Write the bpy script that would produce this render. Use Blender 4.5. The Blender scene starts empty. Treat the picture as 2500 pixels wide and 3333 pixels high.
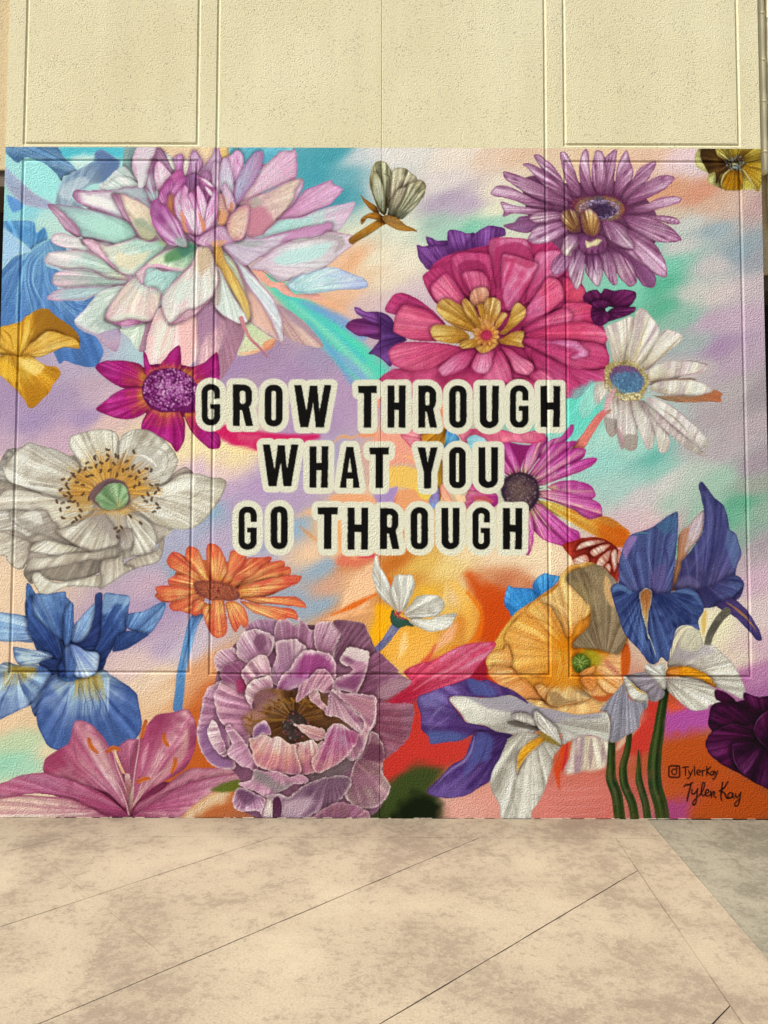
import bpy, math, random
import numpy as np
from mathutils import Vector
# ------------------------------------------------------------------ camera, sky, sun, exposure
FPX = 2503.0; CAMD = 4.70; CAMH = 1.60; CAMX = 0.0          # focal length in px of the 2500 px wide photo; camera place
PITCH = math.radians(2.9); ROLL = math.radians(0.15)
sc = bpy.context.scene
C = sc.collection
cam_d = bpy.data.cameras.new('camera'); cam = bpy.data.objects.new('camera', cam_d); C.objects.link(cam)
cam_d.sensor_fit = 'VERTICAL'; cam_d.sensor_height = 36.0; cam_d.lens = 36.0*FPX/3333.0
cam_d.clip_start = .05; cam_d.clip_end = 600
cam.location = (CAMX, -CAMD, CAMH)
from mathutils import Matrix
cam.matrix_world = Matrix.Translation((CAMX, -CAMD, CAMH)) @ Matrix.Rotation(math.pi/2+PITCH, 4, 'X') @ Matrix.Rotation(ROLL, 4, 'Z')
sc.camera = cam
SUN_DIR = Vector((-0.70, -0.42, 0.86)).normalized()          # towards the sun: high, from the upper left
wd = bpy.data.worlds.new('World'); sc.world = wd; wd.use_nodes = True
nt = wd.node_tree; bg = nt.nodes['Background']
sky = nt.nodes.new('ShaderNodeTexSky'); sky.sky_type = 'NISHITA'; sky.sun_disc = False
sky.sun_elevation = math.asin(SUN_DIR.z); sky.sun_rotation = math.atan2(SUN_DIR.x, SUN_DIR.y)
sky.air_density = 1.0; sky.dust_density = 4.0; sky.ozone_density = .6
nt.links.new(sky.outputs['Color'], bg.inputs['Color']); bg.inputs['Strength'].default_value = 0.07
sun_d = bpy.data.lights.new('sun', 'SUN'); sun_d.energy = 3.4; sun_d.angle = math.radians(10); sun_d.color = (1.0, .94, .84)
sun = bpy.data.objects.new('sun', sun_d); C.objects.link(sun)
sun.rotation_euler = SUN_DIR.to_track_quat('Z', 'Y').to_euler(); sun.location = (-6, -8, 12)
sc.view_settings.view_transform = 'Standard'; sc.view_settings.look = 'None'
sc.view_settings.exposure = 0.64; sc.view_settings.gamma = 1.0; sc.view_settings.use_curve_mapping = False
sc.render.engine = 'CYCLES'
KEY = np.array([1.03, .925, .85])      # how a white wall renders in this light; paint albedo = picture colour / KEY
# ------------------------------------------------------------------ paint engine
# The mural's paint is worked out here as one colour for every vertex of the painted wall face
# (numbers only, no image): brush shapes are given in pixels of the survey photograph and are
# projected once onto the wall plane; everything after that happens on the wall.
PXM = 532.0                                   # paint units per metre of wall
def s2w(x, y):                                # survey pixel -> wall plane (X, Z) in metres
    u = (np.asarray(x, float)-1250.0)/FPX; d = (np.asarray(y, float)-1666.5)/FPX
    c, s = math.cos(ROLL), math.sin(ROLL)
    u, d = u*c+d*s, -u*s+d*c
    dy = math.cos(PITCH)+d*math.sin(PITCH); dz = math.sin(PITCH)-d*math.cos(PITCH)
    return CAMX+CAMD*u/dy, CAMH+CAMD*dz/dy
def w2s(X, Z):
    X = (np.asarray(X, float)-CAMX)/CAMD; Z = (np.asarray(Z, float)-CAMH)/CAMD
    # dy = 1 scaled: forward component of (X,1,Z)
    f = math.cos(PITCH)+Z*math.sin(PITCH); up = -math.sin(PITCH)+Z*math.cos(PITCH)
    u = X/f; d = -up/f
    c, s = math.cos(ROLL), math.sin(ROLL)
    return (u*c-d*s)*FPX+1250.0, (u*s+d*c)*FPX+1666.5
def s2u(x, y):
    X, Z = s2w(x, y); return X*PXM, -Z*PXM
rng = np.random.RandomState(7)
def lattice(h, w, cell, seed):
    r = np.random.RandomState(seed); gy, gx = int(h/cell)+3, int(w/cell)+3
    g = r.rand(gy, gx).astype(np.float32)
    y = np.arange(h, dtype=np.float32)/cell; x = np.arange(w, dtype=np.float32)/cell
    yi = y.astype(int); xi = x.astype(int); fy = (y-yi)[:, None]; fx = (x-xi)[None]
    fy = fy*fy*(3-2*fy); fx = fx*fx*(3-2*fx)
    a = g[yi][:, xi]; b = g[yi][:, xi+1]; c = g[yi+1][:, xi]; d = g[yi+1][:, xi+1]
    return (a*(1-fx)+b*fx)*(1-fy)+(c*(1-fx)+d*fx)*fy-0.5
N1D = np.random.RandomState(3).rand(4096).astype(np.float32)
def n1(x):
    i = np.floor(x).astype(int); f = x-i; f = f*f*(3-2*f)
    return N1D[i & 4095]*(1-f)+N1D[(i+1) & 4095]*f
def hx(c):
    if not isinstance(c, str): return np.array(c, np.float32)
    return np.array([int(c[i:i+2], 16)/255.0 for i in (0, 2, 4)], np.float32)
class G: pass
def canvas(xs, ys):
    G.xs = xs.astype(np.float32); G.ys = ys.astype(np.float32); G.H = len(ys); G.W = len(xs)
    G.step = float(np.median(np.diff(xs)))
    G.C = np.zeros((G.H, G.W, 3), np.float32); G.L = np.zeros((G.H, G.W), np.int32)
    k = 2.25/G.step
    G.na = lattice(G.H, G.W, 3.2*k, 1); G.nb = lattice(G.H, G.W, 9*k, 2); G.nc = lattice(G.H, G.W, 28*k, 4); G.nd = lattice(G.H, G.W, 80*k, 5)
    G.reg = [('background', None)]            # label id -> (piece name, flower index)
    G.fl = []; G.cur = None; G.cid = 0; G.last = None; G.seed = 10
    G.fr = (0., 0., 1.); G.cen = None
def fr(x0, y0, w=800): G.fr = (float(x0), float(y0), w/1659.0)
def T(s):
    a = np.array([float(t) for t in s.split()] if isinstance(s, str) else s, float).reshape(-1, 2)
    x0, y0, k = G.fr
    x, y = s2u(x0+a[:, 0]*k, y0+a[:, 1]*k)
    return np.stack([x, y], 1)
def fl(name, label, cen=None):
    G.fl.append((name, label)); G.cur = len(G.fl)-1; newid('petal'); G.f0 = G.cid
    G.cen = T(cen)[0] if cen else None
def at(name):                                  # return to an earlier flower
    for i, f in enumerate(G.fl):
        if f[0] == name: G.cur = i
    newid('petal')
def cen(c): G.cen = T(c)[0]
def newid(piece):
    G.reg.append((piece, G.cur)); G.cid = len(G.reg)-1
def smooth(P, closed=True, n=4, ten=0.42):
    m = len(P); out = []
    rngi = range(m) if closed else range(m-1)
    t = np.linspace(0, 1, n, endpoint=False)[:, None]
    for i in rngi:
        p0 = P[(i-1) % m] if closed or i > 0 else P[i]; p1 = P[i]; p2 = P[(i+1) % m]
        p3 = P[(i+2) % m] if closed or i < m-2 else P[i+1]
        L = np.linalg.norm(p2-p1)+1e-6
        m1 = (p2-p0)*ten; m2 = (p3-p1)*ten
        l1 = np.linalg.norm(m1)+1e-6; l2 = np.linalg.norm(m2)+1e-6
        m1 = m1*min(1, L*1.1/l1); m2 = m2*min(1, L*1.1/l2)
        out.append((2*t**3-3*t**2+1)*p1+(t**3-2*t**2+t)*m1+(-2*t**3+3*t**2)*p2+(t**3-t**2)*m2)
    out = np.concatenate(out)
    if not closed: out = np.concatenate([out, P[-1:]])
    return out
def box(P, pad):
    x0, y0 = P.min(0)-pad; x1, y1 = P.max(0)+pad
    i0, i1 = np.searchsorted(G.xs, [x0, x1]); j0, j1 = np.searchsorted(G.ys, [y0, y1])
    if i1-i0 < 1 or j1-j0 < 1: return None
    return i0, i1, j0, j1
def grids(b):
    return np.meshgrid(G.xs[b[0]:b[1]], G.ys[b[2]:b[3]])
def segd(X, Y, A, B, par=False):
    best = np.full(X.shape, 1e12, np.float32); prm = np.zeros(X.shape, np.float32) if par else None
    n = len(A)
    for k in range(n):
        ax, ay = A[k]; dx, dy = B[k]-A[k]; L = dx*dx+dy*dy+1e-9
        t = ((X-ax)*dx+(Y-ay)*dy)/L; np.clip(t, 0, 1, out=t)
        d = (X-ax-t*dx)**2+(Y-ay-t*dy)**2
        if par:
            m = d < best; prm[m] = (k+t[m])/n; best[m] = d[m]
        else: np.minimum(best, d, out=best)
    best = np.sqrt(best)
    return (best, prm) if par else best
def inside(X, Y, A, B):
    ins = np.zeros(X.shape, bool)
    for k in range(len(A)):
        ax, ay = A[k]; bx, by = B[k]
        if ay == by: continue
        c = (Y < max(ay, by)) & (Y >= min(ay, by))
        if not c.any(): continue
        ins ^= c & (X < ax+(Y-ay)*(bx-ax)/(by-ay))
    return ins
def sdf(P, pad, lin=False):
    Q = P if lin else smooth(P)
    b = box(Q, pad)
    if b is None: return None
    X, Y = grids(b); A = Q; B = np.roll(Q, -1, 0)
    d = segd(X, Y, A, B); ins = inside(X, Y, A, B)
    return b, X, Y, np.where(ins, d, -d), Q
def sst(x): x = np.clip(x, 0, 1); return x*x*(3-2*x)
def mixin(b, a, col):
    sl = (slice(b[2], b[3]), slice(b[0], b[1])); c = G.C[sl]
    c += (col-c)*a[..., None]
def setlab(b, m, lid=None):
    sl = (slice(b[2], b[3]), slice(b[0], b[1])); G.L[sl][m] = G.cid if lid is None else lid
def ramp(t, cols):
    cs = []
    for i, c in enumerate(cols):
        if isinstance(c, tuple) and len(c) == 2 and isinstance(c[0], str): cs.append((c[1], hx(c[0])))
        else: cs.append((i/max(1, len(cols)-1), hx(c)))
    ts = np.array([c[0] for c in cs]); out = np.empty(t.shape+(3,), np.float32)
    for k in range(3): out[..., k] = np.interp(t, ts, [c[1][k] for c in cs])
    return out
def p(pts, cols, b=None, e=None, ew=3.0, ea=.8, v=None, va=.45, vf=5., bend=0., sh=None, hi=None, n=.035, nm='petal', soft=0, lin=False, new=True, far=None, vt=None, rf=1.6):
    """one brush-filled shape: cols run outwards from the point b, veins v fan from it"""
    P = T(pts); r = sdf(P, soft+5 if v is None else 16, lin)
    G.seed += 1
    if new: newid(nm)
    if r is None: return
    bb, X, Y, sd, Q = r
    if rf: sd = sd+(G.nb[bb[2]:bb[3], bb[0]:bb[1]]+.5*G.na[bb[2]:bb[3], bb[0]:bb[1]])*rf*1.6
    cov = sst(sd/max(G.step*1.1, soft*1.0)+0.5) if not soft else sst(sd/(2.0*soft)+0.5)
    c0 = T(b)[0] if b is not None else (G.cen if G.cen is not None else P[0])
    rr = np.hypot(X-c0[0], Y-c0[1]); qr = np.hypot(Q[:, 0]-c0[0], Q[:, 1]-c0[1])
    r0, r1 = qr.min(), qr.max()
    if inside(np.array([c0[0]]), np.array([c0[1]]), Q, np.roll(Q, -1, 0))[0]: r0 = 0
    sl = (slice(bb[2], bb[3]), slice(bb[0], bb[1]))
    na, nb_, nc = G.na[sl], G.nb[sl], G.nc[sl]
    t = (rr-r0)/(r1-r0+1e-6)
    mx = Q.mean(0)-c0; mid = math.atan2(mx[1], mx[0])
    def ang(x, y, rad):
        a = np.arctan2(y-c0[1], x-c0[0])-mid
        a = (a+math.pi) % (2*math.pi)-math.pi
        return a-bend*rad/(r1+1e-6)
    aq = ang(Q[:, 0], Q[:, 1], qr); wq = qr > r0+.25*(r1-r0)
    a0, a1 = aq[wq].min(), aq[wq].max()
    s = (ang(X, Y, rr)-(a0+a1)/2)/((a1-a0)/2+1e-3)
    col = ramp(np.clip(t+nb_*.22+na*.08, 0, 1), cols)
    if sh is not None:                          # colour gathered along the sides: (colour, alpha[, side -1/0/1])
        side = sh[2] if len(sh) > 2 else 0
        ss = np.abs(s) if side == 0 else np.clip(s*side, -1, 1)*.5+.5
        a = np.clip(ss, 0, 1)**2.2*sh[1]*(1+nb_)
        col += (hx(sh[0])-col)*a[..., None]
    if hi is not None:                          # (colour, alpha, s position, width)
        a = np.exp(-((s-hi[2]+nc*.2)/hi[3])**2)*hi[1]*(.8+nb_)
        col += (hx(hi[0])-col)*np.clip(a, 0, 1)[..., None]
    if v is not None:                           # modelling of the petal: rounder towards the sides, fine bristle marks along it
        g_ = 1-.11*np.clip(np.abs(s), 0, 1.2)**3-.07*np.clip(1-t, 0, 1)**2
        g_ = g_*(1+(n1(s*vf*4.2+G.seed*7.7+nb_*.8)-.5)*.13+(n1(s*vf*1.3+G.seed*3.1)-.5)*.12)
        col = col*g_[..., None]
        ph = s*vf+G.seed*17.3+nc*.5
        w1 = np.clip(n1(ph)*1.7-.6, 0, 1); w2 = np.clip(n1(ph*2.3+50)*2.-1.0, 0, 1)
        tt = 1.0 if vt is None else sst((t-vt[0])/(vt[1]-vt[0]))
        a = np.clip(w1*.85+w2*.95, 0, 1)*va*1.15*np.clip(1.+nb_*1.2, 0, 2)*tt
        col += (hx(v)-col)*np.clip(a, 0, 1)[..., None]
        a = np.clip(n1(ph*1.7+900)*2.4-1.15, 0, 1)*va*.8
        col += (np.minimum(col*1.28+.07, .97)-col)*np.clip(a, 0, 1)[..., None]
    if e is not None:
        w = ew*(.75+.9*n1(s*2.1+t*3.+G.seed)) ; a = np.exp(-(np.maximum(sd, 0)/w)**2)*ea*(.8+na*.6)
        col += (hx(e)-col)*np.clip(a, 0, 1)[..., None]
    if n: col = col*(1+(na*1.1+nb_*.8)[..., None]*n*2)
    if v is not None and G.cur is not None:     # the painter's dark accent on the petals underneath
        same = (G.L[sl] >= G.f0) & (sd < 0)
        a = np.exp(-(sd/7.5)**2)*.30*same*np.clip(1+nc*1.2+nb_, 0, 1.6)
        G.C[sl] *= 1-a[..., None]*np.array([.80, .88, .86], np.float32)
    mixin(bb, cov, np.clip(col, 0, 1))
    setlab(bb, cov > .5)
    G.last = (bb, cov)
def clipmask(b, a):
    if G.last is None: return a
    lb, lc = G.last
    m = np.zeros_like(a)
    i0, i1, j0, j1 = max(b[0], lb[0]), min(b[1], lb[1]), max(b[2], lb[2]), min(b[3], lb[3])
    if i1 > i0 and j1 > j0:
        m[j0-b[2]:j1-b[2], i0-b[0]:i1-b[0]] = lc[j0-lb[2]:j1-lb[2], i0-lb[0]:i1-lb[0]]
    return a*m
def bl(pts, col, blur=8., a=.8, clip=True):
    """soft patch laid over the last shape (or over everything with clip=False)"""
    blur = blur*G.fr[2]*(1.35 if clip or blur < 10 else 2.6)
    r = sdf(T(pts), blur*1.6)
    if r is None: return
    b, X, Y, sd, Q = r
    sl = (slice(b[2], b[3]), slice(b[0], b[1]))
    m = sst((sd+G.nb[sl]*blur*.8)/(2*blur)+.5)*a
    if clip: m = clipmask(b, m)
    mixin(b, m, hx(col))
def st(pts, w, col, a=1., clip=False, tp=(0.3, 1., .2), blur=0., lab=False, nm=None):
    """one brush stroke; tp = relative width at start, middle, end"""
    w = w*G.fr[2]*1.25; blur = blur*G.fr[2]*1.1
    P = T(pts); Q = smooth(P, False, 4) if len(P) > 2 else P
    b = box(Q, w+blur+4)
    if nm: newid(nm)
    if b is None: return
    X, Y = grids(b); d, t = segd(X, Y, Q[:-1], Q[1:], True)
    ww = w*.5*np.interp(t, [0, .5, 1], tp)
    sl = (slice(b[2], b[3]), slice(b[0], b[1]))
    sf = max(G.step*.6, blur)
    cov = sst((ww-d)/(2*sf)+.5)*np.clip(ww/(G.step*.45), 0, 1)**.7
    m = cov*a*np.clip(1+G.nb[sl]*.5, 0, 1)
    if clip: m = clipmask(b, m)
    if isinstance(col, list): mixin(b, np.clip(m, 0, 1), ramp(t, col))
    else: mixin(b, np.clip(m, 0, 1), hx(col))
    if lab or nm: setlab(b, cov > .5)
def vn(A, B, n, col, w=3., a=.6, clip=True, tp=(.3, 1., .3), jit=.25, blur=0.):
    """n strokes between guide curves A and B (same number of points)"""
    r = np.random.RandomState(G.seed); G.seed += 1
    A = np.array([float(t) for t in A.split()]); B = np.array([float(t) for t in B.split()])
    for k in range(n):
        f = (k+.5+(r.rand()-.5)*2*jit)/n
        q = A*(1-f)+B*f
        m = len(q)//2
        c = col if not isinstance(col, (list, tuple)) else col[r.randint(len(col))]
        st(list(q), w*(.6+.8*r.rand()), c, a*(.6+.5*r.rand()), clip, tp, blur)
def dots(c, rx, ry, n, cols, w=4., a=1., ring=(0., 1.), rot=0., clip=False):
    """stippled paint dots inside an elliptical ring"""
    r = np.random.RandomState(G.seed); G.seed += 1
    x, y = [float(t) for t in c.split()]; k = G.fr[2]
    for i in range(n):
        q = math.sqrt(ring[0]**2+(ring[1]**2-ring[0]**2)*r.rand()); th = r.rand()*6.2832
        dx, dy = q*rx*math.cos(th), q*ry*math.sin(th)
        X_, Y_ = x+dx*math.cos(rot)-dy*math.sin(rot), y+dx*math.sin(rot)+dy*math.cos(rot)
        P = T([X_, Y_])[0]; ww = w*(.5+r.rand()*.8)*.5
        b = box(P[None], ww+3)
        if b is None: continue
        X, Y = grids(b); cov = sst((ww-np.hypot(X-P[0], Y-P[1]))/(G.step*1.2)+.5)*min(1, ww/(G.step*.5))
        mixin(b, cov*a*(.6+.4*r.rand()), hx(cols[r.randint(len(cols))]))
def fan(c, items, cols, **kw):
    """petals of a daisy: items = 'angle length width' (deg, crop px) from the rim ellipse"""
    cx, cy, rx, ry = [float(t) for t in c.split()]
    v = [float(t) for t in items.split()]; sharp = kw.pop('sharp', .5); r = np.random.RandomState(G.seed)
    for i in range(0, len(v), 3):
        th = math.radians(v[i]); L = v[i+1]; w = v[i+2]
        bx, by = cx+rx*math.cos(th), cy+ry*math.sin(th)
        tx, ty = cx+L*math.cos(th), cy+L*math.sin(th)
        ux, uy = tx-bx, ty-by; l = math.hypot(ux, uy); ux /= l; uy /= l
        cv = (r.rand()-.5)*.12*l
        prof = [(0, .30), (.3, .72+.1*r.rand()), (.62, 1.), (.86, .80-.45*sharp+.1*r.rand())]
        pts = []
        for t, q in prof: pts += [bx+ux*l*t-uy*(w/2*q+cv*t*(1-t)*4*.5), by+uy*l*t+ux*(w/2*q+cv*t*(1-t)*4*.5)]
        pts += [tx, ty]
        for t, q in prof[::-1]: pts += [bx+ux*l*t+uy*(w/2*q-cv*t*(1-t)*4*.5), by+uy*l*t-ux*(w/2*q-cv*t*(1-t)*4*.5)]
        p(pts, cols, b=[cx, cy], **kw)
def field(samples, sig=70.):
    """airbrushed ground: list 'x y hex [radius]' in the current frame, blended by distance"""
    P = []; C = []; R = []
    for ln in samples.strip().split('\n'):
        q = ln.split()
        for i in range(0, len(q), 3):
            P.append(T([float(q[i]), float(q[i+1])])[0]); C.append(hx(q[i+2]))
    G.fs = getattr(G, 'fs', []) + list(zip(P, C))
def flood(sig=60., warp=30.):
    X, Y = np.meshgrid(G.xs[::4], G.ys[::4])
    P = np.array([q[0] for q in G.fs]); C = np.array([q[1] for q in G.fs])
    sig = sig*1.0
    X = X+G.nd[::4, ::4]*warp*2+G.nc[::4, ::4]*warp*.5; Y = Y+np.roll(G.nd, 300, 1)[::4, ::4]*warp*1.4
    num = np.zeros(X.shape+(3,), np.float32); den = np.zeros(X.shape, np.float32)+1e-12
    for (x, y), c in zip(P, C):
        th = math.radians(-24); dx, dy = X-x, Y-y
        u_ = dx*math.cos(th)+dy*math.sin(th); v_ = -dx*math.sin(th)+dy*math.cos(th)
        d2 = (u_/(sig*1.9))**2+(v_/(sig*.9))**2
        w = 1/(d2+.3)**2.1
        num += w[..., None]*c; den += w
    out = num/den[..., None]
    # bilinear up
    h, w = out.shape[:2]
    yi = np.minimum(np.arange(G.H)/4, h-1.001); xi = np.minimum(np.arange(G.W)/4, w-1.001)
    y0 = yi.astype(int); x0 = xi.astype(int); fy = (yi-y0)[:, None, None]; fx = (xi-x0)[None, :, None]
    y1 = np.minimum(y0+1, h-1); x1 = np.minimum(x0+1, w-1)
    o = (out[y0][:, x0]*(1-fx)+out[y0][:, x1]*fx)*(1-fy)+(out[y1][:, x0]*(1-fx)+out[y1][:, x1]*fx)*fy
    g_ = o.mean(2, keepdims=True); o = (g_+(o-g_)*.76)*np.array([1.02, 1.0, .955], np.float32)
    G.C[:] = o*(1+(G.nb*.03+G.na*.02)[..., None])

def veil(name, col, a, sat=1.):
    """thin glaze over everything painted for one flower"""
    ids = [i for i, q in enumerate(G.reg) if q[1] is not None and G.fl[q[1]][0] == name]
    m = np.isin(G.L, ids); c = G.C[m]; g_ = c.mean(1, keepdims=True); c = g_+(c-g_)*sat
    G.C[m] = c*(1-a)+hx(col)*a
# ------------------------------------------------------------------ what is painted on the wall
def exec_mural():
    # ---- airbrushed ground between the flowers
    fr(0, 0, 2500)
    field('''
    20 340 9fd6de 60 420 98d2dc 20 640 9fc4e0 60 460 a4d4d8 130 420 a6d8d6 230 400 b4d6d4 200 340 86cfd8
    720 335 3fa8c0 690 380 3fa9c4 740 380 5fb0c8 760 430 4fa9bf 720 430 3aa0bc 780 345 c3ccd8 820 335 dfd8dc 860 340 e0d8d8 980 340 ead9cf 1050 335 e6c6b2 1120 330 e6bea4 1200 330 e4c4a8
    1300 335 ecc6a0 1400 335 e8bca4 1470 335 e6c4d0 1500 350 dcc4d0 1440 400 df9c7a 1500 410 df9479 1530 440 d9ac98 1570 460 d2b0a4 1630 450 c49ca0 1630 380 c8a8a0
    810 410 cfcbd6 790 470 bcd0cc 950 390 dccfd4 950 430 b5a0c2 1000 435 bda6c8 1050 410 e6d8c8 1070 450 e8dfc8 930 480 9fc2ba 970 500 a2cfc0 1020 495 76ccb2 1060 480 9cd2c0 1110 510 d4d6c6 1100 560 e4d9c4
    1430 470 d4bca8 1480 480 c4c6ca 1540 495 98aebe 1600 540 8fa3b4 1640 550 9d9fb0 1470 540 c6c2c6 1540 580 c4bac2 1620 620 c3b0be 1500 640 cbc2c4 1560 640 cfbfc4
    1390 520 7fd2bc 1410 560 6ccdb4 1440 590 6fcdb4 1440 620 54bd9c 1380 630 7cd3bd 1460 660 52b898 1490 690 8cbcae 1540 700 bfa0be 1590 700 c2a4c0 1545 750 a987b4 1600 780 b79db8 1500 740 a0b0b4 1480 800 c0b4b8 1580 850 b4a8b0 1640 850 a092a0 1550 900 b0a0ac 1600 930 b4a2b0
    830 480 d5d8c8 830 560 e8dcc6 770 500 dcdcc6 730 545 f0bb98 760 560 f1b084 700 560 ecc0a0 800 590 eccaa8 850 600 e8d6c0 760 620 ecb896 720 650 efae86 800 650 d7b6bc 830 690 c8a8bc 870 640 d9c0cc 900 560 e6dccb 880 500 dfe0cf 870 660 c4a8c4
    560 760 a888b6 640 800 ac8abc 500 790 a886bc 520 740 b48cba 740 850 b592c2 620 700 c0a4b8 700 760 a490bc
    40 850 a98cbc 140 860 ab92c0 200 890 a98dc2 200 830 c0a2bc 60 920 a48ac0 240 850 c6a8c0 250 900 dcb6b8 130 950 c8a2c0 20 950 c2a2c0 20 1000 e2c6b0 300 950 e4ccae 220 960 d8b8ac 420 900 e6cfa8 180 790 b7a2c6 240 790 a8b8d4 290 760 a8c8d8
    430 960 eed8a8 500 985 f0d6a2 470 1010 e2c2c4 430 1030 d6b4cc 560 1050 b492c8 520 1090 b898c6 480 1060 c0a0ca 620 1090 b79ac8 600 1020 b49ac8 470 1110 86accc 430 1140 a8a8cc 480 1180 b8a2c8 440 1200 a8a8c8 550 1180 a4a4cc 380 1240 7ea4c4 540 1240 b4a2c8 620 1150 8cacd4 700 1220 8ca8c8 700 1300 8ca6c6 640 1300 8fa6c8 740 1170 b8a2c8 
    30 1270 e6c6a8 20 1340 e4c2a6 30 1400 e6c2a4 330 1260 c4a0bc 250 1340 b494bc 380 1290 a88ec0 300 1350 b093be 390 1400 c4b4cc 340 1400 b49cc4 290 1430 d6b8b8 330 1460 e2c4ac 360 1500 e4c2a0 350 1560 e0bc98 30 1540 e4c09c 110 1540 e2bc98 50 1600 b8cda8 25 1640 8fcfb6 60 1650 9ccfb8 110 1620 dcc6a4 110 1680 e0caa6 30 1700 d8ceac 260 1600 e4c09c
    430 1460 e09868 440 1500 d4682e 420 1540 d2601e 430 1620 d0601e 440 1660 ce5c1c 400 1500 dc905c
    700 1130 eeb883 760 1130 eeb78a 800 1140 efbf90 680 1190 eec29c 760 1210 e08a52 720 1260 d69c84 760 1250 ecb284 790 1290 e9a062 740 1320 de9668 800 1240 e6a070 870 950 e8a88c 660 930 b08ec2 700 1000 aca0cc
    850 1220 d8701c 860 1260 dc7a1c 900 1230 e8b850 960 1230 ecca78 900 1300 efb02c 860 1380 f0a61e 960 1330 ecb850 900 1420 e8b054 870 1440 eab866 990 1290 eac48c 1000 1340 e88c2c 1000 1200 edcfa0 1100 1200 ecceac 1180 1230 eccfae 1060 1260 de9060 1100 1260 d4754a 1160 1290 d07a5a 1080 1320 cc5a22 1060 1380 cb5720 1080 1440 a83228 1020 1400 d98a3c 960 1400 e99a2c 1160 1200 ecd2b0 1180 1000 c8d0c8
    830 1500 9a4050 910 1490 b83a3a 880 1560 c43c34 880 1640 c8443a 920 1620 ca4a3c 850 1660 c04030 1000 1480 9c2c3c 980 1690 d06a50 1000 1740 d8a898 1060 1700 d98c7c 940 1745 d8a89c 900 1700 4a4c2a 850 1700 4e5a30 880 1750 262c1c 820 1750 3c4426
    1160 1680 cf7068 1200 1650 cc5a3c 1230 1740 d27a70 1300 1740 cf6c60 1180 1750 d8867c 1280 1640 cc6450 1340 1560 d4957c 1400 1520 c8382c 1370 1600 c85a48 1380 1700 c8584c 1440 1500 cc5028 1500 1520 b4589c 1450 1560 a84c88 1480 1560 b06a98 1460 1620 c05a2c 1400 1650 c05430 1540 1650 b4531f 1540 1620 bc5a30 1600 1720 a4481c 1480 1740 a84c88 1440 1755 b45a78 1420 1740 c46a60 1640 1740 9c4a24 1560 1760 a8502c
    1640 1500 a860a0 1600 1460 ac5c9c 1640 1450 b878ac 1560 1350 dfd6b4 1600 1420 d8c4b4 1640 1400 c8a0b8 1630 1330 d0b8c0 1640 1260 c8a4be 1520 1390 ddd4b2 1500 1440 ddd4b2
    1390 1010 9ccac4 1360 970 9cd0ca 1330 940 a4d8d0 1400 1000 50b4ac 1430 1010 8cc4bc 1450 1040 cac6c8 1500 970 b8acb4 1560 980 b4a4b2 1640 1000 a492a4 1500 1030 b4c4bc 1440 1090 a8c4b8 1560 1040 9cc0b0 1600 1090 5cae90 1590 1120 68b498 1540 1100 9abcae 1380 1070 c8bcc4 1340 1050 a0cac8 1400 1110 d4b4c0 1340 1120 d0b0c0 1420 1140 d89cb0 1450 1180 64b49a 1360 1170 d498b4 1400 1190 d0a0b4 1640 1180 a898a8 1640 1110 90aca0 1600 1180 88a89c 1300 1000 90d0cc 1260 930 7cd4cc 1240 870 60ccb8 1270 860 74cfc0 1600 1220 b8a0b0 1640 1050 9ca09c 1560 1200 b4b4b0
    ''')
    flood(42., 26.)
    # broad airbrush bands
    fr(650, 450)
    for a, b_, w, c, al in [((480, 960), (1180, 1640), 190, '62d0b4', .9), ((640, 1080), (1240, 1560), 90, '58d3b2', .8), ((700, 1110), (1100, 1330), 70, '7aa0d0', .85), ((860, 1420), (1130, 1640), 60, '8fa6d0', .8),
                            ((560, 1040), (1100, 1500), 44, '56bcc8', .7), ((620, 1100), (1150, 1600), 40, '9ee0bc', .55), ((730, 1240), (1020, 1640), 34, '62a6cc', .7)]:
        st([a[0], a[1], (a[0]+b_[0])/2+12, (a[1]+b_[1])/2-10, b_[0], b_[1]], w*.85, c, al, tp=(.5, 1, .9), blur=24)
    st('560 1040 700 1075 900 1120 1090 1240', 26, 'f0b690', .5, blur=10)
    fr(600, 1150)
    st('190 490 330 560 520 600 700 590 900 560', 120, 'cf2f66', 1, tp=(.5, 1, .2), blur=16)
    st('190 600 320 650 420 650 540 690', 44, 'f2dba2', .8, blur=12)
    st('1010 600 1060 560 1130 570 1200 545', 20, 'e8a868', .8, blur=7)
    bl('1290 540 1700 540 1700 700 1600 760 1500 740 1400 760 1290 900', 'eba088', 8, .9, False)
    bl('1380 770 1480 760 1600 790 1659 860 1640 980 1500 910 1370 900 1370 830', 'ecc060', 9, .9, False)
    st('1440 690 1520 700 1600 760 1700 800', 10, 'f0c070', .7, blur=4)
    bl('1290 900 1390 910 1440 900 1420 1010 1290 1010', 'a88cc0', 6, .9, False)
    bl('1440 930 1560 920 1700 980 1700 1040 1480 1060 1420 1010', 'e6a070', 5, .95, False)
    st('1445 960 1420 1010 1480 1040', 7, 'd05a6a', .7, blur=3)
    bl('1560 900 1680 930 1740 970 1700 1000 1600 980', 'e6cf54', 6, .8, False)
    bl('990 960 1150 940 1290 980 1290 1010 1000 1010', 'eba476', 8, .8, False)
    bl('740 1110 800 1060 880 1040 940 1110 960 1330 1100 1420 1250 1390 1310 1350 1300 1300 1040 1100', 'efb785', 14, .85, False)
    st('780 1170 840 1220 930 1290', 24, 'd98f52', .6, blur=10)
    st('1040 1100 1050 1250 1060 1350', 24, 'eda060', .8, blur=8)
    bl('1050 1360 1160 1380 1310 1350 1300 1390 1180 1440 1040 1430', 'd8705a', 10, .8, False)
    st('1160 1380 1260 1370 1320 1350', 16, 'cc3050', .7, blur=6)
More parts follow.
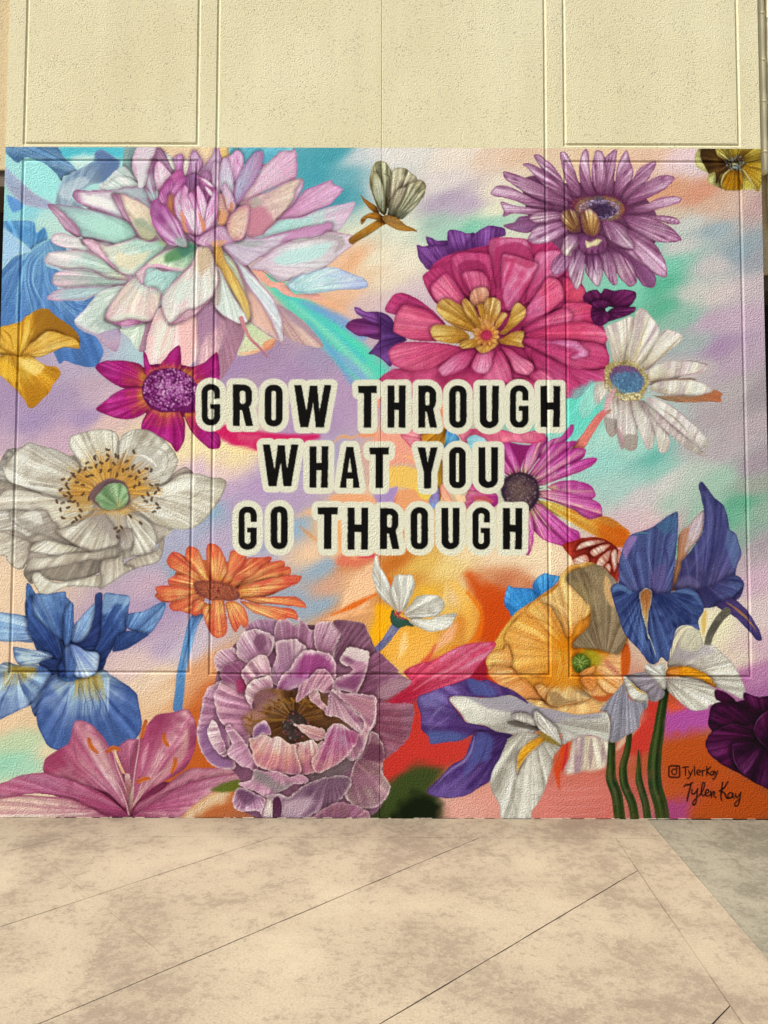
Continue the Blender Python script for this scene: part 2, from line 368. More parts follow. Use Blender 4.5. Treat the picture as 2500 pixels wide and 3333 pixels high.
    bl('1180 560 1300 550 1300 420 1330 300 1290 310 1240 430', 'eb9670', 7, .9, False)
    bl('1200 480 1260 500 1290 560 1200 560', 'e2986a', 7, .8, False)
    # orange and peach sweeps above the yellow ground
    fr(600, 1150)
    bl('1310 1390 1180 1480 1110 1570 1060 1659 1090 1700 1200 1680 1290 1620 1310 1520', 'efc29a', 10, .85, False)
    st('1300 1420 1200 1520 1120 1620', 10, 'dca08a', .5, blur=5)
    fr(600, 1870)
    bl('1060 200 1130 60 1280 0 1290 120 1180 240 1040 290 980 300', 'eec096', 10, .8, False)
    st('1300 130 1200 180 1100 230 990 275', 34, 'db6a24', .9, blur=9)
    st('1290 240 1150 260 1010 300', 34, 'eeaf7a', .7, blur=9)
    st('1420 60 1350 30 1330 0', 50, 'd96a20', .8, blur=12)
    bl('1300 200 1410 240 1400 340 1330 470 1290 480 1255 400 1280 300', 'f2ae1c', 10, .9, False)
    bl('1340 480 1420 360 1550 370 1700 400 1659 560 1500 650 1400 600', 'ecae50', 14, .8, False)
    st('1490 400 1480 480 1450 560', 50, 'f0cc90', .8, blur=14)
    bl('1500 660 1600 590 1700 560 1700 640 1600 640', 'c84a44', 12, .7, False)
    fr(1250, 1870)
    bl('560 0 700 60 860 120 900 260 860 420 800 500 690 600 660 740 760 740 700 500 640 400 620 260', 'ca4e1a', 18, .85, False)
    st('470 60 560 180 600 300 560 440', 110, 'edb858', .75, blur=26)
    st('560 120 660 260 640 400 560 480 460 490', 30, 'e0701c', .85, blur=12)
    st('480 340 430 420 330 520', 60, 'eeb496', .7, blur=18)
    st('260 90 340 180 300 320', 70, 'f0b640', .6, blur=20)
    st('420 60 400 200 330 300', 22, 'f3d795', .6, blur=9)
    bl('540 680 640 600 700 560 700 700 760 740 640 720', '97263c', 9, .9, False)
    st('350 470 300 560 200 640', 26, 'd04a3c', .7, blur=9)
    bl('190 880 400 1100 560 1100 640 1060 560 1240 440 1300 340 1320 200 1300 60 1400 0 1400 0 1240 150 1100', 'c63c34', 16, .85, False)
    bl('0 1500 60 1400 200 1290 300 1290 400 1320 330 1420 300 1480 380 1530 400 1660 0 1660', '46512c', 16, .95, False)
    bl('90 1570 200 1480 320 1500 400 1560 370 1660 60 1660', '1f2618', 18, .9, False)
    bl('420 1540 620 1460 720 1420 800 1560 820 1660 400 1660', 'd9998a', 18, .7, False)
    bl('1100 1400 1300 1330 1500 1340 1560 1480 1580 1660 1000 1660', 'cf7468', 30, .6, False)
    for y in (1440, 1500, 1560, 1610): st([1060, y, 1250, y+14, 1500, y-6], 16, 'dc948a', .35, blur=10)
    p('1250 1120 1380 1090 1520 1120 1510 1280 1440 1320 1340 1330 1220 1340', ['d9cbb0', 'cdb8a0'], b='1370 900', soft=9, v='8a7080', va=.5, vf=4, new=False)
    st('1300 1110 1290 1310', 26, '9c7c80', .6, blur=6); st('1400 1110 1390 1310', 30, '94747c', .6, blur=6); st('1480 1130 1470 1290', 22, '9a7a80', .6, blur=6)
    st('1230 1120 1215 1230 1170 1320 1185 1450', 60, 'cc4a24', .9, tp=(1, .8, .1), blur=7)
    st('1240 1120 1220 1260 1200 1330', 20, 'b82c3c', .8, blur=5)
    fr(1700, 1870)
    bl('0 0 90 40 60 90 0 90', 'c87850', 12, .7, False)
    bl('850 840 960 880 900 1000 860 1200 700 1200 680 1080 780 1020 850 900', 'c43e34', 12, .9, False)
    st('790 1010 700 1100 640 1180', 44, 'd9cba8', .7, blur=12)
    bl('990 900 1270 900 1280 1000 1150 1090 980 1120 960 1000', 'b0539a', 16, .85, False)
    bl('980 860 1060 880 1100 900 1000 930', 'd85a34', 10, .8, False)
    bl('960 1110 1240 1080 1300 1240 1480 1360 1659 1460 1659 1650 960 1650 940 1400', 'b8521f', 26, .75, False)
    bl('940 1540 1110 1530 1100 1660 980 1660', 'a44a84', 18, .8, False)
    # ---- blurred blue flower in the upper left corner
    fr(0, 450)
    fl('painted_blue_flower', 'soft blue and aqua petals painted in the upper left corner of the mural', '300 500')
    bl('30 60 400 60 440 170 520 210 640 120 700 60 860 50 850 250 640 350 500 420 330 460 30 200', 'a8dbd8', 12, .7, False)
    bl('350 60 860 50 850 130 600 140 400 130', '54bccb', 14, .85, False)
    bl('500 120 640 110 640 180 540 220 480 180', 'dbe9de', 14, .8, False)
    bl('180 140 320 180 400 300 380 420 250 380 170 300', 'a4e2dc', 14, .8, False)
    bl('170 420 320 470 400 480 330 560 180 560 20 560 20 400 100 420', '8ccfda', 14, .7, False)
    bl('330 480 520 540 560 640 380 660 300 600 240 560', 'c3ddd0', 16, .8, False)
    p('30 52 380 52 425 120 520 215 485 250 430 255 415 292 380 240 300 170 180 130 130 165 90 150 35 90', ['7194b4', '52789e', '5f86ac'], b='700 300', v='a9c0cf', va=.45, vf=4, soft=2)
    p('30 190 110 260 230 370 340 430 410 470 300 478 170 450 100 400 30 300', ['a3aec6', 'a5a5ba', 'a2b4ca'], b='500 500', soft=3, e='cfd8dc', ew=5, ea=.4)
    p('640 100 690 78 760 120 815 165 770 260 700 300 620 310 560 350 500 350 480 400 570 480 390 465 385 380 430 270 520 215 630 150', ['b7c4cc', '9fb3c2', '8496ac', '5f7da3'], b='420 520', soft=2.5, v='5f7da3', va=.35, vf=4, e='cfdcdc', ew=6, ea=.4)
    bl('640 90 700 80 800 160 760 250 700 280 670 180', '6a7fa6', 10, .7)
    bl('400 380 450 300 560 260 600 300 500 360 470 420', 'd3dad8', 10, .6)
    p('50 385 110 410 150 440 140 480 90 500 60 450', ['6c9acd'], soft=3)
    p('20 560 220 560 245 640 300 600 320 680 240 720 215 755 150 700 20 600', ['699fcb', '548cc0', '6ea3cc'], b='200 900', soft=3, v='88b4d6', va=.4)
    bl('20 610 140 700 200 760 100 790 20 850', 'a8c6e6', 10, .8, False)
    p('-20 960 60 840 120 790 200 770 230 730 330 680 400 700 450 760 330 790 310 860 400 900 380 980 420 1080 560 1100 640 1060 620 1130 500 1230 560 1300 650 1340 700 1440 640 1545 520 1530 440 1500 400 1520 340 1400 200 1250 120 1240 -20 1290', ['8cbad6', '6c97c4', '5c82b6', '5478ac'], b='300 640', soft=1.5, v='43689e', va=.3, vf=9, n=.03)
    vn('230 740 160 830 110 960 60 1080 30 1240', '170 780 90 850 30 950 -10 1050 -20 1140', 7, ['9cc0e0', '7ea4d0', '3f5f98'], 5, .6)
    vn('330 700 190 800 160 950 180 1100 210 1240', '300 760 240 860 230 980 290 1100 330 1190', 9, ['a4cde6', 'bfe0ec', '456aa4', '8fbbde'], 5, .65)
    vn('330 860 340 960 400 1060 500 1150 560 1200', '290 900 300 1000 340 1100 420 1210 510 1330', 9, ['8fb6dc', '4a6ea6', 'a3c6e2'], 4, .6)
    vn('400 960 480 1060 560 1100 640 1100 640 1110', '340 960 370 1080 460 1180 540 1230 540 1240', 12, ['9cc0e0', '46699e', 'b0cfe6'], 3.5, .6)
    vn('220 1180 330 1300 420 1420 500 1500 520 1520', '420 1220 520 1300 600 1380 640 1450 640 1480', 8, ['7c9ecb', '3f629c', '6b90c2'], 4, .5)
    st('150 730 160 820 190 780 300 700 380 680', 12, 'a9d6dc', .6, blur=5)
    st('110 1250 120 1060 160 880 190 820', 22, '8fc4dc', .65, blur=6)
    # ---- yellow flower at the left edge
    fl('painted_yellow_flower', 'golden yellow flower painted at the left edge of the mural', '130 1470')
    p('-20 1290 60 1260 130 1240 170 1210 250 1155 320 1150 370 1195 450 1250 520 1310 540 1380 530 1420 440 1390 300 1350 200 1420 140 1475 60 1480 -20 1440', ['d9a33c', 'e8b650', 'c98d2c', 'a87222'], b='130 1470', v='9a6a1e', va=.5, vf=5, e='b07a22', ea=.5)
    bl('230 1170 320 1150 380 1200 450 1250 530 1320 540 1400 440 1330 330 1310 240 1360 190 1390 230 1280', '9f6f28', 10, .8)
    bl('20 1300 120 1250 140 1330 100 1440 40 1380', 'e9b94f', 8, .6)
    st('20 1290 70 1340 90 1430', 14, 'a46c1c', .6, blur=4); st('-10 1400 50 1440 120 1465', 20, '9a6418', .6, blur=5)
    st('200 1230 180 1330 150 1440', 16, 'f1cd76', .7, blur=5)
    p('140 1475 190 1400 230 1370 300 1310 350 1303 400 1315 440 1330 500 1345 540 1395 530 1420 440 1410 380 1430 280 1475 200 1480', ['e3a844', 'f0cb78', 'edbd58'], b='130 1475', v='b57a24', va=.6, vf=5, e='8f5f1c', ea=.6, ew=4)
    p('-20 1470 130 1475 200 1470 300 1530 380 1545 415 1590 360 1660 330 1720 215 1825 160 1760 100 1690 0 1600 -20 1590', ['e8b64c', 'efc04e', 'dca036', 'c88c2a'], b='60 1420', v='a06c1c', va=.45, vf=6, e='b8802a', ea=.6, ew=4)
    bl('130 1500 220 1490 300 1540 240 1600 160 1560', 'f3d88a', 10, .7); bl('160 1700 260 1660 300 1740 215 1815', 'b98026', 12, .6)
    bl('-20 1480 40 1500 120 1580 110 1650 20 1590', 'f0b83c', 8, .6)
    # ---- large pale dahlia
    fl('painted_dahlia', 'huge pale pink and mint dahlia with mauve edged petals painted at upper left', '1290 640')
    E = '8a4a70'
    p('560 480 900 480 1000 200 1300 150 1600 300 1659 600 1659 1200 1400 1150 1100 1150 900 1100 640 900 560 700', ['94708c', 'b08ca0', 'c0a0ac'], e=None, new=False)
    p('850 50 950 50 905 130 895 210 960 290 1000 340 900 330 830 250 830 140', ['71908c', '83a09a'], e=None, soft=1.5)
    bl('880 60 930 60 890 150 900 230 870 200 860 120', '5f7f84', 8, .6)
    p('665 320 690 300 720 310 760 260 850 250 920 290 950 335 800 340 740 335 700 355 675 345', ['e2efe6', 'f0f4ec'], v='9ab0a8', va=.5, e='b6c8c0', ea=.5)
    p('700 300 780 220 840 190 900 250 930 290 850 250 760 265 720 310', ['a9c0b4', 'b8ccc0'], v='c8b4c4', va=.5)
    p('940 50 1060 50 1080 180 1020 240 990 335 930 290 895 220 900 120', ['dcb9c8', 'd9aec4', 'e0bccc'], e='b27c9a', ea=.5, v='c596b0', va=.4)
    p('1060 50 1659 50 1600 140 1500 200 1400 260 1200 200 1100 110', ['e6c4b4', 'e8c59c', 'e6c88c'], n=.03, nm='petal')
    bl('1500 60 1600 55 1590 130 1540 140', 'e6bf5c', 14, .6)
    # tall outer petals (left)
    p('1062 55 1100 80 1140 150 1170 215 1150 250 1110 290 1080 330 1070 400 1035 430 1005 380 988 320 1000 230 1045 150', ['a8b8b8', 'b59fb4', '9a6c92', '7d4270'], b='1060 470', e='6d2c5a', ew=4, v='7d4a78', va=.5)
    p('1060 170 1090 160 1120 220 1160 270 1110 290 1090 340 1060 300 1045 240', ['d9b4cc', 'edd5df', 'e3c3d3'], b='1090 400', e='a3508a', v='c27aa4', va=.5)
    p('1110 90 1160 130 1180 200 1155 230 1130 150', ['e6ecdc', 'd2dccc'], e='8a7a8a', ea=.5)
    p('1000 330 1030 430 1000 540 1030 560 1070 480 1080 400 1040 360', ['9cc4c4', '9fbcc0'], e=E, ea=.5)
    # left wing
    p('488 385 512 350 620 353 780 343 870 328 985 333 1010 400 1025 440 1000 500 860 565 800 552 700 505 560 455 505 415', ['9cc8c4', 'b4c4c4', 'ded3da', 'efe9e6', 'a66c92'], b='1150 560', e='7a3a66', ew=8, ea=.85, v='9c7090', va=.3, sh=('87557c', .5))
    bl('560 390 700 400 800 440 840 520 700 470 600 430', 'f0ece8', 12, .8); bl('760 350 980 335 1010 400 900 390 800 370', 'a3bcbc', 10, .6)
    p('325 445 450 452 640 490 860 560 915 640 905 680 800 730 740 705 640 680 545 665 500 610 440 540 370 490', ['94c4b4', 'a9d8c6', 'a4ccc4', '8ea8aa', '9c8298'], b='1100 760', e='86507a', ew=4, v='7fa69c', va=.35)
    bl('500 520 640 520 780 570 860 620 800 690 680 660 580 600', 'ace0cc', 14, .6)
    p('323 447 360 455 450 520 520 590 548 665 500 660 440 615 385 540 345 490', ['8f5578', 'a97896', 'bc93aa', '8a4a70'], b='560 680', e='7b3560', v='d3b4c4', va=.5, sh=('7b3560', .4, 1))
    p('762 382 800 376 870 392 1012 470 1045 560 1060 650 1000 702 955 692 915 620 870 550 810 480', ['cfc8a8', 'ead6b2', 'ecd4b8', 'deb8ae'], b='1100 720', e='87406c', ew=4, v='c8a088', va=.35)
    bl('900 560 960 540 1030 600 1060 650 1000 690 950 660', '8c9c80', 12, .8); bl('930 600 1040 640 1010 690 960 680', 'c8b888', 10, .5)
    p('760 385 790 380 820 410 850 490 880 570 820 520 785 450', ['a4708e', 'b98ca4', '8a4770'], b='890 580', e='7a3460', v='d4b6c0', va=.4)
    p('345 690 365 645 420 640 480 655 560 680 680 700 760 718 700 735 620 745 560 762 430 738 372 716', ['a6c8bc', 'cfe0d2', 'efdfdd', 'eed5da'], b='900 740', e='b0688e', ew=3, v='a0b4ac', va=.4)
    p('300 830 332 772 460 757 560 762 640 790 700 820 790 890 850 930 862 955 740 950 650 905 560 882 440 888 380 865 330 850', ['e3d6b8', 'c3dcc6', 'bcd8cc', 'ebdcd9', 'e6ccd4'], b='1000 940', e='9c7684', ew=4, v='8ea69a', va=.4)
    bl('330 840 440 870 560 870 680 900 800 950 660 910 560 885 400 885', 'a48a90', 7, .7); bl('340 790 450 780 560 800 450 830', 'f2e6e4', 8, .6)
    p('355 965 372 912 450 893 580 888 650 912 740 952 850 958 850 980 700 1000 600 1000 440 1012 365 990', ['b4cfc4', '9fbcae', 'a3b0a6', 'd3b8bc', 'dcaebe'], b='1000 960', e='94607c', ew=3, v='84948c', va=.5)
    p('315 1082 370 1030 440 1012 600 1002 760 998 700 1045 560 1088 440 1100 372 1096', ['b8d4cc', 'b0d0cc', 'a8c0c4', 'dcabc0'], b='900 1000', e='a8688c', ew=4, v='7c8c9c', va=.4)
    p('505 1228 580 1150 640 1070 700 1020 840 995 900 1040 860 1130 790 1210 820 1290 730 1322 640 1318 560 1280', ['cbe2d2', 'dbe8d4', 'c6d2c4', 'e9e9e0'], b='900 980', e='c8a8bc', ew=4, v='93aca0', va=.45)
    bl('640 1240 700 1225 800 1270 730 1300 660 1270', '9fb0a8', 8, .8); bl('560 1200 650 1100 720 1050 700 1130 640 1220', 'b8cabc', 9, .6)
    p('655 1325 810 1290 790 1435 730 1415 680 1375', ['a796b8', 'b69ab0', 'a6809c'], b='760 1200', e='93708c', ea=.5)
    p('810 1292 900 1270 985 1240 965 1390 935 1440 870 1350', ['c8dcc8', 'dde8d0', 'c3d3bb'], b='960 1200', v='a3baa0', va=.4, e='c4b4b8', ea=.4)
    p('935 1438 975 1300 990 1230 1050 1200 1020 1330 985 1430', ['946078', 'a07088', 'a87c90'], b='1000 1180', e='83486c', ea=.4)
    p('890 910 940 880 1000 840 1060 880 1100 900 1240 895 1170 980 1110 1050 1090 1120 1040 1180 980 1240 1000 1100', ['9ecfc4', 'b4dcd0', 'b0cfc6'], b='1200 860', e='c890ac', ea=.4, v='8fb4ac', va=.3)
    p('712 1225 730 1150 775 1080 850 985 925 925 945 960 985 995 1085 1030 1075 1130 1040 1215 985 1240 900 1258 862 1270 780 1248', ['c8dccc', 'ebddc0', 'edd6c4', 'efc8c8'], b='1010 880', e='96507c', ew=4, v='c29aa0', va=.4, hi=('dfa0ae', .5, -.5, .18))
    bl('730 1230 800 1190 880 1180 1000 1210 980 1235 900 1225 860 1230', 'd8e2cc', 8, .6)
    p('712 1222 760 1242 830 1238 860 1218 900 1222 985 1240 900 1262 862 1272 780 1256', ['9c4a7a', 'b8749a', '8f3f70'], e='7a2f60', v='d8a8c0', va=.4)
    p('555 685 640 690 720 725 840 700 920 668 1010 700 1080 680 1125 715 1105 760 1000 840 925 910 865 925 800 900 740 850 650 780', ['8fb89c', 'a8d3c0', 'cfe0cc', 'ebdcc4', 'e8c8c8'], b='1160 700', e='9a4d7c', ew=4, v='9cb4a4', va=.3)
    bl('780 780 900 790 1020 760 940 850 870 880 800 860', 'ecd8ae', 12, .7)
    p('555 685 590 678 640 690 690 760 750 840 795 895 740 852 660 790 600 745', ['d499b0', 'e2b4c0', 'c787a6'], e='94487a', v='eed4d8', va=.4, b='560 680')
    p('920 912 1000 838 1100 762 1190 742 1260 690 1325 715 1338 770 1290 855 1230 900 1130 882 1060 872 990 885 965 980 935 955', ['5f9a78', '7fb08c', 'cbdcb8', 'e6dcc0', 'ecc8cc'], b='1300 700', e='a4588a', ew=4, v='8aa888', va=.35)
    bl('1110 800 1160 760 1250 720 1310 730 1260 790 1180 830 1120 840', '3f7a44', 10, .85); bl('1200 740 1290 710 1310 760 1230 800', '2f6a58', 9, .8); bl('1000 840 1080 790 1110 820 1080 860 1010 870', 'dfe4b8', 9, .6)
    st('935 960 970 880 1060 858 1150 880 1230 880', 20, 'e0a0bf', .9, lab=False); st('925 920 960 990 985 920 1080 875 1160 893 1225 900', 3.5, 'a04a80', .8)
    # hanging lower petals
    p('985 1420 1000 1330 1040 1210 1090 1140 1330 1140 1340 1250 1345 1450 1300 1520 1220 1560 1080 1535 1000 1520', ['dcc6c4', 'f0dcd4', 'efd2cc', 'edc6c0'], b='1240 900', v='e8a0a0', va=.4, vf=4, e='cf9aa4', ea=.5)
    bl('1200 1240 1290 1180 1330 1300 1300 1500 1220 1540 1210 1380', 'f0aea8', 14, .75); bl('1060 1250 1160 1220 1150 1400 1050 1480 1040 1350', 'e0e4cc', 14, .6)
    st('1150 1230 1120 1340 1080 1440', 18, 'f0a8a0', .7, blur=5)
    p('1330 1140 1420 1100 1465 1150 1540 1245 1520 1340 1490 1420 1480 1470 1440 1500 1340 1530 1345 1400', ['b88ca0', 'b98296', 'd4a2a8', 'eab4b4'], b='1400 900', e='a5607e', ea=.5, v='9c6880', va=.4)
    bl('1330 1160 1440 1130 1480 1240 1400 1330 1340 1400', '94688a', 14, .7)
    p('1465 1160 1560 1210 1659 1260 1620 1400 1560 1530 1500 1620 1475 1640 1480 1480 1525 1340 1540 1245', ['a5748a', 'a06c80', 'a67484'], b='1450 900', e='8c5870', ea=.5, v='8a5a70', va=.4)
    fr(650, 450)
    # right lower petals
    p('240 840 300 830 400 960 500 1120 560 1240 570 1360 545 1390 480 1340 330 1230 300 1100 260 960', ['94707c', 'a57f88', 'd9b8b0', 'dcbcb4'], b='180 720', e='8c5068', v='b0848c', va=.4)
    bl('330 1040 430 1090 500 1200 530 1330 440 1290 350 1210', 'e6b094', 14, .7)
    p('170 740 270 830 360 920 450 1020 520 1120 560 1220 572 1350 548 1390 520 1330 480 1230 420 1130 320 990 250 850', ['b4d4cc', 'd5e2de', 'd8dce0', 'e6dcd6'], b='120 700', e='a0487a', ew=4, v='a8b4bc', va=.45)
    p('520 1120 600 1160 720 1250 835 1395 800 1415 700 1395 575 1330 560 1230', ['a87c88', 'cfa296', 'd3aa98', 'c49a90'], b='420 1000', e='9c7080', ea=.4, v='8c6470', va=.45, soft=1.5)
    bl('540 1130 640 1180 760 1290 800 1380 700 1300 620 1240', '9a7c90', 10, .7)
    p('320 1240 460 1330 510 1360 470 1400 380 1450 250 1470 300 1350', ['b8cc9c', 'c6d2a0', 'd3c6a4'], b='300 1200', e='a89c84', ea=.4)
    st('270 1455 380 1440 460 1385', 22, 'eba070', .8, blur=6); bl('430 1380 510 1350 500 1400 440 1440', 'e08858', 6, .8, False)
    p('90 780 130 740 180 780 240 850 320 1050 350 1200 335 1240 300 1250 240 1150 180 1020 110 880', ['b4cdb4', 'cfdcb4', 'a89484', '98807c'], b='90 700', e='9a6470', v='94a484', va=.4)
    p('90 700 130 690 150 740 175 830 240 920 290 1010 330 1110 345 1200 320 1230 270 1120 210 1020 150 920 100 830', ['c88c34', 'd9a444', 'e0b95c', 'dfc070'], b='110 640', e='8c5a50', ew=3, v='b07c2c', va=.4)
    p('110 860 150 900 215 1040 270 1130 310 1190 322 1240 260 1250 180 1210 120 1160 95 1110 100 960', ['c8d4c4', 'dfe9dc', 'e8ece2'], b='110 760', e='8c4a6c', ew=3, v='b4c4b8', va=.4)
    bl('95 900 140 900 150 1000 130 1130 98 1110', '9c8078', 8, .7)
    st('280 1215 300 1270 340 1350 400 1410 455 1475', 20, ['c0707c', 'c87878', 'a05a6c'], 1, tp=(1.3, .9, .6), lab=True)
    st('300 1280 350 1360 420 1430 450 1470', 3, '8a3c5c', .7)
    fr(0, 450)
    p('1088 1110 1110 1040 1170 975 1240 900 1295 850 1330 740 1400 730 1440 790 1460 870 1475 950 1455 1020 1420 1085 1330 1155 1265 1175 1200 1240 1145 1255 1105 1190', ['dcd8b0', 'ecdcc8', 'e4e8d8', 'efe6dc', 'e4e8d4'], b='1380 640', e='9c4a78', ew=4, v='c8b0a8', va=.35, hi=('eab0b4', .6, .35, .14))
    bl('1340 760 1430 740 1420 850 1360 920 1330 860', 'c09a70', 12, .6); bl('1220 980 1300 950 1280 1060 1200 1120 1170 1080', 'cfe2d2', 12, .6)
    p('1145 1255 1200 1215 1262 1160 1330 1150 1425 1088 1350 1165 1300 1200 1240 1240', ['b47c90', 'c89aa4', '9a5c7c'], b='1430 1080', e='7c3c60', v='dcb8b8', va=.3)
    # right upper petals
    fr(650, 450)
    p('430 165 500 120 555 72 640 70 655 130 655 260 640 275 560 310 440 360 350 405 260 440 330 330 400 240', ['e0b4b0', 'e4c4d0', 'e3b4cc', 'dda2c2'], b='150 520', e='a8507e', ew=4, v='c884a8', va=.4)
    p('260 440 350 405 480 350 580 300 680 270 705 290 700 330 640 430 560 520 490 590 430 650 330 670 300 600 320 480', ['d0a4a8', 'dcb0ac', 'e8ccb4', 'ecd2bc'], b='170 560', e='9c4a74', ew=4, v='c09a94', va=.3)
    bl('330 400 440 470 500 560 430 650 330 660 320 500', 'c06a80', 14, .8); bl('340 410 400 400 420 450 350 470', 'a8a092', 8, .8)
    p('560 520 620 440 650 350 690 280 705 300 695 340 660 410 600 490 530 545', ['b488a8', 'b690b0', 'c8a8bc'], b='500 600', e='8c4474', v='dcc0d0', va=.4)
    p('530 548 640 450 700 360 780 325 885 280 905 310 970 345 905 420 870 455 780 490 700 530 620 545', ['b8729c', 'd293b4', 'd9a0c0', 'dca4c4'], b='380 640', e='a04580', ew=4, v='b4649c', va=.4)
    p('430 650 500 580 560 545 640 540 700 530 790 490 880 460 960 445 1045 430 1048 460 1000 540 940 620 890 640 830 600 700 605 560 640 440 672', ['b0d0cc', 'a8dcd0', 'b8ded4', 'd9b0c8', 'dba0c0'], b='300 700', e='b470a0', ew=3, v='8fb8b0', va=.3)
    p('415 672 520 650 640 620 800 580 895 570 900 590 880 625 780 670 690 680 600 700 480 790 420 800 330 855 280 850 200 780 160 730 200 690 320 670', ['c4b4c4', 'cdbac8', 'd8c4d0', 'c88cb4'], b='120 700', e='8f4476', ew=4, v='a890a8', va=.4)
    bl('650 620 800 585 890 575 860 630 760 660 640 680 560 720 500 770 560 680', 'c27aac', 9, .8); bl('240 700 400 690 440 710 340 740', '8c9890', 10, .5)
    st('440 670 560 640 680 620 720 612', 5, 'b85c88', .7)
    p('340 880 430 800 560 710 680 690 800 670 860 635 940 635 1040 660 1045 710 960 780 850 870 760 910 660 940 590 965 520 955 450 900', ['d9bccb', 'dcc8d4', 'e4e0e0', 'c8b8bc', 'd8bfcb'], b='250 860', e='9a5a7c', ew=4, v='a894a4', va=.35)
    bl('500 820 560 770 700 740 860 700 900 710 820 800 660 840 540 850', 'b4ddd4', 14, .85); bl('700 680 860 645 960 660 980 720 900 780 930 700 820 680', '9c8c90', 8, .65)
    bl('430 850 560 870 680 880 760 890 660 920 560 940', 'ecd4d8', 10, .5)
    p('350 890 420 905 500 970 560 970 590 1000 640 1050 720 1050 800 1050 830 1090 700 1080 580 1060 520 1010 460 1000 390 930', ['eca080', 'e89c8c', 'eaa08c'], e='c88080', ea=.3, soft=2)
    st('360 890 430 900 520 965 590 970', 6, 'b05868', .8)
    p('590 990 640 940 760 900 860 872 940 880 1040 920 1100 940 1140 990 1110 1015 960 1020 840 1040 740 1052 660 1040', ['8cc4cc', 'aadcd8', 'b4d4dc', 'a8b4d4', '8f9cc4'], b='560 1040', e='6c84b4', ew=4, v='dde9ec', va=.5)
    st('800 940 880 930 980 950', 6, '8c9cc8', .6); st('820 990 900 980 1000 975', 6, '8898c4', .6)
    # bud and crown, close frame
    fr(450, 460, 500)
    p('0 60 200 60 150 240 100 400 70 480 0 490', ['dcd8d8', 'd6bcc8'], e=None, n=.02, new=False)
    p('80 500 95 400 135 230 205 70 235 80 290 140 350 260 380 310 360 380 260 500 220 640 135 660 100 600', ['a8ccc4', 'b4b0b8', 'a07c98', '7d3f68'], b='200 700', e='7a3262', ew=4, v='6f3660', va=.5)
    p('200 70 230 70 290 150 350 260 385 330 350 350 280 260 210 210', ['95698c', '8b5a80', '7a3c68'], b='400 360', v='b898ac', va=.5, e='5f2450')
    p('180 280 215 215 260 240 340 330 370 380 300 430 240 520 210 520 175 420', ['dba4c4', 'efd8dc', 'e9cad4', 'dca8c4'], b='260 560', e='a84a8a', v='d48cb4', va=.5)
    p('310 150 390 190 400 240 395 310 370 300 330 220', ['eef0dc', 'd9e0cc'], e='8c6c80', ea=.5)
    p('380 190 410 150 470 130 495 190 490 280 500 380 440 420 370 390 400 290', ['a03c80', 'b0589a', 'a06c98', '8f5f8c'], b='420 480', e='7a2c62', v='d49cc0', va=.4)
    p('500 210 560 200 530 340 490 370', ['e4dcc8', 'e8e0cc'], e=None)
    p('520 380 560 200 565 150 600 90 650 130 700 210 700 280 660 330 640 400 560 400', ['8c4478', '9a5a8c', 'a878a0', '7c4474'], b='600 440', e='6f2a60', v='caa4c0', va=.5)
    bl('570 150 640 150 650 200 600 200', 'c8a8c4', 6, .6)
    p('660 330 740 230 800 150 830 60 870 60 890 150 910 190 890 260 880 560 810 500 790 380', ['b890b0', 'b48cac', 'c4a4bc', 'a8809c'], b='760 460', e='78406c', ew=4, v='8c5c84', va=.5)
    p('660 360 700 310 770 320 800 390 780 440 700 410', ['b078a0', '9c6090'], e='6f2a60', v='6a3058', va=.5)
    p('880 60 985 60 990 140 920 190', ['e8b860', 'e6c07c'], e=None, n=.03)
    p('1000 60 1659 60 1659 100 1540 110 1400 230 1340 240 1350 120 1290 105 1200 190 1140 250 1110 150 1060 100 990 160', ['5cb8c8', '44a8c4', '6cc0cc'], e=None, v='8ed0d4', va=.4)
    p('930 200 1000 150 1075 95 1130 150 1140 240 1130 300 1040 450 1020 520 990 330', ['b884b0', 'd9a4c8', 'dfb0cc'], b='1000 640', e='b460a0', v='c888b4', va=.45)
    st('1060 150 1075 220 1120 300', 8, 'c03c8c', .9)
    p('800 230 850 215 885 250 890 500 850 700 800 480 790 300', ['c8a4bc', 'd4b8c8', 'c4a0b8'], b='850 760', e='8a5480', v='a87ca0', va=.4)
    p('890 270 900 220 930 180 960 190 1000 280 1025 400 1040 530 1030 700 940 560 880 520', ['c0b4c8', 'cfd0d8', 'c4bccc', 'c8acc4'], b='950 800', e='9c6c98', v='b08cb0', va=.4)
    p('1030 700 1045 480 1110 340 1190 200 1260 120 1320 105 1352 140 1335 250 1290 360 1240 460 1160 570 1080 670', ['b08cb4', 'a8a8c0', 'b0acc0', 'b89cb8', 'a878a0'], b='1020 760', e='9c4a8c', ew=4, v='8c80a4', va=.45, sh=('a05090', .55, 1))
    p('905 520 915 470 940 455 1000 540 1040 640 1050 730 1020 780 960 820 930 740 900 640', ['e09c84', 'ddc0cc', 'd0b4c4', 'c49cb8'], b='970 860', e='9a5488', v='c07898', va=.4)
    bl('900 580 940 620 960 760 970 810 920 740', 'd9804c', 7, .8); bl('1000 650 1030 690 1010 760 970 800 980 740', 'cc6c3c', 7, .8)
    p('860 560 900 570 940 700 985 800 960 880 880 920 850 860', ['e8a47c', 'e3a890', 'deb8c0', 'd4a4bc'], b='960 860', e='8a4878', v='c07850', va=.4)
    bl('860 740 930 780 950 870 880 910', 'dc9058', 10, .8)
    # core
    p('215 600 260 470 330 390 400 330 470 300 520 380 600 350 680 380 800 470 850 520 860 700 850 860 780 970 650 1040 560 1000 480 960 420 860 340 760 260 700', ['d49cb8', 'd8a4c0', 'b86098', 'a4407e'], b='640 1040', e='7c2a62', v='8c2c6c', va=.6, vf=9)
